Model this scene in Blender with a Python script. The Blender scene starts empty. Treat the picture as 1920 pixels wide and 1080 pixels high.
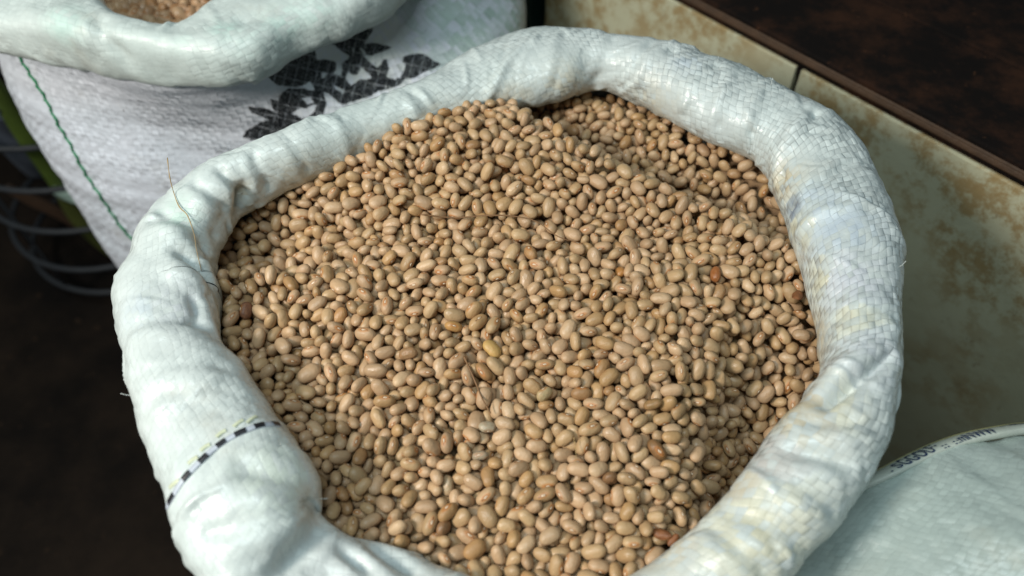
import bpy, bmesh, math, random
import numpy as np
from mathutils import Vector, Matrix, Quaternion, noise
from mathutils.bvhtree import BVHTree

random.seed(7)
rng = np.random.default_rng(7)
scene = bpy.context.scene
COL = scene.collection

# ------------------------------------------------------------------ camera
CAM_Z = 0.983
PITCH = math.radians(50.0)
FOCAL = 28.0
cam_data = bpy.data.cameras.new("camera")
cam = bpy.data.objects.new("camera", cam_data)
COL.objects.link(cam)
cam.location = (0, 0, CAM_Z)
cam.rotation_euler = (math.radians(90) - PITCH, 0, 0)
cam_data.sensor_width = 36.0
cam_data.lens = FOCAL
cam_data.clip_start = 0.02
cam_data.clip_end = 60.0
cam_data.dof.use_dof = True
cam_data.dof.focus_distance = 0.50
cam_data.dof.aperture_fstop = 4.2
scene.camera = cam
FPX = 1920 * FOCAL / 36.0
CP, SP = math.cos(PITCH), math.sin(PITCH)
CAM = Vector((0, 0, CAM_Z))


def ray(px, py):
    """direction of the sight line through a pixel of the 1920 x 1080 photograph"""
    u, v = (px - 960) / FPX, (540 - py) / FPX
    return Vector((u, CP + v * SP, -SP + v * CP))


def at(px, py, z):
    """the point of the sight line through a pixel that lies at height z"""
    d = ray(px, py)
    return CAM + d * ((z - CAM_Z) / d.z)


def proj(p):
    """world point -> photograph pixel (vectorised)"""
    p = np.asarray(p, float)
    x, y, z = p[..., 0], p[..., 1], p[..., 2] - CAM_Z
    fwd = y * CP - z * SP
    up = y * SP + z * CP
    return np.stack([960 + FPX * x / fwd, 540 - FPX * up / fwd], -1)


# ------------------------------------------------------------------ light: a covered market stall lit by a lamp, with an added fill
world = bpy.data.worlds.new("World")
scene.world = world
world.use_nodes = True
bg = world.node_tree.nodes["Background"]
bg.inputs[0].default_value = (0.72, 0.86, 0.90, 1)
bg.inputs[1].default_value = 0.095


def lamp(name, loc, target, sx, sy, power, color):
    d = bpy.data.lights.new(name, 'AREA')
    d.shape = 'RECTANGLE'
    d.size, d.size_y = sx, sy
    d.energy = power
    d.color = color
    o = bpy.data.objects.new(name, d)
    COL.objects.link(o)
    o.location = loc
    o.rotation_euler = (Vector(target) - Vector(loc)).to_track_quat('-Z', 'Y').to_euler()
    return o


lamp("stall_lamp", (-0.90, -0.22, 1.40), (0.02, 0.33, 0.6), 0.30, 0.30, 19.0, (1.0, 0.94, 0.85))
lamp("overhead_fill", (-0.25, -0.15, 2.3), (0.05, 0.4, 0.6), 1.3, 0.4, 18.5, (0.82, 0.97, 1.0))  # soft cool fill added overhead, an unseen source
scene.view_settings.view_transform = 'Standard'
scene.view_settings.look = 'None'
scene.view_settings.exposure = -0.10
scene.view_settings.gamma = 1.0
scene.cycles.use_denoising = True


# ------------------------------------------------------------------ helpers
def link(name, mesh, parent=None, mat=None):
    o = bpy.data.objects.new(name, mesh)
    COL.objects.link(o)
    if parent is not None:
        o.parent = parent
    if mat is not None:
        mesh.materials.append(mat)
    return o


def empty(name, loc):
    o = bpy.data.objects.new(name, None)
    o.location = loc
    o.empty_display_size = 0.05
    COL.objects.link(o)
    return o


def child(name, mesh, root, mat=None):
    """a part whose mesh is in world coordinates, hung under a thing's Empty"""
    o = link(name, mesh, root, mat)
    o.matrix_parent_inverse = Matrix.Translation(root.location).inverted()
    return o


def tag(o, label=None, cat=None, group=None, kind=None):
    if label: o["label"] = label
    if cat: o["category"] = cat
    if group: o["group"] = group
    if kind: o["kind"] = kind
    return o


def mesh_from(verts, faces, smooth=True, name="mesh"):
    me = bpy.data.meshes.new(name)
    me.from_pydata([tuple(v) for v in verts], [], [tuple(f) for f in faces])
    if smooth:
        me.polygons.foreach_set("use_smooth", [True] * len(me.polygons))
    me.update()
    return me


def quad_mesh(V, F, smooth=True, name="mesh"):
    """numpy verts (n,3) and quads (m,4) -> mesh, fast"""
    me = bpy.data.meshes.new(name)
    V = np.ascontiguousarray(V, np.float32); F = np.ascontiguousarray(F, np.int32)
    k = F.shape[1]
    me.vertices.add(len(V)); me.vertices.foreach_set("co", V.ravel())
    me.loops.add(F.size); me.loops.foreach_set("vertex_index", F.ravel())
    me.polygons.add(len(F))
    me.polygons.foreach_set("loop_start", np.arange(0, F.size, k, dtype=np.int32))
    me.polygons.foreach_set("loop_total", np.full(len(F), k, np.int32))
    if smooth:
        me.polygons.foreach_set("use_smooth", np.ones(len(F), bool))
    me.update(calc_edges=True)
    me.validate()
    return me


def grid_mesh(P, UV=None, name="mesh"):
    """P (nu,nv,3) -> quads; UV (nu,nv,2) in metres"""
    nu, nv = P.shape[:2]
    I = np.arange(nu * nv).reshape(nu, nv)
    F = np.stack([I[:-1, :-1], I[1:, :-1], I[1:, 1:], I[:-1, 1:]], -1).reshape(-1, 4)
    me = quad_mesh(P.reshape(-1, 3), F, True, name)
    if UV is not None:
        uvl = me.uv_layers.new(name="UVMap")
        uvl.data.foreach_set("uv", UV.reshape(-1, 2)[F.ravel()].astype(np.float32).ravel())
    return me


def color_attr(me, name, rgba):
    a = me.attributes.new(name, 'FLOAT_COLOR', 'POINT')
    a.data.foreach_set("color", np.ascontiguousarray(rgba, np.float32).ravel())


def float_attr(me, name, val):
    a = me.attributes.new(name, 'FLOAT', 'POINT')
    a.data.foreach_set("value", np.ascontiguousarray(val, np.float32).ravel())


def tube(points, radii, seg=6, name="tube", caps=True):
    pts = [Vector(p) for p in points]
    n = len(pts)
    if not hasattr(radii, '__len__'):
        radii = [radii] * n
    V, F = [], []
    up = Vector((0.13, 0.21, 1)).normalized()
    for i, p in enumerate(pts):
        t = (pts[min(i + 1, n - 1)] - pts[max(i - 1, 0)]).normalized()
        s = t.cross(up)
        if s.length < 1e-3: s = t.cross(Vector((1, 0, 0)))
        s.normalize(); w = s.cross(t)
        for k in range(seg):
            a = 2 * math.pi * k / seg
            V.append(p + radii[i] * (math.cos(a) * s + math.sin(a) * w))
    for i in range(n - 1):
        for k in range(seg):
            k2 = (k + 1) % seg
            F.append((i * seg + k, i * seg + k2, (i + 1) * seg + k2, (i + 1) * seg + k))
    if caps:
        F.append(tuple(range(seg - 1, -1, -1)))
        F.append(tuple((n - 1) * seg + k for k in range(seg)))
    return mesh_from(V, F, True, name)


def catmull(P, n, closed=False):
    """resample control rows P (m,k) through a Catmull-Rom spline, n samples evenly in arc length of the first 3 columns"""
    P = np.asarray(P, float); m = len(P)
    out = []
    segs = m if closed else m - 1
    for i in range(segs):
        idx = [(i - 1), i, i + 1, i + 2]
        idx = [j % m for j in idx] if closed else [min(max(j, 0), m - 1) for j in idx]
        p0, p1, p2, p3 = P[idx]
        t = np.linspace(0, 1, 40, endpoint=False)[:, None]
        out.append(0.5 * ((2 * p1) + (-p0 + p2) * t + (2 * p0 - 5 * p1 + 4 * p2 - p3) * t ** 2 + (-p0 + 3 * p1 - 3 * p2 + p3) * t ** 3))
    out = np.concatenate(out + [P[:1] if closed else P[-1:]])
    s = np.concatenate([[0], np.cumsum(np.linalg.norm(np.diff(out[:, :3], axis=0), axis=1))])
    q = np.linspace(0, s[-1], n)
    return np.stack([np.interp(q, s, out[:, k]) for k in range(P.shape[1])], 1), q


def fbm(P, scale, octaves=3, seed=0.0):
    off = Vector((seed * 3.7, seed * 1.3, seed * 7.1))
    return np.array([noise.fractal(Vector(p) * scale + off, 1.0, 2.0, octaves, noise_basis='PERLIN_ORIGINAL') for p in P])


def grid_normals(P):
    du = np.gradient(P, axis=0); dv = np.gradient(P, axis=1)
    n = np.cross(du, dv)
    return n / np.maximum(np.linalg.norm(n, axis=-1, keepdims=True), 1e-9)


def seg_dist(P, A, B):
    A = np.asarray(A); B = np.asarray(B); d = B - A
    t = np.clip(((P - A) @ d) / (d @ d), 0, 1)
    q = A + t[..., None] * d
    return np.linalg.norm(P - q, axis=-1), t


Z0 = 0.600          # height of the bean surface in the middle of the open sack

# ------------------------------------------------------------------ rolled rim of a sack
def rim_controls(pairs):
    """pairs: inner edge pixel, outer edge pixel, height of the roll's centre over Z0, half height -> centre x,y,z, half width, half height"""
    C = []
    for (ix, iy), (ox, oy), zc, b in pairs:
        C.append(at((ix + ox) / 2, (iy + oy) / 2, Z0 + zc))
    cen = sum(C, Vector()) / len(C)
    rows = []
    for c, ((ix, iy), (ox, oy), zc, b) in zip(C, pairs):
        n2 = np.array([ox - ix, oy - iy], float); half = np.linalg.norm(n2) / 2; n2 /= 2 * half
        er = Vector((c.x - cen.x, c.y - cen.y, 0)).normalized()
        e = 1e-4
        p0 = proj(c)
        gr = ((proj(c + er * e) - p0) / e) @ n2
        gz = ((proj(c + Vector((0, 0, e))) - p0) / e) @ n2
        v = half ** 2 - (b * gz) ** 2
        a = math.sqrt(max(v, (0.45 * half) ** 2)) / abs(gr)
        rows.append((c.x, c.y, c.z, min(max(a, 0.016), 0.05), b))
    return rows


def sweep_roll(rows, nu, nv, power=2.3):
    R, q = catmull(rows, nu, closed=True)
    T = np.roll(R[:, :2], -6, 0) - np.roll(R[:, :2], 6, 0)
    T[:6] = R[6:12, :2] - R[-8:-2, :2]; T[-6:] = T[:6]
    T /= np.linalg.norm(T, axis=1, keepdims=True)
    N = np.stack([T[:, 1], -T[:, 0], np.zeros(nu)], 1)
    c = R[:, :2].mean(0)
    if ((R[:, :2] - c) * N[:, :2]).sum() < 0: N = -N
    ph = np.linspace(-math.pi * 0.75, math.pi * 1.25, nv)     # seam low on the inner side
    cs, sn = np.cos(ph), np.sin(ph)
    cs = np.sign(cs) * np.abs(cs) ** (2 / power); sn = np.sign(sn) * np.abs(sn) ** (2 / power)
    P = R[:, None, :3] + R[:, None, 3:4] * cs[None, :, None] * N[:, None, :] + R[:, None, 4:5] * sn[None, :, None] * np.array([0, 0, 1.0])
    per = np.linalg.norm(np.diff(P, axis=1), axis=2)
    v = np.concatenate([np.zeros((nu, 1)), np.cumsum(per, 1)], 1)
    v -= v.mean(1, keepdims=True)
    UV = np.stack([np.repeat(q[:, None], nv, 1), v], -1)
    return P, UV, R


def crumple(P, amp, seed, creases=(), rough=1.0, wrinkles=0, facets=0.0):
    """real folds in a grid surface: broad unevenness, short wrinkles and pinched creases"""
    sh = P.shape
    n = grid_normals(P)
    if np.allclose(P[:, 0], P[:, -1], atol=1e-5):
        c = P.mean(1, keepdims=True)                              # a roll: outward from its own centre line
    else:
        c = P.reshape(-1, 3).mean(0) - np.array([0, 0, 0.2])
    n = n * np.sign(((P - c) * n).sum())
    F = P.reshape(-1, 3)
    d = amp * fbm(F, 14.0, 2, seed) + amp * 0.55 * rough * fbm(F * np.array([1, 1, 0.7]), 38.0, 3, seed + 4)
    r = fbm(F, 65.0, 2, seed + 9)
    d += -0.0006 * rough * (1 - np.minimum(1, np.abs(r) * 7)) ** 2 * np.clip(fbm(F, 20.0, 1, seed + 15) * 3, 0, 1)
    if facets:                                                    # flat facets between sharp folds, as crumpled plastic has
        wq = fbm(F, 30.0, 2, seed + 21) * 0.25
        vd = np.array([noise.voronoi(Vector(p) * facets + Vector((w_, seed, -w_)))[0][:2] for p, w_ in zip(F * np.array([1, 1, 0.8]), wq)])
        e_ = vd[:, 1] - vd[:, 0]
        d += 0.0030 * (np.minimum(e_, 0.42) - 0.2) + 0.0010 * (vd[:, 0] - 0.3)
    d = d.reshape(sh[:2])
    for A, B, w, depth, lip in creases:
        dist, t = seg_dist(P, A, B)
        k = np.sin(np.pi * np.clip(t * 0.9 + 0.05, 0, 1)) ** 0.6
        d += k * (-depth * np.exp(-(dist / w) ** 2))
        ax = np.cross(np.asarray(B) - np.asarray(A), n); ax /= np.maximum(np.linalg.norm(ax, axis=-1, keepdims=True), 1e-9)
        side = ((P - np.asarray(A)) * ax).sum(-1)
        d += k * lip * np.exp(-((side - 2.2 * w) / (1.8 * w)) ** 2) * (dist < 6 * w)
    # many short wrinkles, mostly across the roll
    r_ = np.random.default_rng(int(seed) + 50)
    nu, nv = sh[:2]
    for _ in range(wrinkles):
        i = int(r_.integers(nu)); j = int(r_.integers(nv)); A = P[i, j]
        di = int(r_.normal(0, nu * 0.012)); dj = int(r_.choice([-1, 1]) * r_.uniform(0.06, 0.22) * nv)
        B = P[(i + di) % nu, min(max(j + dj, 0), nv - 1)]
        if np.linalg.norm(B - A) < 0.004: continue
        i0, i1 = max(0, i - nu // 14), min(nu, i + nu // 14)
        Q = P[i0:i1]; dist, t = seg_dist(Q, A, B)
        w = r_.uniform(0.0010, 0.0024); dep = r_.uniform(0.0006, 0.0026)
        k = np.sin(np.pi * np.clip(t, 0.02, 0.98))
        ax = np.cross(B - A, n[i0:i1]); ax /= np.maximum(np.linalg.norm(ax, axis=-1, keepdims=True), 1e-9)
        side = ((Q - A) * ax).sum(-1)
        d[i0:i1] += k * (-dep * np.exp(-(dist / w) ** 2) + 0.7 * dep * np.exp(-((side - 2 * w) / (1.6 * w)) ** 2) * (dist < 5 * w))
    return P + n * d[..., None]


MAIN_PAIRS = [
    ((400, 540), (232, 600), .006, .027), ((418, 660), (240, 700), .006, .027), ((480, 735), (258, 790), .005, .027),
    ((540, 820), (300, 890), .003, .027), ((590, 900), (340, 1000), .000, .027), ((607, 965), (400, 1110), -.008, .026),
    ((660, 1003), (560, 1205), -.024, .024), ((760, 1025), (700, 1240), -.032, .023), ((860, 1080), (840, 1265), -.032, .023),
    ((1010, 1112), (1010, 1275), -.030, .024), ((1160, 1080), (1230, 1240), -.024, .025), ((1260, 1015), (1390, 1160), -.014, .026),
    ((1340, 950), (1500, 1055), -.004, .026), ((1410, 870), (1600, 930), .004, .026), ((1480, 800), (1660, 830), .010, .026),
    ((1528, 730), (1688, 720), .012, .026), ((1530, 640), (1693, 620), .014, .026), ((1515, 530), (1688, 530), .018, .025),
    ((1495, 430), (1665, 430), .021, .025), ((1470, 355), (1632, 345), .021, .024), ((1440, 310), (1590, 260), .024, .024),
    ((1395, 272), (1520, 200), .026, .023), ((1310, 245), (1420, 150), .028, .022), ((1200, 195), (1250, 83), .029, .022),
    ((1120, 172), (1130, 58), .029, .022), ((1020, 190), (1040, 53), .029, .022), ((910, 205), (930, 88), .027, .020),
    ((830, 240), (790, 148), .026, .019), ((700, 290), (650, 207), .025, .019), ((570, 338), (520, 252), .027, .020),
    ((480, 380), (400, 308), .022, .022), ((435, 430), (320, 362), .016, .024), ((410, 485), (262, 430), .010, .026),
    ((402, 512), (240, 510), .007, .027),
]
MAIN_ROWS = rim_controls(MAIN_PAIRS)


def heap(x, y):
    """target height of the bean surface over Z0: a mound towards the back, hollows behind it and at the right"""
    ys = np.array([0.10, 0.16, 0.21, 0.27, 0.325, 0.368, 0.415, 0.445, 0.475, 0.50, 0.56])
    hs = np.array([-.038, -.026, -.014, -.003, .007, .007, .032, .038, .033, .024, .010])
    h = np.interp(y, ys, hs)
    w = np.exp(-((x - 0.20) / 0.10) ** 2)                         # the mound fades to the right
    h = h * (1 - 0.15 * w * (y > 0.3))
    h = h - 0.016 * np.clip((-0.08 - x) / 0.08, 0, 1.2) * (y > 0.34)
    # hollow between the mound's crest and the rim at the back right
    yc = np.interp(x, [-.03, 0.0, .015, .077, .157, .20], [.50, .466, .450, .404, .364, .335])
    sd = (y - yc) * 0.90
    fade = np.interp(x, [-.015, .02, .15, .19], [0, 1, 1, .35])
    h = h + 0.011 * np.exp(-(sd / 0.03) ** 2) * np.interp(x, [.03, .10, .15, .19], [0, .4, 1, .3])
    h = h - fade * np.minimum(np.clip((sd - 0.001) * 1.4, 0, 1), np.interp(x, [0.0, .05, .09, .14], [.028, .038, .046, .048]) - 0.65 * np.clip(sd - .036, 0, .04)) * (y > 0.3)
    # hollow along the right front of the rim
    al = (x - 0.146) * 0.44 + (y - 0.232) * 0.90; cr = (x - 0.146) * 0.90 - (y - 0.232) * 0.44
    h = h - 0.062 * np.exp(-(al / 0.068) ** 2 - (np.minimum(cr, 0.3 * cr) / 0.030) ** 2)
    h = h + 0.008 * np.exp(-(np.hypot(x - 0.095, (y - 0.25) / 1.6) / 0.05) ** 2)
    return h

# ------------------------------------------------------------------ bean shapes
def bean_shape(sub, seed):
    """kidney-ish bean, 11.7 mm long along x, its eye on the hollow side at -y"""
    bm = bmesh.new()
    bmesh.ops.create_icosphere(bm, subdivisions=sub, radius=1.0)
    r = np.random.default_rng(seed)
    L = 0.00585 * r.uniform(0.96, 1.06); W = 0.0040 * r.uniform(0.94, 1.05); T = 0.0032 * r.uniform(0.95, 1.08)
    bend = r.uniform(0.10, 0.20); dent = r.uniform(0.05, 0.13); skew = r.uniform(-0.10, 0.10)
    V = np.array([v.co[:] for v in bm.verts])
    bm.verts.ensure_lookup_table()
    F = np.array([[v.index for v in f.verts] for f in bm.faces])
    bm.free()
    x, y, z = V.T
    ends = 1.0 + 0.07 * (x * x) * (1 - x * x) * 4
    px = L * x
    py = W * (y * ends * (1 + skew * x) + bend * (0.35 - x * x) * -1.0 * 0.9)
    py += W * dent * np.exp(-(x / 0.45) ** 2) * np.clip(-y, 0, 1)
    pz = T * z * ends * (1 - skew * 0.6 * x)
    return np.stack([px, py, pz], 1), F, V

# ------------------------------------------------------------------ materials
class NT:
    def __init__(self, name):
        self.m = bpy.data.materials.new(name); self.m.use_nodes = True
        self.t = self.m.node_tree; self.bsdf = self.t.nodes["Principled BSDF"]

    def n(self, typ, **kw):
        nd = self.t.nodes.new(typ)
        for k, v in kw.items(): setattr(nd, k, v)
        return nd

    def put(self, sock, v):
        if hasattr(v, "is_output"): self.t.links.new(v, sock)
        else: sock.default_value = v

    def math(self, op, a, b=0.0, c=0.0, clamp=False):
        nd = self.n("ShaderNodeMath", operation=op, use_clamp=clamp)
        for s, v in zip(nd.inputs, (a, b, c)): self.put(s, v)
        return nd.outputs[0]

    def mix(self, f, a, b, blend='MIX'):
        nd = self.n("ShaderNodeMix", data_type='RGBA', blend_type=blend)
        self.put(nd.inputs[0], f)
        for s, v in ((nd.inputs[6], a), (nd.inputs[7], b)):
            self.put(s, v if hasattr(v, "is_output") or len(v) == 4 else (*v, 1))
        return nd.outputs[2]

    def noise(self, vec, scale, detail=2.0, rough=0.5, out=0):
        nd = self.n("ShaderNodeTexNoise")
        if vec is not None: self.put(nd.inputs["Vector"], vec)
        nd.inputs["Scale"].default_value = scale; nd.inputs["Detail"].default_value = detail
        nd.inputs["Roughness"].default_value = rough
        return nd.outputs[out]

    def step(self, v, lo, hi):
        nd = self.n("ShaderNodeMapRange", interpolation_type='SMOOTHSTEP')
        self.put(nd.inputs[0], v); nd.inputs[1].default_value = lo; nd.inputs[2].default_value = hi
        return nd.outputs[0]

    def xyz(self, v):
        nd = self.n("ShaderNodeSeparateXYZ"); self.put(nd.inputs[0], v); return nd.outputs

    def vec(self, x, y, z=0.0):
        nd = self.n("ShaderNodeCombineXYZ")
        for s, v in zip(nd.inputs, (x, y, z)): self.put(s, v)
        return nd.outputs[0]

    def attr(self, name, kind='GEOMETRY'):
        nd = self.n("ShaderNodeAttribute", attribute_name=name, attribute_type=kind); return nd.outputs

    def obj(self):
        return self.n("ShaderNodeTexCoord").outputs["Object"]

    def geo(self):
        return self.n("ShaderNodeNewGeometry").outputs["Position"]

    def bump(self, h, strength=1.0, dist=0.001):
        nd = self.n("ShaderNodeBump"); nd.inputs["Strength"].default_value = strength
        nd.inputs["Distance"].default_value = dist; self.put(nd.inputs["Height"], h); return nd.outputs[0]

    def set(self, **kw):
        for k, v in kw.items():
            s = self.bsdf.inputs[k.replace("_", " ")]
            if not hasattr(v, "is_output") and hasattr(s.default_value, "__len__") and len(v) == 3: v = (*v, 1)
            self.put(s, v)
        return self.m


def plain(name, col, rough=0.5, var=0.35, scale=60.0, bump=0.0, metal=0.0, spec=0.5):
    k = NT(name); p = k.geo()
    c = k.mix(k.noise(p, scale, 4, 0.6), [x * (1 - var) for x in col], [min(1, x * (1 + var)) for x in col])
    kw = dict(Base_Color=c, Roughness=rough, Metallic=metal, Specular_IOR_Level=spec)
    if bump: kw["Normal"] = k.bump(k.noise(p, scale * 4, 3, 0.6), 0.6, bump)
    return k.set(**kw)


def fabric(name, base, cell, relief, flat_noise=0.5, shift=0.35, rough=0.31):
    """woven polypropylene tape: plain weave of flat shiny tapes, each a little different, over a UV map in metres"""
    k = NT(name)
    uvn = k.n("ShaderNodeUVMap", uv_map="UVMap").outputs[0]
    P = k.geo()
    wob = k.n("ShaderNodeVectorMath", operation='SUBTRACT'); k.put(wob.inputs[0], k.noise(P, 34, 2, 0.5, 1)); wob.inputs[1].default_value = (.5, .5, .5)
    wsc = k.n("ShaderNodeVectorMath", operation='SCALE'); k.put(wsc.inputs[0], wob.outputs[0]); wsc.inputs[3].default_value = 0.011
    add = k.n("ShaderNodeVectorMath", operation='ADD'); k.put(add.inputs[0], uvn); k.put(add.inputs[1], wsc.outputs[0])
    x, y, _ = k.xyz(add.outputs[0])
    u = k.math('DIVIDE', k.math('ADD', x, k.math('MULTIPLY', y, shift)), cell)
    v = k.math('DIVIDE', k.math('SUBTRACT', y, k.math('MULTIPLY', x, 0.05)), cell * 0.92)
    fu, fv = k.math('FLOOR', u), k.math('FLOOR', v)
    cu, cv = k.math('FRACT', u), k.math('FRACT', v)
    par = k.math('FLOORED_MODULO', k.math('ADD', fu, fv), 2.0)
    wn = k.n("ShaderNodeTexWhiteNoise", noise_dimensions='2D'); k.put(wn.inputs["Vector"], k.vec(fu, fv))
    rnd = wn.outputs[0]; rx, ry, _ = k.xyz(wn.outputs[1])
    # crown of the tape on top: along u where par = 0, along v where par = 1
    su, sv = k.math('SINE', k.math('MULTIPLY', cu, math.pi)), k.math('SINE', k.math('MULTIPLY', cv, math.pi))
    crown = k.math('ADD', k.math('MULTIPLY', su, k.math('SUBTRACT', 1.0, par)), k.math('MULTIPLY', sv, par))
    eu = k.math('MINIMUM', k.math('MULTIPLY', k.math('MINIMUM', cu, k.math('SUBTRACT', 1.0, cu)), 7.0), 1.0)
    ev = k.math('MINIMUM', k.math('MULTIPLY', k.math('MINIMUM', cv, k.math('SUBTRACT', 1.0, cv)), 7.0), 1.0)
    wa = k.math('ADD', 0.25, k.math('MULTIPLY', rx, 0.75)); wb = k.math('MULTIPLY', ry, 0.35)   # dark where a tape dives under, faint along its sides
    gu = k.math('MULTIPLY', k.math('SUBTRACT', 1.0, eu), k.math('ADD', k.math('MULTIPLY', wa, k.math('SUBTRACT', 1.0, par)), k.math('MULTIPLY', wb, par)))
    gv = k.math('MULTIPLY', k.math('SUBTRACT', 1.0, ev), k.math('ADD', k.math('MULTIPLY', wa, par), k.math('MULTIPLY', wb, k.math('SUBTRACT', 1.0, par))))
    edge = k.math('SUBTRACT', 1.0, k.math('MAXIMUM', gu, gv))
    tilt = k.math('ADD', k.math('MULTIPLY', k.math('SUBTRACT', rx, 0.5), k.math('SUBTRACT', cu, 0.5)),
                  k.math('MULTIPLY', k.math('SUBTRACT', ry, 0.5), k.math('SUBTRACT', cv, 0.5)))
    where = k.math('MULTIPLY', k.attr('weave')[2], k.step(k.noise(P, 26, 3, 0.55), 0.30, 0.66))                       # the weave stands out in some places, is pressed flat in others
    hgt = k.math('ADD', k.math('MULTIPLY', crown, 0.55), k.math('ADD', k.math('MULTIPLY', edge, 0.45), k.math('MULTIPLY', tilt, 2.2)))
    hgt = k.math('MULTIPLY', hgt, k.math('ADD', k.math('MULTIPLY', where, 0.9), 0.10))
    fine = k.noise(P, 420, 3, 0.6)
    hgt = k.math('ADD', hgt, k.math('MULTIPLY', fine, flat_noise))
    nrm = k.bump(hgt, 1.0, relief)
    tape = k.math('ADD', 1.0, k.math('MULTIPLY', k.math('SUBTRACT', rnd, 0.5), k.math('ADD', 0.05, k.math('MULTIPLY', where, 0.17))))
    col = k.mix(k.noise(P, 7, 3, 0.6), [c * f for c, f in zip(base, (0.90, 0.98, 0.97))], [min(1, c * f) for c, f in zip(base, (1.04, 1.01, 1.02))])
    col = k.mix(1.0, col, k.vec(tape, tape, tape), 'MULTIPLY')
    seam = k.math('SUBTRACT', 1.0, k.math('MULTIPLY', k.math('SUBTRACT', 1.0, edge), k.math('ADD', 0.03, k.math('MULTIPLY', where, 0.30))))  # shadow at the tape ends, darkened into the colour
    col = k.mix(1.0, col, k.vec(seam, seam, seam), 'MULTIPLY')
    # worn-in print, stains and painted rim shade laid on by a vertex paint (rgb + strength), broken up tape by tape
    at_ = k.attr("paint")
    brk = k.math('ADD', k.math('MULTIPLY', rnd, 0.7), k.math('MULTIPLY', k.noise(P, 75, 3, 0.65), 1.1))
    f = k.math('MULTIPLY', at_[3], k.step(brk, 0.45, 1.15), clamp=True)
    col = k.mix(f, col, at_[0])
    # dirt: brown film in patches, dark specks
    film = k.math('MULTIPLY', k.step(k.noise(P, 23, 4, 0.65), 0.56, 0.80), 0.22)
    col = k.mix(film, col, (0.42, 0.36, 0.25))
    vo = k.n("ShaderNodeTexVoronoi"); k.put(vo.inputs["Vector"], P); vo.inputs["Scale"].default_value = 48.0; vo.inputs["Randomness"].default_value = 1.0
    sr, sg, _ = k.xyz(vo.outputs["Color"])
    size = k.math('MULTIPLY', k.math('MULTIPLY', sr, sr), 0.058)
    speck = k.math('MULTIPLY', k.math('LESS_THAN', vo.outputs["Distance"], size), k.math('GREATER_THAN', sg, 0.52))
    col = k.mix(k.math('MULTIPLY', speck, 0.85), col, (0.05, 0.035, 0.02))
    r = k.math('ADD', rough - 0.06, k.math('MULTIPLY', rnd, 0.16))
    return k.set(Base_Color=col, Roughness=r, Normal=nrm, Specular_IOR_Level=0.55)


def bean_material(name, cols, rough=0.40, mott=0.5, wrinkle=0.0):
    k = NT(name)
    loc = k.attr("loc")[1]
    rnd = k.math('ADD', k.attr("rnd")[2], k.attr("rnd", 'OBJECT')[2])
    wn = k.n("ShaderNodeTexWhiteNoise", noise_dimensions='1D'); k.put(wn.inputs["W"], rnd)
    r1, r2, r3 = k.xyz(wn.outputs[1])
    ramp = k.n("ShaderNodeValToRGB"); k.put(ramp.inputs[0], r1)
    els = ramp.color_ramp.elements
    while len(els) < len(cols): els.new(0.5)
    for e, (p, c) in zip(els, cols): e.position = p; e.color = (*c, 1)
    seed = k.n("ShaderNodeVectorMath", operation='ADD'); k.put(seed.inputs[0], loc); k.put(seed.inputs[1], k.vec(k.math('MULTIPLY', r2, 40), k.math('MULTIPLY', r3, 40), k.math('MULTIPLY', r1, 40)))
    S = seed.outputs[0]
    val = k.math('ADD', 0.86, k.math('MULTIPLY', r2, 0.28))
    col = k.mix(1.0, ramp.outputs[0], k.vec(val, val, val), 'MULTIPLY')
    m = k.step(k.noise(S, 2.2, 4, 0.6), 0.38, 0.72)
    col = k.mix(k.math('MULTIPLY', m, 0.30 * mott), col, (0.50, 0.24, 0.11))
    m2 = k.step(k.noise(S, 9.0, 3, 0.6), 0.60, 0.78)
    col = k.mix(k.math('MULTIPLY', m2, 0.35 * mott), col, (0.33, 0.19, 0.09))
    x, y, z = k.xyz(loc)
    front = k.math('LESS_THAN', y, 0.0)
    xx = k.math('SUBTRACT', x, 0.05)
    d = k.math('SQRT', k.math('ADD', k.math('POWER', k.math('DIVIDE', xx, 0.46), 2.0), k.math('POWER', k.math('DIVIDE', z, 0.37), 2.0)))
    d = k.math('ADD', d, k.math('MULTIPLY', k.math('SUBTRACT', k.noise(S, 6.0, 2), 0.5), 0.5))
    ring = k.math('MULTIPLY', front, k.math('SUBTRACT', 1.0, k.step(d, 0.75, 1.5)))
    col = k.mix(k.math('MULTIPLY', ring, k.math('ADD', 0.12, k.math('MULTIPLY', r3, 0.62))), col, (0.46, 0.17, 0.04))
    line = k.math('MULTIPLY', front, k.math('MULTIPLY', k.math('SUBTRACT', 1.0, k.step(d, 0.52, 0.66)), k.step(d, 0.42, 0.5)))
    col = k.mix(k.math('MULTIPLY', line, 0.7), col, (0.16, 0.06, 0.02))
    eye = k.math('MULTIPLY', front, k.math('SUBTRACT', 1.0, k.step(d, 0.34, 0.46)))
    col = k.mix(k.math('MULTIPLY', eye, 0.9), col, (0.66, 0.52, 0.37))
    dx = k.math('SUBTRACT', x, 0.42)
    dot = k.math('MULTIPLY', front, k.math('LESS_THAN', k.math('ADD', k.math('POWER', dx, 2.0), k.math('POWER', z, 2.0)), 0.006))
    col = k.mix(k.math('MULTIPLY', dot, 0.8), col, (0.10, 0.04, 0.02))
    h = k.math('ADD', k.math('MULTIPLY', k.noise(S, 2.5, 2), 0.8 + wrinkle * 3), k.math('MULTIPLY', k.noise(S, 14, 2), 0.10 + wrinkle))
    h = k.math('SUBTRACT', h, k.math('MULTIPLY', eye, 0.18))
    rr = k.math('ADD', rough - 0.07, k.math('MULTIPLY', r3, 0.16))
    return k.set(Base_Color=col, Roughness=rr, Normal=k.bump(h, 0.7, 0.0007), Specular_IOR_Level=0.42)


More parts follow.
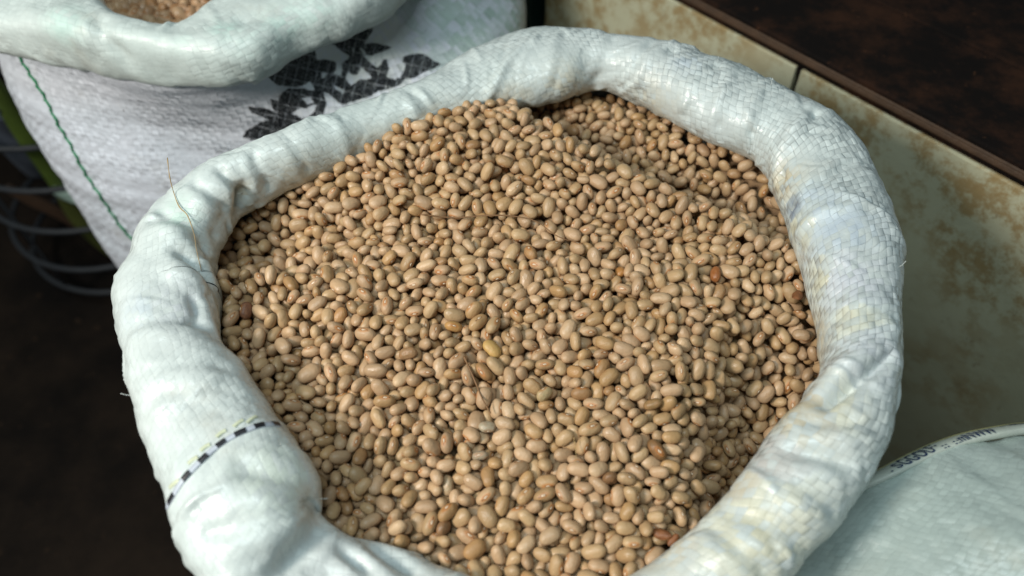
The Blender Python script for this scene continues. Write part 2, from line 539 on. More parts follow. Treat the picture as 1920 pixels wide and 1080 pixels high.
M_MAIN = fabric("white_woven_plastic", (0.575, 0.625, 0.615), 0.0047, 0.00050)
M_BACK_ROLL = fabric("greenish_woven_plastic", (0.55, 0.61, 0.59), 0.0050, 0.00042, shift=0.2, rough=0.42)
M_BACK = fabric("lavender_white_woven_plastic", (0.69, 0.72, 0.80), 0.0058, 0.00075, shift=0.0, rough=0.46)
M_SIDE = fabric("grey_green_woven_plastic", (0.36, 0.415, 0.395), 0.0036, 0.0004, shift=0.5, rough=0.30)
TAN = [(0.0, (0.53, 0.37, 0.22)), (0.12, (0.465, 0.312, 0.184)), (0.40, (0.44, 0.288, 0.166)), (0.60, (0.45, 0.308, 0.166)), (0.84, (0.40, 0.262, 0.135)), (0.95, (0.43, 0.265, 0.120)), (0.985, (0.37, 0.21, 0.09)), (1.0, (0.31, 0.175, 0.08))]
M_BEAN = bean_material("tan_bean_skin", TAN, 0.40, 0.34)
BRN = [(0.0, (0.41, 0.26, 0.15)), (0.45, (0.48, 0.325, 0.19)), (0.8, (0.33, 0.20, 0.115)), (1.0, (0.40, 0.21, 0.09))]
M_BROWN_BEAN = bean_material("brown_bean_skin", BRN, 0.42, 0.6)


def one(name, c, **kw):
    return bean_material(name, [(0.0, c), (1.0, [x * 1.06 for x in c])], **kw)


M_EYE = plain("bean_eye", (0.62, 0.50, 0.36), 0.6, 0.2, 900)
M_INK = None

# ------------------------------------------------------------------ floor
floor_k = NT("dark_dirty_floor")
fp = floor_k.geo()
fc = floor_k.mix(floor_k.step(floor_k.noise(fp, 5, 5, 0.65), 0.35, 0.7), (0.002, 0.0014, 0.0011), (0.013, 0.0085, 0.0055))
fc = floor_k.mix(floor_k.step(floor_k.noise(fp, 60, 3, 0.6), 0.62, 0.75), fc, (0.02, 0.012, 0.007))
M_FLOOR = floor_k.set(Base_Color=fc, Roughness=0.85, Specular_IOR_Level=0.12, Normal=floor_k.bump(floor_k.noise(fp, 45, 5, 0.6), 0.5, 0.004))
fx = np.linspace(-4, 4, 9)
FXg, FYg = np.meshgrid(fx, fx + 1.0, indexing='ij')
tag(link("floor", grid_mesh(np.stack([FXg, FYg, 0 * FXg], -1)), None, M_FLOOR), kind="structure")


def box(name, size, M, parent, mat, bevel=0.002, jitter=0.0):
    """bevelled box, size (x,y,z) centred on the matrix M"""
    bm = bmesh.new()
    bmesh.ops.create_cube(bm, size=1.0)
    for v in bm.verts: v.co = Vector([c * s for c, s in zip(v.co, size)])
    if bevel: bmesh.ops.bevel(bm, geom=bm.edges[:], offset=bevel, segments=2, affect='EDGES', profile=0.6)
    if jitter:
        for v in bm.verts: v.co += Vector([random.uniform(-jitter, jitter) for _ in range(3)])
    for v in bm.verts: v.co = M @ v.co
    me = bpy.data.meshes.new(name); bm.to_mesh(me); bm.free()
    return child(name, me, parent, mat) if parent is not None else link(name, me, None, mat)


# ------------------------------------------------------------------ tiled counter behind the sack
tk = NT("stained_beige_tile")
tp = tk.geo()
tc = tk.mix(tk.noise(tp, 9, 4, 0.6), (0.40, 0.395, 0.27), (0.53, 0.515, 0.375))
_, _, tz0 = tk.xyz(tp)
near_top = tk.math('MULTIPLY', tk.step(tz0, 0.36, 0.575), 0.26)
zone = tk.math('ADD', tk.noise(tp, 5.5, 3, 0.6), near_top)
st = tk.math('MULTIPLY', tk.step(tk.noise(tp, 34, 6, 0.75), 0.42, 0.60), tk.step(zone, 0.50, 0.74))
tc = tk.mix(tk.math('MULTIPLY', st, 0.78), tc, (0.25, 0.150, 0.040))
st2 = tk.step(tk.noise(tp, 70, 4, 0.7), 0.60, 0.74)
tc = tk.mix(tk.math('MULTIPLY', st2, 0.55), tc, (0.15, 0.085, 0.028))
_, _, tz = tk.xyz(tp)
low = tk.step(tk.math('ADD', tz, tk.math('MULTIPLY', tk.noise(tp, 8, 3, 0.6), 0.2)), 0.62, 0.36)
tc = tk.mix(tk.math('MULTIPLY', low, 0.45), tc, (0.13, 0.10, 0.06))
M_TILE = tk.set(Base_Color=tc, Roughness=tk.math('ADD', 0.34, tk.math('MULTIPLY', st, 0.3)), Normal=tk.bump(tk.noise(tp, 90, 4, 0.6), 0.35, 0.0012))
rk = NT("rusty_dark_metal")
rp = rk.geo()
rc = rk.mix(rk.step(rk.noise(rp, 14, 6, 0.7), 0.40, 0.66), (0.004, 0.0026, 0.0022), (0.030, 0.0125, 0.0065))
rc = rk.mix(rk.step(rk.noise(rp, 110, 4, 0.7), 0.63, 0.76), rc, (0.055, 0.024, 0.011))
M_RUST = rk.set(Base_Color=rc, Roughness=0.85, Normal=rk.bump(rk.noise(rp, 130, 5, 0.65), 0.7, 0.0012), Specular_IOR_Level=0.15)
M_STRIP = plain("brown_rusty_strip", (0.055, 0.028, 0.013), 0.65, 0.6, 70, 0.0008)
M_GROUT = plain("dark_grout", (0.045, 0.036, 0.026), 0.9, 0.5, 120)
M_GREEN = plain("dark_green_paint", (0.008, 0.022, 0.018), 0.45, 0.3, 40)
CT = 0.583
OJ = Vector((0.253, 0.600, 0))
E1 = Vector((0.653, -0.757, 0)).normalized()
NB = Vector((0.757, 0.653, 0)).normalized()       # away from the camera


def wall_M(s, d, z):
    o = OJ + E1 * s + NB * d
    return Matrix(((E1.x, NB.x, 0, o.x), (E1.y, NB.y, 0, o.y), (0, 0, 1, z), (0, 0, 0, 1)))


counter = empty("counter", (OJ.x + 0.2, OJ.y + 0.1, 0))
tag(counter, "stained beige tiled counter with a dark rusty top behind the sacks", "counter")
box("carcass", (1.43, 0.60, CT - 0.03), wall_M(0.385, 0.309, (CT - 0.03) / 2), counter, M_GROUT, 0)
for (s0, s1) in ((-0.33, 0.0), (0.0, 0.40), (0.40, 0.80), (0.80, 1.10)):
    for (z0, z1) in ((0.0, 0.165), (0.165, 0.572)):
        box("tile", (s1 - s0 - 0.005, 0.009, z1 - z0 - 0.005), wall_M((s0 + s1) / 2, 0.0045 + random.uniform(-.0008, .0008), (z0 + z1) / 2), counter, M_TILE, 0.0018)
box("edge_strip", (1.47, 0.0045, 0.006), wall_M(0.385, 0.0, 0.579), counter, M_STRIP, 0.0015, 0.0006)
for (d0, d1) in ((0.0028, 0.118), (0.121, 0.36), (0.363, 0.62)):
    box("plank", (1.47, d1 - d0, 0.026), wall_M(0.385, (d0 + d1) / 2, CT - 0.010), counter, M_RUST, 0.002)
post = empty("post", (-0.012, 0.905, 0))
tag(post, "dark green post between the printed sack and the tiled counter", "post")
Mp = wall_M(-0.375, 0.02, 0.55); box("shaft", (0.06, 0.06, 1.1), Mp, post, M_GREEN, 0.004)
Mp = wall_M(-0.375, 0.02, 0.006); box("foot_plate", (0.10, 0.10, 0.012), Mp, post, M_GREEN, 0.003)

# ------------------------------------------------------------------ the open sack in the middle
PR, UVR, ROLLR = sweep_roll(MAIN_ROWS, 900, 120)
_g = grid_mesh(PR[::3, ::3])
smooth_bvh = BVHTree.FromPolygons([tuple(v.co) for v in _g.vertices], [tuple(p.vertices) for p in _g.polygons])
bpy.data.meshes.remove(_g)


def A3(x, y, z=0.03):
    """point of the rolled rim (else of a level plane) on the sight line through a pixel"""
    h = smooth_bvh.ray_cast(CAM, ray(x, y).normalized())
    return np.array(h[0]) if h[0] is not None else np.array(at(x, y, Z0 + z))


roll_cr = [   # creases pressed into the roll: end points on it, width, depth, raised lip
    (A3(1530, 212), A3(1466, 338), .0026, .0130, .0036),
    (A3(1672, 668), A3(1548, 760), .0036, .0120, .0040),
    (A3(996, 88), A3(904, 202), .0018, .0060, .0028),
    (A3(1262, 95, .060), A3(1200, 175, .045), .0035, .0060, .0030),
    (A3(1225, 80, .060), A3(1190, 125, .055), .0030, .0030, .0020),
    (A3(455, 350, .045), A3(445, 395, .025), .0045, .0100, .0030),
    (A3(300, 395, .030), A3(385, 470, .030), .0045, .0080, .0035),
    (A3(365, 345, .035), A3(420, 395, .035), .0035, .0060, .0030),
    (A3(410, 320, .040), A3(445, 352, .040), .0030, .0050, .0025),
    (A3(330, 470, .030), A3(395, 530, .020), .0045, .0070, .0030),
    (A3(245, 615, .020), A3(420, 600, .025), .0050, .0045, .0020),
    (A3(420, 640, .025), A3(360, 560, .032), .0035, .0045, .0020),
    (A3(450, 880, .025), A3(590, 930, .018), .0060, .0060, .0030),
    (A3(600, 985, -.005), A3(520, 1075, -.01), .0060, .0100, .0040),
    (A3(690, 1015, -.015), A3(780, 1075, -.02), .0050, .0060, .0030),
    (A3(1480, 850, .025), A3(1590, 870, .022), .0040, .0050, .0020),
    (A3(1360, 960, .02), A3(1500, 1010, .02), .0060, .0050, .0020),
    (A3(1640, 385, .045), A3(1500, 470, .04), .0040, .0022, .0012),
    (A3(1340, 125, .055), A3(1290, 220, .045), .0030, .0040, .0020),
    (A3(1440, 170), A3(1410, 250), .0026, .0035, .0022), (A3(1385, 145), A3(1350, 235), .0024, .0028, .0018),
    (A3(1600, 300), A3(1530, 350), .0026, .0035, .0020), (A3(1630, 395), A3(1510, 440), .0022, .0026, .0016), (A3(1680, 590), A3(1560, 600), .0028, .0030, .0018),
    (A3(1150, 70), A3(1120, 150), .0030, .0028, .0016), (A3(1060, 62), A3(1040, 160), .0026, .0024, .0014), (A3(770, 170), A3(800, 235), .0026, .0030, .0016),
    (A3(640, 220), A3(665, 290), .0026, .0028, .0016), (A3(540, 255), A3(575, 320), .0028, .0034, .0018), (A3(475, 290), A3(500, 355), .0028, .0040, .0020),
    (A3(285, 420), A3(400, 440), .0028, .0040, .0022), (A3(260, 520), A3(390, 560), .0032, .0034, .0018), (A3(255, 700), A3(420, 690), .0036, .0030, .0016),
    (A3(1430, 880), A3(1560, 960), .0032, .0045, .0024), (A3(1520, 800), A3(1650, 800), .0030, .0040, .0022), (A3(1330, 985), A3(1440, 1075), .0040, .0050, .0024),
    (A3(390, 1000), A3(560, 960), .0040, .0040, .0020), (A3(640, 1030), A3(700, 1078), .0034, .0050, .0024),
]
PR = crumple(PR, 0.0026, 2.0, roll_cr, 0.8, 200, 24.0)
roll_me = grid_mesh(PR, UVR, "rolled_rim")


def paint(P, spots):
    """spots: centre, radius, colour, strength -> rgba per vertex"""
    F = P.reshape(-1, 3); out = np.zeros((len(F), 4))
    for c, r, col, s in spots:
        a = s * np.exp(-(np.linalg.norm(F - np.asarray(c), axis=1) / r) ** 2)
        m = a > out[:, 3]; out[m, :3] = col; out[m, 3] = a[m]
    return out


TAN_SHADE = (0.50, 0.41, 0.25); BLUE = (0.36, 0.45, 0.58); NAVY = (0.06, 0.10, 0.20); OCH = (0.55, 0.50, 0.30); GREY = (0.50, 0.53, 0.58)  # the tan is shade and bean bounce tinted onto the rim's inner edge
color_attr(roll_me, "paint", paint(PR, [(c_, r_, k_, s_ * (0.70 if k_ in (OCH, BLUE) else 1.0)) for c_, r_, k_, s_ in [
    (A3(1470, 345, .02), .014, TAN_SHADE, 0.9), (A3(1500, 430, .02), .016, OCH, 0.9), (A3(1490, 395, .03), .010, NAVY, 0.8), (A3(1530, 380, .04), .014, BLUE, 0.9),
    (A3(1580, 430, .045), .022, BLUE, 0.8), (A3(1600, 520, .045), .022, GREY, 0.9), (A3(1545, 520, .03), .016, OCH, 0.9), (A3(1530, 640, .02), .020, TAN_SHADE, 0.9),
    (A3(1600, 590, .04), .018, OCH, 0.7), (A3(1640, 660, .04), .020, GREY, 0.6), (A3(1500, 780, .02), .020, TAN_SHADE, 0.9), (A3(1560, 760, .03), .018, OCH, 0.8),
    (A3(1440, 860, .02), .020, (0.40, 0.36, 0.33), 0.7), (A3(1420, 990, .03), .035, OCH, 0.85), (A3(1380, 900, .02), .016, TAN_SHADE, 0.7), (A3(1260, 1020, .015), .020, TAN_SHADE, 0.6),
    (A3(1060, 165, .03), .018, TAN_SHADE, 0.55), (A3(960, 195, .03), .018, TAN_SHADE, 0.5), (A3(1220, 190, .03), .018, TAN_SHADE, 0.45), (A3(820, 235, .03), .014, TAN_SHADE, 0.6),
    (A3(700, 285, .03), .014, TAN_SHADE, 0.65), (A3(560, 335, .025), .014, TAN_SHADE, 0.6), (A3(455, 370, .02), .010, TAN_SHADE, 0.7), (A3(1290, 120, .06), .010, BLUE, 0.6),
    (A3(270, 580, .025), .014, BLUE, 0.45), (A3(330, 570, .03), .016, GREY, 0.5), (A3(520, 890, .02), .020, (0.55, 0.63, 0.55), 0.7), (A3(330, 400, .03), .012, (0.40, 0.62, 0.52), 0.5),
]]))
main_sack = empty("open_sack", (0.0, 0.31, 0))
tag(main_sack, "open white woven sack with a thick rolled rim, full of tan beans", "sack")
def weave_amount(P):
    """how far the tapes stand out: pressed flat at the left and front, crisp at the right"""
    x, y = P[..., 0].ravel(), P[..., 1].ravel()
    return np.clip(0.26 + 0.80 * np.clip((x + 0.06) / 0.22, 0, 1) + 0.12 * np.clip((y - 0.35) / 0.1, 0, 1) - 0.30 * np.clip((0.22 - y) / 0.08, 0, 1) * (x > -0.05), 0.12, 1.0)


float_attr(roll_me, "weave", weave_amount(PR))
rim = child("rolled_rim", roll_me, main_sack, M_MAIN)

nb = 240
RB, qb = catmull(MAIN_ROWS, nb, closed=True)
cenb = RB[:, :2].mean(0)
rad_dir = RB[:, :2] - cenb; rad_dir /= np.linalg.norm(rad_dir, axis=1, keepdims=True)
lev = [(0.0, -.004), (0.02, .004), (0.06, .010), (0.15, .020), (0.3, .026), (0.5, .024), (0.7, .014), (0.86, -.004), (0.96, -.022), (1.0, -.040)]
zl = np.linspace(0, 1, 50); ol = np.interp(zl, [a for a, _ in lev], [b for _, b in lev])
PB = np.zeros((nb, 50, 3))
for j in range(50):
    mixr = min(1, zl[j] * 1.6)
    PB[:, j, :2] = RB[:, :2] + rad_dir * (ol[j] + mixr * 0.0)
    PB[:, j, 2] = RB[:, 2] * (1 - zl[j]) + 0.002
UVB = np.stack([np.repeat(qb[:, None], 50, 1), PB[:, :, 2]], -1)
mb_me = grid_mesh(crumple(PB, 0.004, 5.0, (), 0.8), UVB, "body")
color_attr(mb_me, "paint", np.zeros((len(mb_me.vertices), 4)))
float_attr(mb_me, "weave", np.full(len(mb_me.vertices), 0.6))
child("body", mb_me, main_sack, M_MAIN)

roll_bvh = BVHTree.FromPolygons([tuple(v) for v in PR.reshape(-1, 3)], [tuple(p.vertices) for p in roll_me.polygons])


def on_surface(bvh, px, py, lift=0.0005):
    h = bvh.ray_cast(CAM, ray(px, py).normalized())
    if h[0] is None: return None
    n = h[1] if h[1].dot(ray(px, py)) < 0 else -h[1]
    return h[0] + n * lift, n


def ribbon(bvh, path, width, lift, name, s0=0.0, s1=1.0, n=60, thick=0.0003):
    """a flat woven band lying on a surface along a path of pixels"""
    Q, q = catmull([(x, y, 0) for x, y in path], 160)
    f = np.linspace(s0, s1, n) * q[-1]
    hit = [on_surface(bvh, np.interp(a, q, Q[:, 0]), np.interp(a, q, Q[:, 1]), lift) for a in f]
    hit = [h for h in hit if h]
    V = []; m = len(hit)
    for i, (p, nn) in enumerate(hit):
        t = (hit[min(i + 1, m - 1)][0] - hit[max(i - 1, 0)][0]).normalized()
        sd = t.cross(nn).normalized()
        V += [p - sd * width / 2 - nn * thick * 2, p - sd * width / 2, p + sd * width / 2, p + sd * width / 2 - nn * thick * 2]
    F = []
    for i in range(m - 1):
        for c in range(3): F.append((i * 4 + c, i * 4 + c + 1, i * 4 + 5 + c, i * 4 + 4 + c))
    return mesh_from(V, F, True, name)


M_BAND = plain("grey_tape", (0.50, 0.55, 0.62), 0.4, 0.12, 300)
M_DASH = plain("black_ink", (0.018, 0.018, 0.022), 0.4, 0.4, 500)
STR = [(314, 950), (322, 936), (342, 903), (370, 872), (402, 842), (438, 818), (478, 801), (505, 796), (524, 797)]
band = child("marker_band", ribbon(roll_bvh, STR, .0031, .0007, "marker_band"), main_sack, M_BAND)
for a, b in ((0.03, 0.10), (0.215, 0.285), (0.375, 0.45), (0.535, 0.61), (0.68, 0.765), (0.825, 0.895), (0.95, 0.995)):
    child("dash", ribbon(roll_bvh, STR, .0030, .0011, "dash", a, b, 9), band, M_DASH)
M_YEL = plain("faded_yellow_print", (0.60, 0.65, 0.47), 0.4, 0.15, 200)
for px, py in ((472, 786), (447, 793), (415, 812), (385, 838), (362, 862), (328, 906)):
    me = ribbon(roll_bvh, [(px - 9, py + 8), (px, py), (px + 9, py - 5)], .0020, .0005, "yellow_mark", n=8)
    child("yellow_mark", me, main_sack, M_YEL)

# settled resting places of the beans: x, y, z (0.1 mm), three turn components, size; the first 285 are the largest in view
BEAN_ROWS = [
-518,1997,-278,32,6,-90,115,724,1936,-262,-74,-24,-44,108,781,2109,-209,31,26,0,121,-1702,2918,-66,-7,-56,-69,122,-1384,3226,26,83,-36,-22,108,-899,3880,105,16,12,33,117,
-743,1987,-222,57,-80,-10,102,-558,1906,-225,2,-36,-73,103,-624,2053,-216,-37,10,50,109,289,2155,-201,4,-89,-36,106,451,1934,-271,-18,-7,81,113,580,3992,183,2,-9,93,120,
878,2011,-242,-20,49,-81,93,879,2079,-192,33,-4,-11,96,806,2154,-135,-43,38,-17,113,852,2333,-104,-15,98,-1,95,1056,2035,-354,29,26,-29,101,1188,2229,-466,-4,60,77,102,
951,2387,-108,-26,44,-78,101,978,3153,34,2,85,29,122,1356,2776,-219,-32,-39,83,122,1622,3217,-43,-37,-59,50,105,-1707,2969,1,-44,-29,41,106,-1543,3034,-20,17,71,61,120,
-1520,3289,38,61,-32,-63,112,-1453,3812,-45,-84,-7,4,114,-1193,2625,-79,-93,-32,-3,122,-1069,2633,-86,-23,-66,47,103,-1068,2924,-32,-44,29,17,104,-996,3211,1,-70,-68,-8,117,
-1167,3303,32,-26,25,-58,111,-1207,3887,46,-7,17,-97,111,-999,1919,-223,15,14,-83,108,-1063,2242,-194,-67,-1,26,107,-953,2443,-116,40,-32,-80,106,-853,1761,-246,-44,-41,57,96,
-965,1845,-241,54,-75,-17,99,-891,2217,-167,-33,-34,45,111,-837,2336,-169,-12,56,-52,118,-887,2877,-33,-71,2,-17,118,-674,2206,-188,-39,-50,41,100,-738,2191,-160,-5,63,-40,102,
-763,2349,-130,64,-12,-50,104,-667,3411,25,-35,85,-6,116,-875,3801,75,-27,36,-82,115,-501,1802,-298,26,13,-49,106,-677,1972,-220,48,44,26,94,-590,2345,-168,-13,55,6,113,
-585,2464,-157,-36,6,76,118,-449,2189,-166,1,-90,-2,119,-738,2461,-123,-70,2,6,108,-501,3046,-5,28,28,-82,101,-366,2089,-195,-4,31,-93,98,-447,3256,22,-20,16,21,114,
-286,1643,-320,-95,-22,17,104,-239,1729,-312,-64,27,-7,115,-275,1813,-268,22,-36,20,118,-271,2076,-199,24,-27,-22,96,-323,2709,-75,-28,57,-71,114,-188,1543,-308,-55,-78,25,112,
-198,1774,-262,16,39,51,100,-205,2354,-161,73,66,-10,122,-259,2614,-96,-29,-76,19,106,-207,2972,-39,-37,65,-61,122,-27,2046,-222,91,9,-37,108,-118,2785,-58,89,-34,-23,118,
-111,3178,13,25,3,-87,111,-166,4049,226,51,-9,-83,114,10,1709,-289,14,-57,-48,111,-29,1773,-269,-96,7,5,94,-21,2402,-132,7,-13,78,99,-2,3483,27,4,-20,47,119,-146,3816,105,16,-12,80,108,
79,1601,-322,20,55,50,102,28,1844,-288,-83,-12,15,107,-55,1871,-239,6,24,-76,99,79,2012,-205,-46,85,17,90,34,2242,-178,77,-61,-7,108,81,2466,-131,35,53,74,106,89,3267,6,27,-21,68,122,
-52,3851,114,-5,13,-91,114,164,1783,-291,17,51,74,107,178,1929,-226,-5,82,-51,110,125,2079,-228,6,-24,70,111,137,2192,-163,11,-44,88,108,194,2678,-64,-2,87,-47,103,98,4075,241,22,-28,82,111,
255,1642,-319,11,-95,25,99,192,2005,-220,-23,-7,3,112,283,2047,-190,78,56,22,93,306,2341,-127,-81,15,-10,95,246,3845,88,33,-17,65,115,314,1583,-306,-77,-52,7,109,
283,1885,-280,-22,-49,-82,100,391,1973,-230,-32,-22,-27,100,432,1636,-289,-12,81,52,116,535,1807,-248,4,10,98,87,353,1913,-251,48,-23,-24,111,477,1984,-217,25,57,73,111,
506,2151,-163,-66,64,32,104,394,2188,-147,-39,81,-12,98,398,2355,-116,45,1,55,105,602,1620,-297,43,43,-77,111,538,1674,-273,3,22,-90,99,620,1833,-230,1,-30,41,98,608,2135,-129,49,51,63,109,
661,2749,-14,37,1,-22,112,718,1760,-273,-34,6,73,99,774,1811,-247,29,-25,-1,89,649,2288,-117,-38,-36,67,110,579,2435,-84,-41,85,-17,106,560,2572,-40,-91,-33,-13,108,710,2808,-8,9,13,-19,106,
920,1845,-318,-61,45,-34,100,680,2049,-187,-22,-56,74,104,892,2171,-163,75,-8,-7,98,724,2473,-50,57,-6,30,108,664,2656,-29,-10,72,-63,110,775,3177,53,-23,72,-32,104,
1057,2191,-254,43,-87,-10,100,891,2415,-76,-38,62,56,112,1077,2383,-186,-9,-93,-16,96,866,2637,-28,47,12,-1,114,981,2608,-33,-34,-64,31,99,813,3057,26,-15,6,17,104,
1154,2097,-473,56,7,-18,114,918,2488,-52,67,-3,5,112,1099,2646,-70,46,-8,61,110,1202,2816,-77,25,-22,91,113,1077,3062,49,-21,12,88,106,1018,3260,62,91,-18,33,111,1238,2881,-38,44,-53,63,111,
1529,2703,-518,25,50,59,119,1335,3094,-23,70,67,14,117,1367,3305,52,16,-11,-28,110,1761,3207,-47,23,-18,84,118,-1666,2811,-34,28,71,50,107,-1634,3039,-8,-21,39,-61,102,
-1527,2855,-42,49,-4,-78,112,-1438,2632,-76,-42,17,88,108,-1368,2793,-37,-87,39,-15,116,-1400,2990,-26,52,8,78,112,-1232,2312,-160,-2,72,-68,94,-1261,2433,-124,21,-59,76,104,
-1196,2500,-90,-19,-14,-27,122,-1315,2717,-72,-37,20,15,108,-1204,3092,-6,12,-5,-94,107,-1114,2291,-142,-32,5,-44,105,-1113,2771,-56,55,14,-77,103,-1076,3199,35,-34,-93,7,122,
-957,2130,-174,62,30,-3,108,-849,2138,-184,55,-76,-14,99,-967,2221,-169,-45,-18,76,107,-896,2564,-110,54,42,23,103,-803,2642,-76,71,-8,0,122,-961,2721,-63,-29,-86,-39,98,
-986,2849,-45,62,-48,-56,102,-915,3149,11,-27,-73,57,110,-1087,3906,66,28,-90,-20,115,-761,1795,-261,80,25,13,107,-848,2031,-200,40,-19,86,112,-771,2539,-102,25,-36,81,104,
-770,3074,-2,-52,-56,41,103,-758,2763,-64,56,16,11,104,-611,1751,-248,58,-15,28,101,-637,1814,-278,-44,-57,-6,113,-691,1884,-239,91,-35,15,106,-815,1967,-199,0,34,-85,95,
-563,2089,-180,0,-70,69,104,-599,2913,-34,-96,-24,7,102,-592,3861,119,20,11,-18,111,-439,1780,-255,-38,-41,41,113,-655,2406,-122,72,44,-6,102,-522,2533,-115,86,42,24,104,
-650,2591,-89,86,47,-5,103,-546,3374,29,90,0,17,113,-509,4241,303,-28,-28,30,113,-367,1766,-278,-71,-14,56,107,-346,1832,-234,-73,-29,23,106,-466,1865,-234,1,-20,-97,105,
-357,1995,-247,63,55,49,103,-366,2212,-159,-36,45,-55,110,-459,2272,-141,-80,35,-24,98,-428,2669,-95,-62,-70,-13,111,-475,3849,120,-8,16,6,112,-265,2162,-179,-62,57,-5,103,
-346,2622,-80,31,-70,62,99,-353,3005,-12,42,19,-8,114,-198,1648,-286,29,3,31,117,-143,1921,-221,-20,82,-43,111,-248,1903,-236,-36,-39,-76,101,-134,2024,-199,66,72,13,104,
-228,2252,-141,40,90,-8,105,-248,2485,-103,-76,44,-12,101,-235,3031,7,-66,-41,-7,106,-72,1623,-298,-59,-56,-56,99,-214,1990,-197,53,-1,-28,105,-56,2243,-149,27,-12,24,104,
-163,2468,-101,-71,-59,-21,112,-166,2629,-68,-27,-85,29,106,6,1604,-323,-85,-33,-35,98,-131,1814,-244,-84,47,1,117,38,2065,-181,-26,44,-84,110,-26,2122,-179,-5,-24,57,93,
-41,2319,-138,-9,-40,89,108,-90,2422,-140,-17,-39,55,105,-98,2667,-63,35,27,86,111,-113,2935,-16,-46,-20,53,115,10,3280,32,-36,51,-66,110,-95,3294,33,-9,97,-9,103,17,3942,172,-38,-22,34,113,
76,1673,-283,9,-3,37,100,75,1925,-231,-70,-28,25,105,62,2141,-167,3,-18,93,98,155,2342,-135,0,19,83,104,-13,2610,-90,20,5,73,102,56,3624,49,3,-97,-11,114,159,1627,-306,22,85,44,92,
199,1709,-254,-95,-24,-9,102,81,1809,-252,20,-17,90,93,121,2276,-142,9,0,-30,104,188,2488,-89,-80,-28,15,95,120,2540,-88,10,-42,84,100,232,1566,-305,-3,-48,44,106,
319,1760,-254,-33,15,-13,100,186,1864,-266,-51,73,-42,102,292,2223,-128,-88,-27,-23,96,342,2727,-57,-23,-3,-93,104,286,2790,-42,-8,4,-89,106,287,3163,27,-1,56,69,118,
279,1935,-213,-25,21,-44,100,366,2052,-165,-97,10,0,107,368,2631,-73,-87,17,-28,100,380,2818,-26,61,39,61,104,340,2901,-14,11,19,-82,110,397,3647,32,-12,-13,92,117,
455,1563,-297,-19,10,-1,104,414,1829,-213,53,67,33,96,475,2056,-174,28,-93,-2,106,439,2275,-118,-64,-7,17,115,400,2489,-85,-84,0,3,107,464,2424,-88,-36,-7,-19,105,552,2787,-3,22,91,31,98,
431,3009,0,0,90,-35,100,468,3862,125,70,11,66,113,639,1682,-271,-41,0,-1,103,608,1753,-257,17,-18,96,96,680,1823,-261,26,-61,-48,99,573,1908,-198,-66,-67,-11,103,625,1997,-172,-64,18,4,99,
562,2249,-134,7,-30,90,93,526,2637,-47,-77,-50,5,106,503,2970,-9,21,-7,22,106,527,3431,47,56,-5,-61,115,649,1913,-204,16,-68,47,109,710,2130,-152,38,2,29,94,547,2318,-100,-29,2,24,99,
721,2579,-42,20,17,-64,112,769,2643,-12,50,56,54,104,728,3013,31,8,-10,72,103,759,4031,241,3,-18,88,114,798,1935,-209,24,24,-23,90,810,2040,-179,56,-17,-2,91,684,2183,-114,0,-22,-81,105,
770,2838,24,27,13,-29,101,763,3544,48,-21,-90,-5,118,931,1938,-279,9,-94,20,99,894,2224,-119,26,15,6,99,848,2565,-16,-52,-14,8,99,954,2736,8,-37,-65,63,102,1168,2573,-179,67,67,21,114,
913,3092,46,-6,25,95,108,1141,3180,43,-19,32,-43,104,1242,2662,-190,54,18,-58,108,1122,3287,60,31,-13,-78,112,1072,3469,51,53,56,61,110,1344,2407,-587,-29,30,-48,104,
1230,3088,13,-8,-14,-15,100,1124,3801,150,67,3,52,109,1199,3384,67,-34,-33,-12,110,1592,2649,-555,40,6,55,109,1532,2751,-437,-13,-32,23,110,1606,2722,-458,-34,86,26,110,
1718,3018,-235,-13,18,-50,111,1812,2979,-179,12,-9,-14,100,-1990,3749,-199,73,-24,-56,88,-1875,3404,-340,37,-40,81,96,-1941,3682,-353,70,47,48,107,-1909,3761,-239,9,89,39,98,
-1958,3795,-140,-30,0,-94,105,-1780,3091,-104,24,95,-8,110,-1778,3245,-74,-91,-12,8,109,-1896,3445,-137,50,-7,-12,100,-1877,3881,-133,20,-15,75,111,-1799,3889,-108,-13,42,-19,89,
-1631,2214,-259,13,-53,-81,83,-1614,2353,-246,-13,86,46,99,-1598,2470,-197,-19,-51,68,102,-1725,2769,-188,-81,53,4,122,-1735,2966,-151,2,-38,71,102,-1675,3053,-159,-11,-95,26,97,
-1729,3138,-141,60,-11,-41,93,-1641,3259,-29,-70,65,-8,97,-1722,3358,-103,81,35,19,99,-1649,3441,-385,33,-31,-63,88,-1674,3763,-273,12,-13,-77,100,-1749,3821,-242,-2,87,45,97,
-1671,3960,-72,-9,36,-69,116,-1586,2160,-268,16,-40,-85,104,-1653,2602,-154,-2,-29,35,113,-1623,2962,-168,-68,-25,19,104,-1549,3082,-129,53,12,52,96,-1655,3130,-128,84,-30,-29,97,
-1584,3202,-45,37,-12,43,94,-1645,3835,-196,-93,-9,-22,104,-1634,4026,8,-27,-10,-55,94,-1390,2057,-266,-31,93,-3,95,-1490,2158,-260,2,-17,24,107,-1437,2241,-222,-24,37,-52,102,
-1456,2709,-231,49,-2,47,99,-1504,2822,-229,94,26,14,83,-1453,2890,-190,35,-13,5,94,-1504,3179,-94,18,9,95,100,-1483,3247,-55,21,5,88,119,-1482,3356,-61,-57,7,43,107,
-1563,3847,-199,37,27,-58,90,-1499,3908,-129,37,-10,40,103,-1563,3977,-63,8,-41,88,98,-1463,4049,64,57,76,-7,101,-1363,1865,-291,-46,77,-30,104,-1424,1914,-288,59,-63,-38,91,
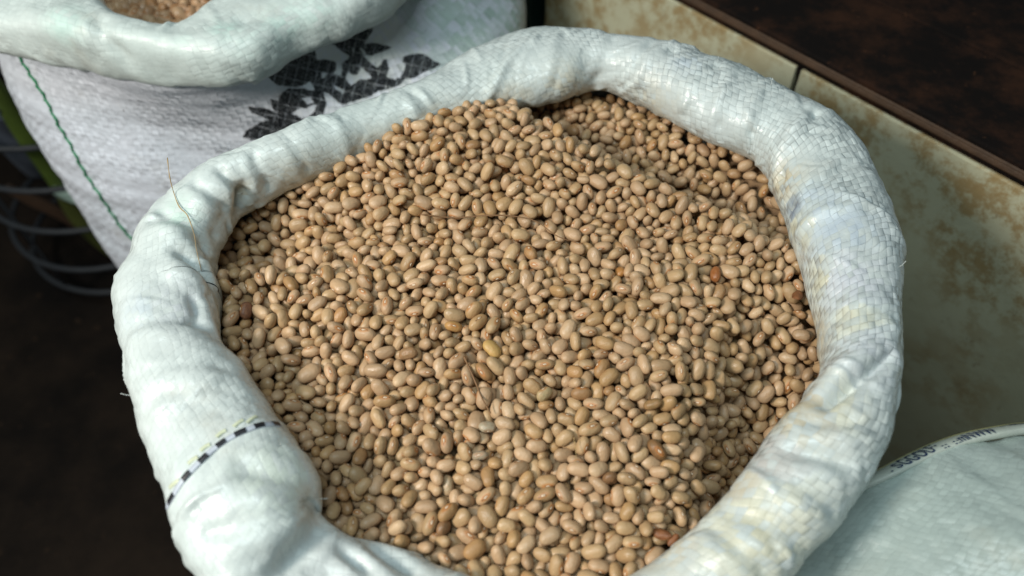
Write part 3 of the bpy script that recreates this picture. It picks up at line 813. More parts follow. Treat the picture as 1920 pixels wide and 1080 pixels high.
-1317,2090,-224,-81,-15,-35,77,-1374,2218,-210,62,31,-67,90,-1391,2526,-249,-91,23,4,102,-1382,2610,-215,-59,-79,7,109,-1330,2710,-229,40,-60,-63,96,-1338,3054,-185,67,-70,-18,91,
-1423,3151,-123,43,22,69,89,-1391,3229,-59,-22,67,-33,105,-1415,3304,-61,-4,-98,-2,102,-1378,3442,-273,-48,53,-59,116,-1388,3905,-156,6,-85,49,94,-1488,4002,-14,87,9,-34,102,
-1393,4054,92,82,48,-28,112,-1261,1691,-323,-6,-91,-38,98,-1282,1798,-305,-24,-90,33,97,-1263,1888,-283,-3,-39,17,99,-1252,1995,-235,8,33,-79,89,-1312,2021,-251,90,25,33,101,
-1326,2469,-277,43,-72,-52,90,-1308,2615,-168,36,-87,17,96,-1272,2890,-185,-72,-64,-22,94,-1328,2955,-178,63,-51,-40,90,-1260,3069,-143,54,-77,0,103,-1350,3140,-134,-86,-37,8,78,
-1321,3252,-45,25,82,11,106,-1369,3359,-85,4,34,92,99,-1338,3668,-252,-5,-55,-23,96,-1307,3891,-102,-48,-77,-34,95,-1350,4018,12,42,78,-36,100,-1319,4069,97,35,32,-42,98,
-1167,1517,-405,28,-27,-70,104,-1170,1643,-343,19,9,-76,105,-1114,1722,-291,-61,-57,3,100,-1200,1754,-301,-2,-42,72,92,-1214,1944,-258,-8,-82,3,90,-1212,2361,-289,-91,28,13,104,
-1241,2621,-229,-10,59,-47,77,-1170,2716,-182,57,9,-56,104,-1218,2777,-207,-72,65,18,103,-1186,2814,-135,-42,6,71,90,-1253,2986,-160,-21,4,95,108,-1196,3055,-121,-38,5,74,90,
-1236,3120,-81,0,-92,6,97,-1224,3255,-74,-35,69,-55,101,-1150,3419,-280,-37,7,-8,100,-1248,3612,-214,64,-25,-12,88,-1172,3895,-80,-43,81,-4,105,-1258,3929,-65,47,8,-50,98,
-1191,4090,62,92,-1,-2,105,-1065,1658,-381,-93,5,14,100,-1134,2116,-296,-89,-21,-17,107,-1078,2240,-265,-55,3,19,101,-1056,2373,-274,-44,86,21,98,-1109,2516,-256,-77,-40,-41,85,
-1169,2511,-230,44,-20,61,107,-1124,2835,-175,16,-9,-37,90,-1147,2993,-151,34,90,-11,122,-1085,3027,-85,-2,-80,57,108,-1159,3163,-90,-38,14,25,99,-1077,3288,-56,-16,-6,76,90,
-1103,3603,-181,9,-19,80,97,-1194,3816,-139,75,-39,-18,98,-1077,3922,-67,17,97,-3,98,-1160,4036,15,32,-2,-94,101,-1081,4101,60,64,24,50,105,-1195,4137,142,-46,56,-56,82,
-1027,1967,-371,-15,22,93,101,-994,2042,-330,-14,-50,72,104,-1041,2155,-262,64,69,29,110,-987,2205,-284,47,51,59,92,-994,2295,-232,-75,-31,-10,94,-911,2339,-248,71,0,-49,93,
-1059,2464,-231,60,40,45,110,-983,2520,-230,-29,-9,-14,83,-1015,2677,-241,59,73,-28,93,-976,2727,-229,38,59,-19,92,-1054,2828,-190,-51,-45,38,88,-959,2917,-179,-38,-3,80,104,
-1082,3035,-159,34,80,42,98,-970,3084,-157,28,-69,-61,82,-1059,3169,-128,-49,37,-58,112,-1013,3305,-51,50,-45,11,96,-980,3853,-50,-62,-35,1,85,-1070,3952,-5,27,-8,-52,86,
-1012,3984,14,27,-37,-40,102,-1123,4175,161,54,8,45,100,-959,4214,134,35,-9,-83,96,-938,1921,-365,-60,-52,49,97,-914,2072,-350,3,36,-88,98,-947,2115,-298,75,49,2,108,
-908,2204,-325,40,-11,-47,104,-951,2284,-297,-96,1,-6,99,-923,2569,-249,1,39,-81,85,-882,2707,-263,9,32,-72,100,-930,2813,-182,0,-12,-72,102,-936,2995,-170,-83,49,-1,103,
-907,3062,-148,93,-1,-35,87,-904,3431,-107,-43,-69,-5,119,-888,3733,-115,29,85,-39,94,-955,3808,-89,19,-14,12,96,-862,3861,-21,-66,72,-17,91,-969,3954,-35,-70,11,-51,102,
-915,4050,102,87,-11,-4,105,-978,4081,153,-21,-71,66,99,-838,4195,200,52,-19,33,94,-811,2088,-342,2,-41,3,108,-818,2221,-301,-62,74,20,83,-863,2270,-287,-5,7,-79,101,
-802,2476,-220,-40,-7,83,104,-763,2543,-260,-1,-14,59,89,-758,2711,-222,-21,94,-22,103,-836,2796,-234,17,26,80,106,-856,3110,-137,-48,-18,-80,109,-772,3230,-98,10,24,62,99,
-813,3320,-82,74,-41,-36,93,-897,3549,-112,30,29,-35,104,-869,3779,-62,3,-98,-3,101,-799,3926,54,-34,12,-90,91,-873,3970,73,-86,23,-35,99,-809,3994,81,33,88,29,87,-839,4122,164,-67,19,-9,101,
-785,4239,255,30,-28,90,99,-850,4327,284,18,38,-85,100,-712,2061,-339,25,95,7,103,-687,2099,-249,24,12,83,103,-714,2189,-328,3,-41,-87,103,-793,2314,-259,7,43,-57,109,
-745,2350,-316,4,14,96,104,-746,2419,-256,35,85,19,99,-686,2552,-231,-1,60,-70,102,-661,2712,-192,-20,-47,32,102,-725,2802,-193,32,71,58,111,-666,2865,-197,-16,-49,24,109,
-738,2967,-178,24,-33,-88,105,-708,3049,-146,-36,-16,-10,112,-736,3141,-108,-75,16,-37,92,-707,3196,-73,-36,9,36,108,-732,4100,144,-80,46,16,89,-750,4171,210,-89,-14,-13,93,
-671,4266,170,-8,11,-98,100,-752,4353,238,5,-95,-27,104,-711,4414,243,47,-2,-87,89,-607,1864,-358,48,33,8,108,-651,1977,-361,79,-56,-22,99,-600,2026,-324,52,41,-50,105,
-647,2096,-320,-14,-61,76,89,-607,2203,-307,-37,-79,36,107,-655,2288,-312,67,27,38,114,-578,2368,-264,95,-4,23,87,-620,2536,-245,60,-56,-31,93,-626,2619,-213,26,52,80,90,
-576,2767,-220,-3,2,-89,101,-646,2804,-168,-10,-50,-78,92,-574,3040,-179,-76,-24,-18,108,-685,3181,-143,-21,94,13,93,-582,3221,-160,-76,2,-8,96,-666,3304,-114,-4,-13,76,101,
-577,3419,-149,56,-81,-9,107,-557,3885,-27,49,71,6,104,-669,3998,58,-1,43,-31,96,-587,4041,71,-22,95,14,75,-663,4196,168,6,32,93,96,-650,4324,196,-6,-57,-81,93,-638,4252,251,71,-24,61,100,
-550,4375,265,-15,60,-65,111,-560,1806,-449,-25,12,-48,109,-557,2081,-291,63,-14,-52,100,-540,2216,-276,-35,-89,-23,100,-555,2301,-265,33,-23,29,107,-456,2373,-239,25,9,79,110,
-545,2504,-254,-32,31,-84,99,-451,2493,-224,-51,-24,-37,92,-562,2657,-223,-51,-84,2,104,-454,2720,-227,-37,88,-19,101,-590,2778,-155,-82,-39,40,87,-486,2871,-166,85,44,22,104,
-514,2948,-159,-74,41,50,95,-476,3066,-133,0,-41,-14,99,-483,3244,-112,-65,61,-31,100,-518,3433,-95,41,-29,-58,101,-542,3515,-124,18,-93,5,107,-513,3749,-110,-41,-62,-66,87,
-487,3876,-4,13,20,-72,100,-527,3949,21,-77,-22,44,102,-519,4087,116,-10,-96,20,108,-553,4136,197,90,-24,34,97,-487,4261,189,65,-61,-37,93,-489,4446,218,-53,-33,21,100,
-525,4479,265,-20,-13,67,95,-413,1706,-488,-55,-65,40,89,-475,1769,-440,24,-86,-38,101,-383,1904,-421,-79,31,19,95,-413,1906,-327,17,-95,-20,81,-446,2037,-331,14,-78,47,110,
-480,2145,-299,0,-8,62,104,-421,2215,-329,-53,-82,-2,87,-474,2271,-283,81,3,32,112,-331,2384,-209,31,-72,-33,109,-386,2437,-226,-29,12,43,115,-378,2585,-212,-21,-93,8,100,
-433,2655,-215,5,-69,-20,81,-400,2866,-190,-84,5,-49,97,-410,3073,-143,30,52,71,86,-399,3219,-105,26,0,-22,95,-432,3343,-109,-34,-13,29,106,-440,3412,-99,89,15,-11,85,
-474,3512,-84,82,-34,-40,120,-447,3831,-61,17,5,-84,109,-416,3914,-24,-4,-43,89,99,-424,3982,43,24,-19,-88,118,-451,4014,111,-7,90,20,110,-442,4172,164,-71,22,-1,105,
-346,4277,169,13,82,-34,112,-404,4349,190,-9,-59,61,88,-402,4463,236,-25,-37,30,103,-345,1626,-459,-90,-13,19,94,-283,1715,-445,-20,2,63,104,-327,1809,-470,14,2,-43,95,
-292,2109,-350,-16,-17,39,113,-268,2195,-344,-3,-95,-24,95,-350,2352,-274,23,-18,-66,103,-282,2378,-279,20,-6,-62,96,-303,2472,-270,-70,49,20,100,-296,2553,-239,76,-30,-51,93,
-328,2636,-219,16,-10,96,98,-343,2831,-210,-45,70,-13,90,-328,2910,-195,-3,-98,-8,99,-298,3016,-134,-79,-9,49,88,-348,3159,-111,-6,31,19,79,-311,3236,-125,-42,12,-77,110,
-359,3302,-108,-81,-38,34,112,-383,3803,-83,60,36,60,91,-286,3943,6,-21,62,-74,78,-354,3973,8,-20,65,-34,91,-283,4059,107,32,-24,44,122,-314,4122,142,3,-26,20,95,-248,4218,175,-22,32,-81,92,
-271,4428,212,0,-37,92,95,-295,4503,238,76,-2,-56,111,-264,1603,-472,56,-49,-46,108,-203,1851,-397,21,42,-71,103,-246,1936,-378,-86,33,13,110,-197,2062,-331,-58,-79,4,112,
-170,2197,-316,-55,-3,28,95,-111,2319,-243,28,9,12,103,-245,2619,-241,12,-6,-88,93,-206,2702,-213,-94,4,-6,118,-187,3072,-172,-98,0,-5,105,-242,3175,-106,-52,23,-1,95,
-241,3258,-92,64,63,-41,121,-254,3758,-92,89,28,-31,116,-174,3881,-11,-26,22,93,98,-252,3985,53,9,98,-1,93,-187,4064,114,-14,46,-49,91,-206,4146,188,1,73,-49,102,-184,4258,192,66,68,5,92,
-257,4365,169,-26,-59,73,86,-183,4441,221,51,-70,-48,91,-220,4489,232,-58,-4,38,84,-123,1649,-475,-80,28,-9,102,-123,1737,-454,50,15,32,92,-44,1786,-378,34,92,-2,86,
-159,2131,-309,-24,46,4,96,-79,2165,-277,68,39,51,95,-135,2269,-297,-41,-84,31,90,-142,2434,-266,55,38,-19,120,-115,2510,-270,-88,38,5,107,-152,2623,-262,46,10,1,102,
-159,2847,-200,3,81,56,93,-102,2988,-182,-86,-8,14,108,-43,3038,-137,-27,9,91,97,-151,3161,-139,-19,13,33,96,-166,3502,-147,-76,4,-8,96,-96,3867,-12,24,67,-55,91,-112,3938,38,-8,73,66,108,
-117,4136,128,-57,-68,-36,115,-120,4090,185,22,-25,-93,97,-128,4210,205,-93,-34,7,99,-161,4337,210,-67,-16,18,96,-104,4420,264,9,22,-92,106,-103,4501,206,-94,-27,16,99,
-18,1878,-419,9,-15,44,95,9,2077,-335,9,96,10,118,-72,2094,-312,44,41,-77,83,-20,2201,-279,23,13,-52,90,16,2366,-281,-20,-85,13,100,-31,2534,-254,38,25,37,91,-21,2654,-226,5,37,63,90,
-6,2736,-175,35,-83,-2,100,-9,2879,-207,81,43,7,100,-35,2954,-149,56,-34,-74,108,16,3087,-127,36,16,-56,113,-43,3163,-126,-44,-29,-3,109,-14,3251,-97,19,27,-74,108,
-41,3339,-146,-71,-67,13,87,-70,3455,-105,-30,11,77,96,-46,3834,-68,60,-6,36,88,-26,3895,-4,-83,32,-2,95,-54,4021,75,84,31,16,102,-16,4065,138,59,-79,3,120,-51,4153,152,-40,68,-24,90,
0,4237,155,-39,3,-30,91,-12,4315,199,7,84,51,105,20,4376,235,-25,10,65,93,-26,4490,264,29,36,49,101,29,4661,229,19,-64,-45,112,45,4877,91,79,0,12,86,53,1623,-457,25,7,6,104,
53,1838,-423,-53,44,-21,98,105,1891,-383,55,8,74,113,-23,1952,-323,-17,18,-5,105,106,2029,-346,-97,-13,-10,107,51,2218,-302,93,-18,18,102,58,2244,-240,40,-3,-7,81,91,2358,-285,39,68,50,99,
103,2524,-273,-86,-1,-3,116,48,2647,-199,-41,4,84,97,64,2718,-178,-80,35,46,107,35,2799,-159,46,-43,23,89,115,2905,-182,19,4,-29,90,63,2986,-172,-3,96,22,105,103,3045,-148,-99,-6,-7,90,
58,3157,-134,12,-8,-98,105,66,3912,31,80,7,23,93,75,3978,75,47,-7,19,85,123,4105,160,19,-73,60,106,85,4188,175,32,79,50,90,51,4362,177,25,24,-87,93,88,4385,277,45,-76,-30,92,
177,4638,44,87,35,31,115,147,4650,-90,-36,-51,-67,73,108,4708,-94,-62,27,60,115,55,4899,-51,34,-22,-35,95,72,5046,-2,-27,81,-25,106,134,1813,-449,-44,64,-40,92,192,2020,-352,17,12,69,92,
187,2216,-292,-74,61,3,94,131,2279,-273,-3,64,-75,88,173,2354,-262,39,17,37,87,212,2522,-288,-59,-28,18,97,120,2614,-266,-36,92,-7,99,194,2678,-222,71,57,14,113,190,2854,-176,58,-65,-9,107,
160,2979,-155,39,4,69,109,186,3071,-130,-79,46,32,108,180,3417,-122,-14,-34,91,107,165,3543,-50,42,21,-78,107,208,3719,-117,92,31,-19,105,218,3920,35,-16,-22,91,92,150,3976,49,45,10,-72,108,
173,4038,109,37,1,-7,91,183,4152,188,31,68,-64,102,170,4223,207,41,26,-83,101,150,4311,209,58,-11,-33,113,172,4380,294,28,-41,-75,106,203,4621,-106,-23,17,59,106,214,5144,-76,-21,94,22,96,
267,1726,-433,-21,-90,20,95,287,1820,-424,2,23,2,100,236,1956,-391,8,-68,-71,97,280,2018,-385,-24,-83,-49,94,243,2110,-310,-10,24,81,105,273,2169,-274,-13,8,-2,115,258,2392,-251,21,56,76,92,
259,2466,-243,36,-3,79,86,307,2508,-239,63,-71,0,88,239,2620,-236,1,-30,50,94,229,2837,-229,-78,-39,29,85,300,2906,-168,-77,45,-20,91,258,3021,-139,-3,11,53,105,270,3110,-152,13,66,-71,100,
256,3173,-134,-1,5,98,91,305,3237,-95,-29,-87,33,102,309,3767,-91,-79,8,-47,103,271,3824,-24,7,94,-18,109,295,3871,32,43,81,9,96,239,4001,63,-18,97,6,94,294,4059,108,19,14,-96,109,
279,4164,173,42,13,5,96,286,4233,222,-87,6,-1,102,216,4363,233,88,-39,2,113,287,4597,-166,86,-21,-28,92,213,5031,-189,7,94,-23,108,299,5112,-38,29,-81,39,106,364,1660,-443,-30,74,57,106,
417,1643,-376,65,52,30,103,345,1859,-358,-13,-23,14,114,348,1945,-391,-16,5,95,80,364,2038,-391,-96,-15,-5,81,410,2177,-304,11,51,-84,98,334,2275,-300,-89,5,7,102,329,2364,-214,28,46,-13,109,
330,2438,-191,98,13,8,101,363,2656,-227,-96,-14,-20,101,355,2813,-212,27,-95,0,91,416,2886,-154,36,-83,-31,110,322,2970,-143,-32,-19,-82,91,438,3216,-78,-9,-58,-43,99,
338,3312,-116,77,-57,-19,111,368,3831,-42,-57,-66,-11,105,378,3906,7,51,-19,13,94,383,4058,99,-84,-36,-23,99,366,4124,138,-82,-7,7,99,376,4304,272,-37,74,-50,88,407,4423,148,-41,-38,-65,98,
373,4544,-108,92,24,27,109,409,4561,-181,-9,77,21,99,397,4646,-331,33,-14,-85,104,317,4852,-210,-17,95,1,112,323,5045,-117,42,13,-76,97,391,5098,-10,79,39,40,92,497,1719,-382,-9,44,-48,111,
456,1801,-410,35,10,28,98,489,1818,-316,41,-53,-42,89,498,2031,-322,-49,68,52,99,453,2104,-325,50,66,44,94,477,2214,-248,-39,74,-39,96,426,2252,-267,-14,-36,38,94,
445,2508,-215,-49,-84,-13,102,445,2651,-204,-24,67,-49,95,471,2836,-159,-29,91,-19,103,513,2896,-118,23,91,30,85,469,3056,-164,63,32,52,90,415,3162,-146,-66,-69,13,100,
501,3241,-100,42,71,52,103,444,3860,-55,-1,-15,84,111,474,3916,6,-44,-84,-19,93,422,4005,114,13,38,-84,92,491,4069,159,15,-2,-41,108,421,4163,222,23,95,-4,103,498,4355,170,-2,7,92,80,
471,4419,-15,79,-41,30,103,532,4429,-63,30,-60,26,109,455,4534,-287,30,-74,57,88,469,4977,-121,-89,-32,1,94,450,5051,-53,-92,18,-16,92,553,1599,-467,85,-51,7,105,586,1686,-399,-1,91,-37,98,
541,1783,-367,13,-13,89,91,558,1879,-356,89,0,0,91,515,1873,-293,52,77,-21,82,578,2034,-275,29,-15,83,91,502,2120,-253,66,69,-6,95,611,2195,-266,15,-77,-60,105,547,2268,-228,85,-24,27,102,
588,2352,-227,-2,-24,-93,122,531,2651,-203,-16,-97,-9,89,571,2710,-157,2,-11,-81,98,516,2771,-155,-22,-19,-30,90,594,2884,-74,42,-72,44,110,545,2970,-157,-3,-6,-80,105,
590,3082,-168,-43,-39,60,100,560,3253,-44,-62,23,30,121,521,3337,-93,51,-84,-9,97,565,3917,19,24,84,43,94,546,3990,65,-8,-81,-49,94,606,4057,159,23,-29,30,92,565,4191,284,-85,-45,12,101,
619,4305,1,84,26,-45,104,588,4361,-43,44,30,81,96,629,4456,-284,55,16,-6,93,610,4784,-163,-84,-36,6,99,528,4914,-137,30,-23,-59,99,612,4956,-38,45,-21,32,108,550,5045,-35,-21,78,-35,100,
589,5145,-27,-2,40,-77,108,648,1640,-412,-8,21,-88,99,733,1718,-401,59,18,25,106,648,1741,-340,-84,-27,-39,111,733,1876,-335,18,16,-50,96,643,1932,-365,-72,-58,0,99,591,2120,-260,8,7,98,93,
692,2154,-250,-28,74,58,104,625,2270,-255,62,47,-60,111,701,2404,-169,67,-35,-16,122,615,2450,-198,78,37,35,102,684,2554,-152,17,84,-28,122,645,2639,-150,78,54,18,118,
703,2717,-139,-96,15,-9,82,631,2820,-121,81,-29,-17,96,682,2895,-92,85,47,-16,98,629,2954,-123,53,-10,-19,93,683,3104,-114,97,-17,6,107,622,3076,-82,37,-49,-78,88,708,3255,-65,59,-79,-4,109,
629,3312,-94,-13,-97,3,106,613,3690,-62,74,16,-59,107,667,3787,-18,3,29,-77,94,679,3888,17,91,3,33,98,631,3981,83,31,11,-78,112,703,4038,148,-63,-27,-17,93,706,4243,24,23,-7,-18,100,
716,4280,-104,-15,-90,-38,95,653,4351,-170,-45,-7,-56,110,667,4487,-371,62,26,-3,111,660,4782,-108,-26,59,-52,93,635,4878,-99,6,-39,44,121,707,4949,-29,-49,-10,27,100,
665,5039,-33,16,60,54,93,691,5151,-42,-72,-24,4,101,720,1774,-365,-61,-23,11,83,826,1845,-354,-82,-3,-8,100,772,1939,-334,16,-16,85,110,796,2011,-259,-38,19,-47,97,810,2200,-203,14,0,95,97,
710,2276,-232,-8,-5,46,113,800,2380,-192,-96,12,-21,101,715,2485,-160,16,31,-92,94,775,2559,-178,-6,-98,-8,92,724,2630,-147,42,-39,-39,96,733,2973,-117,-46,-84,21,118,
721,3167,-94,4,84,51,106,688,3659,-78,-34,45,0,93,796,3741,-78,5,-44,42,84,721,3817,-43,34,-8,-77,91,781,3887,69,-90,-3,-15,102,769,4041,137,-80,-57,-2,83,784,4187,40,-34,9,38,100,
792,4244,-73,75,38,43,122,818,4304,-291,95,3,3,101,755,4376,-329,55,56,-26,105,822,4598,-202,-31,-60,24,89,774,4771,-91,-58,-8,-7,108,707,4862,-19,-5,-98,-12,101,767,5068,-36,-53,74,-29,93,
731,5212,-82,3,-5,15,107,881,1554,-395,8,41,-88,90,980,1835,-450,-42,-29,37,91,909,1895,-374,-5,40,-90,107,959,2053,-336,26,-14,89,101,870,2078,-261,17,-98,2,104,937,2193,-239,-31,-77,-40,96,
826,2245,-151,5,-82,-21,100,894,2358,-161,20,-92,-30,99,858,2458,-155,-26,94,-11,112,920,2537,-123,-84,-30,24,96,841,2592,-150,52,21,-24,107,882,2705,-124,-98,5,-14,96,
825,2818,-124,59,79,-2,97,858,2911,-94,-56,-72,38,104,859,3106,-115,24,1,27,95,820,3152,-66,-84,-28,-2,89,906,3218,-20,-22,88,-38,98,889,3380,-86,67,65,-33,104,909,3641,-59,-27,87,13,114,
899,3763,-27,-88,28,34,100,810,3796,1,12,85,-48,95,869,3890,97,-57,52,10,100,850,4002,197,17,67,-70,95,904,4149,-47,-80,-6,-47,84,830,4247,-182,-34,6,6,104,885,4295,-369,93,13,-26,100,
849,4373,-455,-55,-73,38,122,906,4592,-217,-54,-53,46,110,883,4776,-87,-39,-86,27,110,829,4869,-72,-44,32,-71,101,810,5033,-84,61,11,10,106,999,1546,-409,-22,41,-87,105,
947,1602,-397,-67,-32,66,98,1018,1924,-450,-38,84,-6,97,1033,2035,-428,8,-83,-48,111,1022,2115,-353,-24,75,-48,104,1072,2164,-459,-64,56,24,109,1016,2233,-299,13,20,-10,112,
1047,2349,-239,-33,10,-87,105,998,2515,-93,10,-36,86,93,1020,2560,-160,34,67,63,89,938,2651,-80,21,46,79,77,996,2684,-128,1,84,-52,107,897,2819,-94,-12,-21,-48,97,952,2904,-73,-5,15,-83,107,
913,3002,-91,41,-60,-36,118,1005,3046,-70,2,-31,-6,102,885,3131,-33,61,5,-54,104,945,3254,-99,36,-88,-20,96,916,3388,-1,30,-7,-31,99,967,3401,-58,42,-30,-32,116,969,3722,-41,-36,13,-87,94,
923,3819,39,-75,-40,3,88,979,3974,120,81,13,-21,108,967,4259,-346,58,57,18,101,976,4613,-165,-70,40,-2,98,925,4698,-116,-23,-13,11,89,989,4754,-27,-32,30,-84,111,923,4909,-106,80,42,-25,97,
908,5044,-86,7,13,-55,114,1034,1613,-461,98,-11,-5,92,1139,1708,-533,-36,-69,61,96,1155,2255,-536,-12,-93,-10,90,1206,2341,-571,37,-79,47,87,1123,2434,-316,16,49,-40,104,
1102,2525,-213,-26,2,-91,96,1088,2590,-186,0,2,13,81,1154,2676,-182,59,7,-65,114,1015,2779,-124,93,23,1,107,1073,2896,-51,2,22,-34,94,1083,3061,-79,-55,-72,35,106,1003,3179,-58,80,56,5,111,
1025,3319,-100,-92,-2,27,105,1085,3411,-90,-37,-28,22,91,1041,3665,-96,63,-27,-12,86,1047,3723,-59,-9,-13,-59,93,1000,3879,103,-18,83,-45,99,1078,3935,72,11,-52,69,95,
1055,4061,-94,79,-7,-27,91,1119,4094,-221,10,65,29,89,1051,4172,-217,-23,41,84,115,1026,4503,-239,25,13,-94,109,1069,4609,-136,21,12,-70,94,1017,4698,-95,24,-30,46,94,
1076,4805,-29,23,-12,88,88,1026,4862,-91,-34,26,-83,104,1104,4961,-41,-12,93,-30,96,1013,5047,-105,10,15,-10,104,1161,1605,-536,34,-38,83,109,1200,2286,-681,-22,29,-87,101,
1283,2310,-748,24,-10,-25,107,1184,2384,-479,-40,-57,-5,87,1282,2483,-538,-79,-25,-15,113,1197,2579,-325,18,20,14,102,1218,2654,-364,-62,47,38,97,1186,2754,-172,38,-68,44,108,
1214,2820,-157,6,-96,12,99,1126,2955,-55,64,27,55,89,1191,3047,-78,-4,-49,-86,98,1128,3150,-111,-50,48,-62,103,1179,3438,-102,-81,22,24,110,1089,3489,-75,21,82,7,108,
1171,3769,29,72,-14,-12,96,1089,3816,57,-87,37,8,88,1218,3966,-87,-55,27,-62,105,1143,4035,-154,-32,41,33,104,1143,4185,-375,11,93,31,106,1129,4376,-372,-79,-29,-23,96,
1169,4459,-200,-81,-9,-10,85,1102,4504,-190,40,16,-61,95,1170,4578,-95,-22,6,-22,100,1104,4674,-47,24,34,81,103,1190,4789,-38,98,13,0,97,1297,1732,-683,22,40,45,95,
1335,2527,-730,48,14,70,107,1331,2601,-656,15,-58,-65,115,1308,2682,-514,-51,2,28,92,1279,2702,-356,-48,20,26,99,1302,2862,-165,18,15,-54,96,1241,2976,-98,-56,80,7,97,
1287,3059,-125,6,29,83,103,1291,3124,-82,16,-84,22,106,1292,3584,-54,-3,-56,77,95,1188,3668,-37,50,9,84,98,1294,3757,66,74,-56,-33,110,1240,3873,34,35,47,9,103,1302,3951,-142,5,-13,22,100,
1220,4030,-225,63,7,76,102,1295,4114,-441,-12,44,84,108,1323,4454,-103,-2,28,-76,91,1196,4503,-114,17,-6,-97,101,1312,4542,-7,41,43,-62,98,1237,4704,47,7,-1,-24,94,1229,4858,-62,5,-96,18,92,
1418,2681,-659,-23,-42,-72,99,1371,2753,-351,14,94,25,122,1420,2833,-227,-39,-42,-63,110,1369,2884,-195,26,-66,-43,100,1386,3052,-168,-44,-60,-18,105,1366,3145,-161,-21,31,-67,111,
1427,3249,-89,16,41,-80,90,1290,3278,-93,-55,78,22,93,1341,3395,-62,8,44,87,98,1376,3573,10,61,34,61,103,1335,3650,-49,-20,-36,73,93,1394,3805,15,-13,44,75,91,1380,3903,-112,-38,-33,-52,99,
1357,4015,-355,51,32,59,116,1257,4384,-190,-62,-61,47,99,1380,4353,-182,-11,-49,-13,85,1367,4500,-54,14,-3,-63,94,1333,4628,28,37,-1,-44,82,1342,4706,15,23,-17,-93,95,
1482,2660,-706,-18,-38,34,83,1432,2779,-420,59,-50,39,95,1528,2886,-443,16,59,-57,88,1437,2903,-293,76,18,-39,89,1442,3049,-209,-25,-42,2,91,1445,3132,-165,-15,-17,66,109,
1518,3161,-145,-67,-68,4,96,1400,3331,-50,-52,-18,50,92,1523,3371,-9,43,72,-12,91,1413,3490,-35,10,32,-77,101,1444,3600,32,-7,58,-39,105,1416,3660,2,30,-36,-86,96,
1422,3890,-169,-75,-64,1,104,1456,3957,-392,19,5,-20,120,1465,4246,-353,59,-39,-69,97,1428,4325,-249,94,-3,-25,98,1438,4397,-116,-66,46,57,111,1404,4540,-2,22,3,-47,113,
1580,2022,-998,-21,-1,30,105,1479,2761,-574,75,14,-5,92,1611,2836,-600,26,-57,58,93,1563,2823,-498,37,-70,38,97,1618,3039,-246,22,67,-57,94,1568,3068,-204,-69,-63,-14,110,
1598,3203,-148,16,-15,92,100,1490,3309,-36,-15,11,-97,122,1592,3354,-20,18,-86,-36,93,1524,3492,23,-55,-70,31,107,1650,3647,-41,-16,-5,-85,111,1566,3726,-18,57,45,-33,89,
1598,3801,-196,-53,-83,9,119,1521,4191,-388,14,-39,-3,97,1553,4317,-140,43,15,-66,103,1526,4468,55,48,34,48,112,1495,4528,-3,40,22,-82,105,1636,2640,-825,53,-76,-15,98,
1667,2779,-636,23,43,20,80,1673,2800,-565,55,-69,44,108,1602,2896,-460,32,-62,53,98,1700,3000,-306,-16,88,42,103,1648,3096,-188,-41,-26,-86,108,1695,3184,-187,-36,84,14,98,
1618,3279,-89,-90,28,-3,103,1711,3380,37,58,27,57,85,1627,3488,21,15,-87,-43,87,1690,3564,12,6,39,-91,86,1652,3705,-151,-61,13,-34,101,1581,3835,-270,-71,54,24,86,1648,4118,-297,32,79,-34,98,
1583,4181,-272,56,73,26,99,1691,4243,12,-16,25,87,100,1602,4314,-32,26,-5,-8,94,1628,4376,59,91,17,-19,107,1601,4493,40,55,-76,-13,96,1710,2124,-974,9,84,51,104,1688,2661,-735,30,-9,-61,101,
1748,2757,-621,-28,-72,60,105,1765,2843,-494,11,45,-82,84,1675,2984,-392,8,-36,88,122,1773,2995,-350,84,-44,-12,102,1744,3147,-228,34,-21,65,91,1808,3194,-148,15,-31,89,111,
1765,3284,-81,83,53,11,93,1741,3414,-19,76,36,48,111,1819,3550,-37,9,-7,98,88,1714,3702,-233,18,13,90,113,1715,4040,-334,-4,-9,91,103,1769,4117,-17,-23,-57,-2,98,1696,4158,-103,90,13,40,96,
1659,4302,57,-85,-19,1,107,1814,2661,-636,3,-3,-53,115,1790,2771,-546,-17,36,-40,81,1847,2821,-457,20,27,86,96,1788,2915,-380,-33,-25,9,100,1870,3006,-224,34,-28,-88,112,
1822,3116,-147,-59,-1,-47,87,1880,3239,-115,64,59,47,98,1832,3301,-77,-45,-1,-69,96,1881,3588,-79,-68,15,-3,108,1827,3666,-238,17,37,89,86,1829,3919,-214,-83,-22,-13,93,
1804,3985,-178,-3,-55,-8,98,1862,2744,-524,-11,-46,60,88,1935,2841,-407,-29,-85,35,105,1891,2918,-328,35,24,-81,91,1904,3099,-163,-44,-80,-38,102,1867,3313,-19,60,-77,4,97,
-2006,3684,-183,-20,35,9,101,-1901,3557,-324,27,-62,-31,84,-1950,3716,-156,15,38,44,96,-1744,3010,-68,35,-92,-6,105,-1823,3275,27,-33,-70,-4,99,-1931,3557,-233,52,34,-12,106,
-1829,3783,-273,3,14,-35,102,-1841,3847,-87,16,-79,25,81,-1766,3929,-63,-47,42,-19,105,-1660,2681,-78,68,-49,-46,106,-1713,2778,-92,-77,19,-46,117,-1757,2883,-112,23,70,29,100,
-1681,3081,-81,87,-4,47,106,-1762,3168,-61,26,-24,-88,105,-1802,3405,-225,-16,-88,-7,94,-1869,3478,-268,-77,20,-17,96,-1668,3397,-295,-81,-4,-54,102,-1771,3514,-372,-10,-34,-65,101,
-1753,3709,-294,79,10,-19,107,-1736,3755,-215,16,-94,-27,104,-1744,3838,-176,26,-75,55,92,-1703,3911,-20,87,-45,5,95,-1596,2879,-174,-51,-27,35,113,-1607,2939,-104,1,-7,-86,99,
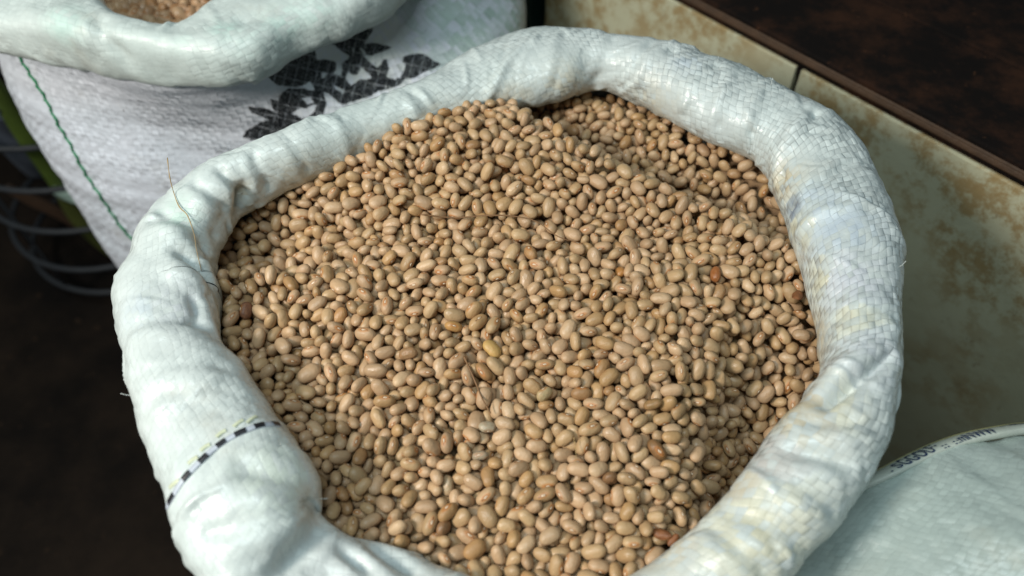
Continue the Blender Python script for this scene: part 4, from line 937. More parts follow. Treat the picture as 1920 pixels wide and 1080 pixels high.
-1553,3014,-101,60,21,-25,101,-1603,3102,-81,16,2,-63,110,-1599,3307,-72,-45,-14,78,104,-1589,3514,-180,-54,67,49,99,-1504,3387,-282,87,9,-33,110,-1643,3480,-315,-4,-22,-86,93,
-1640,3743,-209,55,-79,-2,110,-1693,3858,-118,1,-94,-6,114,-1617,3905,-87,33,-22,-79,97,-1534,2629,-180,39,-84,-9,100,-1512,2758,-191,-19,60,3,97,-1573,2796,-148,37,41,38,105,
-1448,2817,-158,-83,-52,-1,100,-1462,2944,-230,0,-63,64,79,-1540,3136,-55,45,6,-27,92,-1483,3140,-20,62,-19,-47,101,-1505,3416,-133,-45,56,68,88,-1594,3401,-264,52,29,-72,98,
-1571,3744,-184,41,33,84,98,-1515,3804,-188,11,57,-65,97,-1564,3867,-107,85,2,39,99,-1573,3951,3,52,-43,-56,111,-1418,2316,-178,-46,5,87,103,-1388,2453,-250,-38,46,76,104,
-1332,2547,-173,79,0,15,81,-1465,2566,-215,96,10,14,90,-1320,2695,-141,15,95,-23,101,-1375,2757,-227,-34,71,56,88,-1395,2858,-109,7,-84,-23,105,-1440,2936,-143,-38,-12,-5,94,
-1420,3151,-56,42,59,64,99,-1445,3787,-179,11,41,-74,105,-1405,3936,-92,8,96,20,89,-1518,3998,62,7,41,85,91,-1287,2321,-240,26,3,-90,117,-1338,2398,-256,59,-34,29,103,
-1315,2613,-95,50,61,17,89,-1234,2658,-140,3,-31,-85,107,-1283,2793,-186,-61,-40,-3,91,-1307,2840,-141,16,-55,-80,97,-1332,2916,-119,88,-43,-11,97,-1311,3063,-96,61,42,47,91,
-1336,3153,-64,74,65,10,103,-1326,3269,29,12,85,38,100,-1324,3538,-240,-77,-60,8,99,-1378,3597,-202,-15,-61,-67,104,-1308,3722,-207,-70,48,-45,116,-1376,3758,-185,27,25,-68,109,
-1380,3858,-94,1,84,-26,99,-1422,4010,8,70,-59,-33,94,-1270,4090,144,-39,12,40,101,-1245,2269,-211,19,31,-21,88,-1167,2365,-221,-53,65,-51,93,-1243,2444,-262,6,-70,69,115,
-1119,2574,-202,11,-23,-27,96,-1193,2612,-187,-57,67,45,99,-1165,2706,-109,66,55,48,94,-1252,2735,-154,-54,-31,-14,99,-1153,2901,-150,-1,42,51,93,-1258,2941,-103,44,10,-83,90,
-1142,3089,-67,-1,72,-17,103,-1277,3182,-37,30,-65,60,93,-1239,3286,0,12,-74,61,94,-1287,3317,-51,-11,30,-18,104,-1304,3769,-143,-37,7,35,101,-1251,3847,-97,93,31,-12,91,
-1249,3996,-16,2,11,-8,83,-1256,4021,93,26,-65,-68,109,-1117,2105,-214,-10,97,-1,113,-1153,2412,-293,29,69,48,106,-1136,2437,-203,93,-24,-17,90,-1078,2504,-170,-15,73,64,101,
-1120,2630,-154,-85,25,24,100,-1094,2692,-121,35,-21,79,103,-1134,2768,-157,-20,-39,-33,87,-1085,2865,-133,47,77,33,95,-1173,2973,-81,-22,42,87,104,-1078,3075,-21,-26,-62,-53,101,
-1136,3236,-113,16,-37,-90,94,-1137,3272,-30,17,-21,-22,100,-1169,3355,-54,-25,64,-58,101,-1079,3549,-122,5,-23,-20,105,-1137,3682,-166,19,-89,21,102,-1179,3736,-117,32,-76,37,100,
-1233,3785,-77,-18,50,-83,101,-1179,3855,-29,49,-5,-76,81,-1273,3946,28,26,-21,91,102,-1076,4038,97,13,23,0,94,-1153,4067,125,35,-79,-44,115,-1041,1903,-373,33,-62,-11,80,
-1052,1974,-298,29,25,60,99,-987,1979,-281,-60,-71,28,92,-1062,2052,-247,29,-26,91,94,-974,2144,-242,35,-55,-65,89,-1120,2292,-276,-16,39,30,90,-1000,2364,-228,-92,-33,5,95,
-1000,2449,-193,44,-52,-45,94,-985,2492,-147,-11,49,-83,87,-1044,2586,-215,-28,5,-62,114,-1023,2653,-161,86,46,-13,107,-1055,2758,-124,-49,41,39,106,-1000,2812,-163,66,66,33,93,
-1010,2977,-143,-2,-31,50,113,-981,3069,-85,-88,-26,28,116,-1012,3129,-77,-32,43,35,83,-1011,3212,-78,35,8,81,114,-1022,3369,-35,-39,-65,-46,86,-979,3426,-85,-68,-68,-23,104,
-984,3602,-108,-13,-93,20,102,-1050,3628,-144,-46,35,-79,104,-1125,3832,-141,6,62,25,99,-1017,3885,-13,53,63,31,91,-1189,3940,-9,79,35,33,103,-1001,4062,54,43,-4,5,84,
-1053,4145,139,-59,51,-60,113,-928,4149,164,45,-26,51,111,-929,1826,-344,34,23,28,115,-991,1892,-315,2,-6,-56,110,-858,2022,-354,39,-60,3,105,-924,2043,-284,16,21,36,90,
-859,2140,-299,-68,-66,6,97,-927,2220,-246,42,84,31,116,-831,2409,-213,-14,39,12,101,-879,2470,-254,-66,-51,43,105,-865,2527,-202,-9,-19,-32,98,-944,2560,-185,-42,-21,-40,109,
-919,2712,-184,27,5,46,117,-990,2734,-122,5,-34,70,94,-930,2850,-117,-80,-23,-18,106,-905,2934,-123,-71,8,33,105,-916,3014,-101,-90,-33,0,105,-908,3163,-149,-43,84,-29,96,
-865,3225,-41,39,-16,-54,100,-935,3355,-52,-45,-28,-3,117,-944,3498,-67,-13,48,28,92,-858,3582,-36,48,44,-71,107,-977,3793,-21,4,-47,73,105,-883,3894,31,10,-27,-27,97,
-948,3968,50,-39,67,-31,91,-895,4058,176,-65,42,-61,98,-919,4288,173,-34,-5,80,90,-787,1914,-363,-42,51,71,110,-855,1940,-335,88,-9,34,108,-783,1998,-325,-19,68,-25,103,
-793,2149,-312,38,-43,6,93,-838,2223,-229,76,-44,-38,118,-772,2402,-177,-46,-77,-36,101,-836,2456,-154,35,26,-88,93,-784,2539,-186,-78,43,-31,108,-869,2603,-198,92,6,-30,106,
-844,2672,-219,55,40,-20,95,-864,2839,-170,-31,-53,62,101,-815,2902,-157,69,-65,2,113,-844,2989,-109,9,-84,38,83,-814,3044,-113,91,-4,-9,93,-825,3173,-120,-31,-80,-34,95,
-801,3253,-36,17,47,76,97,-887,3306,-61,8,-86,-44,80,-828,3516,-102,32,-30,82,103,-806,3626,-86,32,-71,-15,94,-824,3724,-37,-58,1,41,101,-799,3854,-15,-48,-73,-18,96,
-895,3961,143,-70,-59,38,107,-823,4136,230,-46,37,-8,97,-774,4168,272,46,-10,-20,99,-857,4264,266,24,-74,5,81,-745,1849,-366,-88,-12,17,110,-676,1916,-320,-55,-21,-59,95,
-703,1982,-297,34,-44,-79,116,-744,2062,-276,1,18,-43,92,-681,2201,-265,39,-67,-26,95,-729,2252,-254,88,1,22,106,-635,2393,-220,-5,72,-23,100,-713,2478,-237,-72,37,52,91,
-694,2524,-162,84,-26,17,98,-751,2747,-171,-16,12,96,76,-779,2798,-134,45,-7,27,115,-729,2896,-153,-30,12,-93,97,-766,2966,-110,-17,-26,72,99,-775,3092,-98,8,0,-16,87,
-724,3271,-50,-44,2,-29,105,-779,3348,-19,40,-43,68,107,-637,3379,-46,-71,30,-57,103,-727,3406,-46,-81,14,40,107,-717,3507,-92,-10,34,-66,94,-730,3636,-100,23,86,38,93,
-716,3707,-111,20,-44,-18,100,-731,3840,-66,-81,-31,37,99,-755,3894,7,30,-65,-5,86,-741,3980,107,-10,48,-49,98,-686,4019,141,-18,27,63,97,-832,4036,137,-48,23,44,103,
-687,4216,224,37,86,15,85,-773,4300,290,-18,65,-72,98,-644,4384,192,-30,16,-8,85,-594,1711,-396,91,35,13,110,-621,1790,-391,9,-66,-59,92,-590,1930,-321,30,-11,94,96,
-637,2145,-281,82,-37,14,93,-622,2179,-223,-36,-24,49,96,-614,2274,-224,-37,68,-4,109,-567,2417,-222,-5,45,31,95,-644,2472,-210,28,32,85,98,-562,2573,-249,-39,-29,-74,88,
-628,2576,-164,97,18,-4,96,-626,2658,-153,-6,2,-85,103,-672,2842,-123,-24,96,-1,89,-563,2860,-139,92,12,28,108,-672,2948,-145,-46,45,-5,92,-624,3086,-164,-95,-9,20,79,
-611,3186,-94,-19,-86,-18,102,-576,3254,-91,65,55,-43,112,-557,3359,-79,67,-41,-27,107,-673,3455,-119,-11,73,32,92,-623,3530,-98,-6,40,-82,99,-657,3590,-70,-6,54,-68,107,
-559,3733,-49,78,-43,-40,110,-636,3797,-42,98,-10,10,93,-626,3865,2,-79,-52,17,111,-693,3916,51,69,27,-13,110,-614,4084,116,49,-61,-54,96,-626,4132,211,-19,-69,-25,101,
-529,4203,163,-32,-26,-65,86,-728,4248,290,-33,73,-58,89,-645,4377,259,2,80,-54,99,-527,1678,-363,-56,-37,-54,97,-532,1804,-373,17,1,-97,99,-411,1827,-452,-73,50,-44,88,
-524,1875,-328,8,19,12,109,-413,2065,-263,5,61,28,103,-483,2057,-210,-51,-23,-48,97,-506,2136,-233,43,-38,-76,103,-473,2317,-205,-3,-45,-6,80,-520,2373,-199,-48,71,-6,95,
-511,2445,-205,65,30,-39,92,-468,2565,-269,12,-15,-9,97,-524,2574,-195,57,-8,-49,99,-518,2719,-190,69,-69,-3,109,-528,2783,-136,12,46,57,96,-468,2855,-103,-91,18,33,85,
-577,2950,-134,-12,-13,75,98,-496,3009,-106,-88,10,-44,90,-536,3107,-115,-95,-16,-10,110,-470,3181,-52,59,33,59,115,-502,3284,-48,-62,-51,33,107,-484,3374,-47,73,-2,-55,93,
-527,3490,-27,-9,-30,14,108,-501,3609,-79,13,-95,3,88,-499,3756,-54,-41,4,-69,75,-530,3865,52,0,-8,-6,99,-599,3965,62,81,35,-33,113,-534,4000,77,-10,-18,62,89,-468,4070,230,-48,-33,80,122,
-571,4274,188,-11,-97,-2,97,-468,4385,240,70,24,64,99,-608,4436,244,10,90,-39,95,-440,1644,-385,0,16,-14,109,-364,1690,-419,-27,47,21,114,-361,1867,-376,60,-2,57,85,-442,1964,-327,1,36,15,98,
-365,2063,-329,-41,-32,-50,93,-434,2123,-224,-11,46,27,106,-429,2209,-264,-52,23,1,99,-505,2249,-209,60,-18,7,104,-407,2342,-190,15,-79,24,101,-478,2477,-148,-61,0,-56,115,
-388,2516,-225,63,-44,36,95,-389,2666,-167,-59,10,75,86,-334,2693,-148,69,-61,8,90,-405,2922,-136,-50,-2,40,117,-471,2945,-99,37,-87,-29,99,-382,3004,-129,6,81,-56,87,
-416,3093,-84,-39,28,-35,90,-369,3242,-43,2,13,-42,89,-432,3289,-56,42,17,73,93,-374,3404,-71,-20,-54,-66,107,-424,3456,-50,40,-81,40,106,-423,3557,-123,-22,-8,85,104,
-414,3751,-49,-58,-74,-21,107,-411,3828,1,38,9,89,94,-332,3882,-50,40,-91,-2,103,-452,3896,62,-95,25,0,100,-397,4073,104,9,90,8,120,-446,4091,154,-1,39,62,86,-445,4276,240,-20,-56,-66,102,
-371,4398,259,-17,58,-78,115,-443,4513,275,-82,-34,22,110,-370,4593,226,-63,-19,49,97,-337,1623,-386,88,38,8,105,-313,1814,-394,-53,-9,79,94,-276,1868,-334,4,-95,-1,105,
-326,1924,-326,-46,-52,-67,100,-278,2012,-310,9,48,-86,111,-376,2131,-316,77,-44,43,101,-259,2157,-257,-19,21,-8,113,-382,2266,-281,39,-69,18,105,-248,2369,-223,60,38,63,90,
-345,2439,-160,50,-61,52,102,-252,2567,-187,-92,10,18,103,-338,2615,-152,2,95,-28,102,-275,2710,-137,47,75,-8,94,-334,2785,-153,12,-45,70,96,-312,2858,-133,-29,37,48,97,
-301,2944,-136,93,-24,-4,97,-236,3035,-105,23,-64,72,102,-350,3076,-114,-78,52,-23,96,-323,3148,-41,78,19,-55,98,-311,3283,-35,45,-46,51,109,-297,3371,-108,51,72,40,97,
-313,3456,-106,32,44,83,93,-343,3700,-98,21,-48,-57,120,-315,3804,-90,-27,-65,4,106,-206,3925,27,-81,-45,-15,90,-364,3875,22,52,-9,-52,97,-341,3993,121,84,-13,4,105,
-367,4105,185,-25,-14,71,105,-301,4275,253,-34,84,-26,91,-375,4302,236,49,-51,-52,96,-262,4437,278,-41,14,1,95,-361,4471,316,90,-39,4,105,-249,1623,-395,71,-67,16,112,
-240,1802,-346,80,-15,56,103,-192,1864,-308,3,-1,92,108,-189,1972,-369,33,74,57,90,-112,2055,-351,23,-76,37,88,-205,2044,-258,19,-25,-31,103,-141,2179,-254,59,-70,38,103,
-213,2278,-276,65,-37,-64,114,-178,2356,-248,77,-31,-54,88,-237,2476,-235,-33,21,-70,115,-173,2513,-217,-7,-27,81,91,-254,2641,-173,87,-21,-10,114,-186,2776,-200,-38,-15,87,104,
-254,2776,-135,-39,-74,-51,100,-193,2889,-137,47,-1,-66,90,-240,2983,-153,77,-47,38,99,-179,3096,-89,-91,-4,-27,106,-275,3099,-96,50,-35,-74,107,-228,3322,-50,20,-90,30,104,
-226,3376,-118,22,26,-54,106,-203,3445,-119,12,72,-66,91,-219,3641,-44,6,-91,-11,112,-248,3846,-48,27,94,-6,100,-208,3835,31,25,93,10,96,-278,3891,49,35,-16,37,114,
-234,4006,139,44,-37,38,104,-255,4165,219,-30,83,36,76,-243,4242,236,20,54,58,100,-273,4320,205,-81,-18,-53,87,-202,4379,256,-87,-40,-23,108,-156,4503,265,-68,23,-20,87,
-170,1599,-439,7,52,-82,110,-163,1798,-375,-81,-48,12,97,-71,1855,-384,12,85,3,93,-48,2016,-286,-81,29,-39,104,-113,2070,-259,76,-41,15,107,-103,2236,-220,14,35,45,98,
-165,2263,-189,73,-61,15,91,-82,2390,-238,-85,33,33,94,-100,2466,-209,22,27,22,99,-88,2551,-219,-38,-2,-85,96,-174,2787,-123,32,-55,-66,99,-109,2678,-232,-77,-16,40,100,
-246,2878,-155,53,83,9,72,-121,2891,-147,-9,-5,-78,117,-152,3013,-119,66,38,35,103,-95,3091,-107,-55,-17,-55,112,-181,3159,-54,-15,5,26,105,-80,3247,-93,60,-55,50,88,
-138,3292,-109,1,60,-77,101,-118,3411,-146,-9,-25,93,102,-111,3471,-55,70,-70,1,97,-142,3604,-68,-49,-25,59,103,-121,3704,-72,5,53,-59,95,-170,3800,-39,-16,18,-90,107,
-131,3867,59,-45,82,25,93,-153,3996,40,-39,-18,-2,86,-124,4048,80,25,-45,7,94,-157,4134,258,-9,41,17,97,-170,4204,264,73,38,19,86,-133,4283,218,34,-34,83,81,-125,4364,305,32,18,-67,100,
-55,4575,233,-45,50,3,102,-9,4723,260,-88,-10,-32,106,9,1628,-394,72,-43,5,101,-27,1685,-352,25,-67,-27,109,1,1793,-328,-78,15,-4,93,-5,1854,-364,2,46,-43,83,11,2010,-323,-57,-1,81,82,
50,2092,-259,55,78,9,107,-26,2126,-255,-33,-76,26,95,24,2167,-230,3,40,48,102,5,2298,-275,-64,-18,-23,95,80,2348,-207,-43,-9,88,98,-36,2429,-198,49,5,79,106,4,2488,-224,57,19,-26,97,
-91,2608,-187,21,64,19,96,-51,2650,-150,35,-79,-9,100,-107,2777,-148,-44,20,-71,110,-37,2787,-99,67,14,-67,99,-47,2887,-135,60,-15,53,90,-19,3064,-63,6,35,-81,96,-86,3179,-74,-28,87,39,92,
18,3175,-57,28,-76,-38,96,2,3332,-53,27,-88,14,91,-37,3376,-86,25,-25,-92,92,-33,3485,-57,91,20,-33,98,-48,3895,58,-82,-52,-17,82,-89,3926,112,-22,-5,-81,108,-15,3966,80,-82,-23,49,91,
24,4112,205,20,-51,-39,117,-45,4241,218,17,-4,85,111,-66,4353,258,-43,-50,19,111,18,4370,312,-3,77,-57,92,14,4579,300,49,-50,42,111,78,4612,179,-24,24,73,93,52,4751,144,-24,67,7,93,
200,4812,-99,-56,-32,11,106,65,1563,-419,-73,26,55,99,43,1682,-370,-18,-53,-37,99,27,1770,-393,54,78,-27,102,83,1822,-343,46,66,-35,99,43,1896,-339,64,-9,-73,94,121,2162,-270,-18,-17,65,94,
96,2281,-211,-51,8,54,88,115,2401,-235,74,-49,20,100,52,2431,-221,-30,-20,30,99,65,2508,-197,17,9,95,96,43,2592,-243,30,80,-48,99,126,2669,-186,48,32,43,96,75,2855,-167,60,-47,48,91,
124,2926,-115,23,-10,15,99,35,2923,-144,61,29,67,103,36,3018,-96,-31,87,-35,108,63,3114,-78,-62,57,3,91,96,3175,-55,64,12,-41,98,53,3293,-61,-24,-53,28,89,21,3446,-63,57,35,7,89,
58,3527,-75,21,-94,-13,97,23,3823,-92,-60,69,-36,98,57,3835,-24,32,71,40,107,41,3918,96,-48,-37,-24,103,73,4038,118,-65,-6,-11,94,105,4148,221,-18,97,3,88,102,4237,229,-17,-24,72,107,
140,4292,284,-92,20,-18,107,257,4473,290,-52,44,-23,99,82,4536,321,8,6,-92,118,92,4800,-114,89,7,-17,98,119,4932,-93,-19,-73,56,83,108,4987,-13,81,27,39,90,159,5108,4,44,-27,47,112,
148,1813,-364,58,70,14,99,193,1868,-331,-51,-17,29,86,173,1930,-326,28,-76,-54,97,155,1994,-297,85,23,32,102,187,2095,-263,51,-60,-51,99,173,2161,-222,44,55,-3,89,
158,2231,-224,-81,-2,-14,103,191,2369,-196,11,-50,-36,92,150,2451,-201,7,35,81,97,193,2496,-228,-9,-1,79,98,131,2565,-211,-8,-12,81,93,166,2690,-132,25,43,42,105,116,2796,-146,-47,62,-59,114,
212,2923,-116,-46,71,-51,97,150,3014,-82,78,10,22,92,241,3031,-75,89,34,4,86,168,3125,-59,-57,-61,50,87,182,3204,-97,-15,85,-39,91,123,3293,-63,14,49,-76,84,186,3345,-69,-61,33,-34,92,
233,3590,-86,25,61,-13,110,131,3612,-91,-61,-71,13,103,175,3770,-89,-73,-1,-17,85,153,3878,-6,2,41,-89,97,131,3912,80,-47,11,2,100,111,3964,133,-61,20,-27,95,217,4079,139,69,-65,16,96,
165,4115,248,57,-14,-77,98,236,4248,287,-41,-25,85,103,195,4513,245,-43,29,41,113,282,4506,57,-44,48,-38,89,228,4549,-10,-20,-41,82,92,166,4995,-73,11,30,-62,104,203,5073,-87,-53,15,39,83,
304,1634,-398,73,-53,25,108,280,1698,-372,-85,-43,12,97,232,1799,-355,51,-13,-36,100,258,1859,-347,54,-31,30,82,254,1919,-332,15,43,-18,88,230,2021,-304,27,-51,-58,86,
249,2083,-236,54,42,42,99,252,2231,-230,1,41,36,110,245,2321,-206,37,-41,-62,101,247,2406,-190,-21,-90,34,86,270,2551,-203,-46,22,58,100,205,2582,-192,-10,-40,-8,95,
302,2678,-181,-20,-72,63,99,255,2760,-224,6,62,77,108,275,2821,-187,75,37,-22,101,289,2947,-69,38,-36,14,97,324,3027,-112,-19,-40,-73,97,230,3113,-85,-76,-58,26,89,
279,3175,-64,-23,-35,89,115,252,3289,-38,44,21,6,100,321,3436,-73,-88,39,5,121,294,3545,-75,3,35,43,104,246,3751,-38,69,4,70,100,169,3818,-45,-9,-13,-37,104,338,3866,97,-27,44,43,109,
224,3951,112,93,30,12,99,296,4041,177,-41,-29,-6,91,274,4101,163,96,-1,-23,82,326,4120,202,45,-77,-36,95,308,4377,265,-12,-97,-15,102,346,4497,109,-18,49,-52,102,258,4578,-109,50,11,36,90,
292,4778,-165,35,48,-39,97,236,4886,-210,56,26,33,106,287,4971,-116,0,-83,-52,105,258,5034,-89,-5,-45,8,109,333,5072,16,-59,58,-40,103,353,1675,-366,54,73,-30,101,328,1775,-392,91,9,-29,102,
365,1820,-280,-41,-32,70,97,321,1963,-339,-63,73,-14,96,321,2054,-340,-14,23,-95,100,386,2141,-251,54,-20,-73,100,402,2320,-261,-32,72,-12,85,398,2381,-214,-64,14,-61,91,
341,2388,-146,37,0,-42,84,374,2506,-198,32,69,-61,87,334,2586,-205,20,53,17,93,388,2683,-123,62,-7,55,111,353,2767,-157,-26,-19,73,88,362,2838,-107,-59,49,60,85,346,2909,-116,54,-52,60,102,
379,3017,-66,3,-47,78,106,358,3095,-97,32,-75,56,100,386,3249,-38,7,87,-46,97,355,3312,-43,18,23,7,103,412,3689,-96,17,5,3,91,319,3738,-3,29,-33,-42,102,426,3846,20,30,17,19,100,
366,3952,81,-36,57,36,95,368,4018,153,-32,-74,52,88,392,4073,183,-42,29,3,101,430,4368,205,26,45,-55,94,429,4492,94,-5,-92,-10,96,475,4575,-99,45,-1,19,97,382,4593,-291,95,-13,-15,94,
356,4788,-226,55,-17,70,98,412,4975,-74,4,17,-94,79,384,5026,-58,-57,28,72,95,493,1562,-493,10,87,24,93,477,1592,-391,45,-79,22,122,523,1642,-344,-26,-10,66,102,406,1730,-363,15,-87,20,105,
384,1945,-310,-2,19,-75,102,417,2067,-275,80,1,29,112,530,2186,-231,66,-73,0,81,456,2208,-178,21,54,-67,110,506,2377,-217,-79,11,50,83,442,2429,-179,-35,-42,82,118,478,2563,-150,2,25,-89,105,
409,2593,-155,22,23,49,97,468,2659,-116,87,-33,29,102,488,2798,-103,0,98,-13,96,439,2851,-85,-9,23,44,107,421,2952,-121,40,-23,19,88,436,3063,-89,55,67,-34,100,454,3148,-89,22,-71,-61,103,
469,3197,6,-72,2,54,103,459,3354,-49,-35,-35,-65,108,510,3419,-69,-60,-3,-59,116,474,3505,-86,92,29,-23,105,524,3576,-74,41,-19,76,87,388,3735,-57,11,-49,2,94,505,3864,42,49,-82,-7,94,
477,3929,77,30,-7,94,96,512,4131,216,-40,33,4,87,456,4222,250,82,-45,-26,96,568,4312,140,-13,57,-75,107,508,4509,-78,-41,80,32,115,649,4642,-66,13,-33,-89,103,500,4545,-159,-4,76,-58,111,
546,4748,-229,49,55,50,85,418,4889,-145,-88,-33,-23,114,464,4986,-22,-57,16,-3,102,430,5066,38,29,30,61,98,574,5123,43,-30,68,-63,107,557,1600,-390,55,69,12,101,616,1680,-335,39,-3,-5,84,
551,1728,-322,-95,3,27,104,568,1793,-310,-3,-85,50,93,550,1916,-262,40,9,-7,92,518,1973,-294,-53,71,-7,90,563,2077,-201,85,-11,35,96,577,2171,-188,-43,-49,47,106,477,2306,-228,-65,61,-40,91,
614,2385,-133,42,-73,16,106,533,2441,-168,77,-31,-20,107,581,2510,-156,-94,-13,12,108,534,2636,-141,-6,72,66,87,621,2716,-113,-66,-51,51,90,558,2818,-145,53,3,-54,90,
635,2912,-13,58,-64,40,112,562,2990,-90,-96,-18,4,99,551,3110,-106,3,-32,-93,102,609,3177,-62,58,15,-49,104,494,3293,-34,48,-66,-53,88,576,3359,-39,-24,87,-39,107,573,3523,-70,26,-54,79,99,
594,3592,-79,-34,-29,-41,87,544,3723,-51,33,23,61,111,506,3810,-21,37,-53,-65,91,548,3822,25,67,-71,13,87,556,3922,86,-46,71,-22,96,593,4103,260,18,-38,-73,87,568,4376,50,58,-29,-25,113,
593,4417,-155,84,-19,39,112,547,4488,-230,-30,-75,38,115,579,4757,-94,30,21,41,110,488,4886,-85,-73,57,-5,104,567,4887,-57,-21,32,91,88,501,5052,35,-18,-44,-67,114,643,5103,1,25,8,-87,102,
711,1652,-360,-96,6,17,102,799,1662,-386,36,-43,-35,101,720,1703,-315,-22,-7,-77,95,680,1839,-349,66,-34,-52,94,580,1952,-340,23,-73,-39,99,723,2040,-246,-52,83,-7,96,
646,2072,-285,-53,-19,-8,94,638,2136,-216,62,69,-29,82,654,2319,-218,4,44,19,85,710,2316,-157,-91,-4,-37,96,652,2466,-124,72,13,37,97,630,2507,-81,-49,11,-49,81,602,2617,-89,76,-63,6,105,
714,2680,-83,-2,88,-27,107,647,2820,-53,6,-49,77,99,698,2874,-26,-56,56,18,92,649,3014,-91,24,73,16,105,709,3022,-50,70,60,-35,95,687,3185,-25,16,47,-58,77,649,3237,12,-6,-41,36,102,
680,3328,-49,-49,63,-52,90,627,3487,-49,2,-68,54,91,662,3543,-55,17,26,-19,98,676,3693,-2,59,68,-25,103,602,3814,-17,19,-65,-44,110,625,3874,58,22,-14,63,100,700,3972,98,-44,-62,-54,92,
659,4086,257,19,35,20,98,657,4233,85,21,46,-85,85,736,4332,-166,-65,50,-25,100,707,4422,-287,-37,-12,18,109,688,4708,-167,33,-22,-61,85,699,4784,-41,37,36,-61,91,562,4834,-100,85,-18,34,93,
693,4965,42,-28,83,-45,112,774,5151,-13,54,-30,69,100,810,1786,-396,-43,40,-80,111,793,1865,-291,-1,-59,-77,95,864,1947,-333,-36,-19,81,106,744,2225,-158,57,-76,-22,96,
788,2365,-126,-43,75,48,97,762,2433,-126,-51,-32,-78,105,773,2523,-106,68,-46,-36,110,682,2611,-93,3,-61,74,86,776,2631,-85,3,-89,-41,98,765,2791,-145,-33,-40,61,99,
782,2866,-73,-32,15,26,100,711,2940,-35,-66,52,31,91,844,2992,-40,-70,51,-11,93,732,3124,-40,-4,5,-98,94,751,3203,-16,47,22,83,114,749,3292,-8,-67,-11,12,104,827,3372,-30,31,48,7,93,
749,3694,-62,56,-46,7,111,732,3818,26,17,-16,-67,106,773,3930,131,-74,-5,61,114,747,3986,179,4,-98,-9,97,861,4147,-2,-68,67,7,95,796,4311,-224,-78,-6,-25,100,711,4321,-226,21,4,77,86,
783,4515,-264,-27,80,-47,116,825,4640,-118,-56,53,-21,104,770,4701,-79,95,1,18,101,819,4799,-12,-52,-77,5,107,751,4804,3,-28,55,34,91,773,4904,-15,65,-48,-35,85,717,5053,2,-62,-43,63,88,
817,5182,-92,43,34,-62,107,938,1813,-398,37,32,64,98,926,1969,-354,37,52,-76,92,988,1959,-385,21,63,13,92,894,2140,-227,6,70,68,101,969,2223,-189,-28,18,-90,89,922,2253,-224,49,17,-8,83,
829,2451,-88,0,46,-59,93,1008,2448,-141,23,-62,12,92,895,2583,-80,54,-69,-13,102,908,2726,-56,-15,28,-78,99,847,2755,-73,-73,-43,-25,98,910,2830,-14,66,-59,39,95,806,2930,-51,-14,-24,-8,99,
867,3060,-59,-29,-44,84,93,801,3096,-38,88,18,41,92,901,3299,-12,81,-49,11,101,836,3282,-22,7,48,-40,88,851,3386,39,36,-39,-60,90,822,3465,-38,12,-19,-53,110,824,3616,-123,37,-9,73,90,
841,3713,-43,-20,-51,13,93,854,3794,74,20,-26,-85,108,933,3901,126,7,-70,-10,106,875,3954,137,-25,48,82,74,847,4188,-102,34,-87,12,98,948,4281,-153,-81,-24,4,79,912,4278,-302,-12,-31,-81,102,
872,4441,-299,-31,-13,-49,87,888,4639,-154,12,62,62,97,862,4699,-80,-13,-11,-57,91,945,4835,-81,80,-42,28,92,862,4919,-30,47,86,7,95,937,4997,-32,12,37,-64,102,860,5043,-29,-87,46,-9,90,
1104,1725,-465,-19,17,14,102,1108,1966,-485,-56,-20,52,116,1090,2061,-591,5,54,38,87,1170,2131,-550,77,-20,33,107,986,2377,-179,44,-82,-1,110,1205,2515,-320,-22,-12,-93,85,
1082,2545,-129,3,34,8,99,1012,2728,-71,6,3,98,104,967,2818,-71,16,52,27,108,1032,2854,-11,80,-20,-48,113,1037,2965,-70,-32,-92,-17,89,950,3074,-27,-1,21,67,115,1004,3219,3,-13,-94,25,98,
953,3298,-51,1,-18,-54,89,995,3393,12,87,-6,-33,89,897,3472,-47,-8,-31,48,102,1014,3578,-80,29,24,52,113,909,3696,9,-56,-46,-40,85,965,3752,22,42,63,8,100,937,3801,107,-21,14,-57,112,
988,4045,93,7,-17,-94,93,1072,4054,30,15,13,-85,100,1005,4119,-50,-82,-27,-34,93,948,4172,-148,27,83,-39,98,968,4430,-261,13,10,-97,106,977,4543,-201,-51,5,79,100,975,4635,-87,0,48,70,95,
926,4699,-53,-70,36,-2,92,1065,4787,36,32,-65,-63,113,986,4914,-53,52,31,16,116,1013,5059,-27,-86,-46,-9,113,945,5094,-44,87,-33,-34,93,1100,1561,-424,-35,53,-75,99,
1047,1616,-398,28,31,11,93,1042,1949,-521,38,-8,87,101,1198,2137,-722,-85,-21,-44,94,1100,2255,-449,52,-73,-12,88,1241,2284,-622,95,22,-9,107,1375,2381,-691,-34,83,-33,116,
1230,2419,-558,-75,23,60,87,1068,2639,-149,-61,-8,16,99,1232,2648,-282,-6,9,86,91,1093,2726,-125,-48,42,-68,106,1139,2801,-123,72,-5,-64,88,1091,2780,-72,-55,43,-52,101,
1146,3050,-12,-72,14,-5,112,1044,3121,-23,40,20,19,109,1081,3241,-15,-4,1,97,99,1015,3307,-21,29,-50,-61,101,1053,3425,-36,83,-34,39,95,974,3484,-85,-28,-82,45,102,1128,3571,-37,40,21,66,115,
998,3641,-27,-39,12,59,107,1041,3770,-1,-83,40,-17,115,1028,3928,174,-77,35,0,98,1135,3988,-51,78,0,-42,112,1146,4151,-223,-80,33,-39,87,1065,4241,-384,30,-62,-67,90,
1070,4439,-202,-22,-63,-10,88,1023,4550,-117,23,49,74,106,1053,4626,-65,83,-53,9,99,1014,4672,-20,-21,28,84,98,1150,4856,-21,-84,-46,-13,108,1094,4885,-62,18,-74,-51,87,
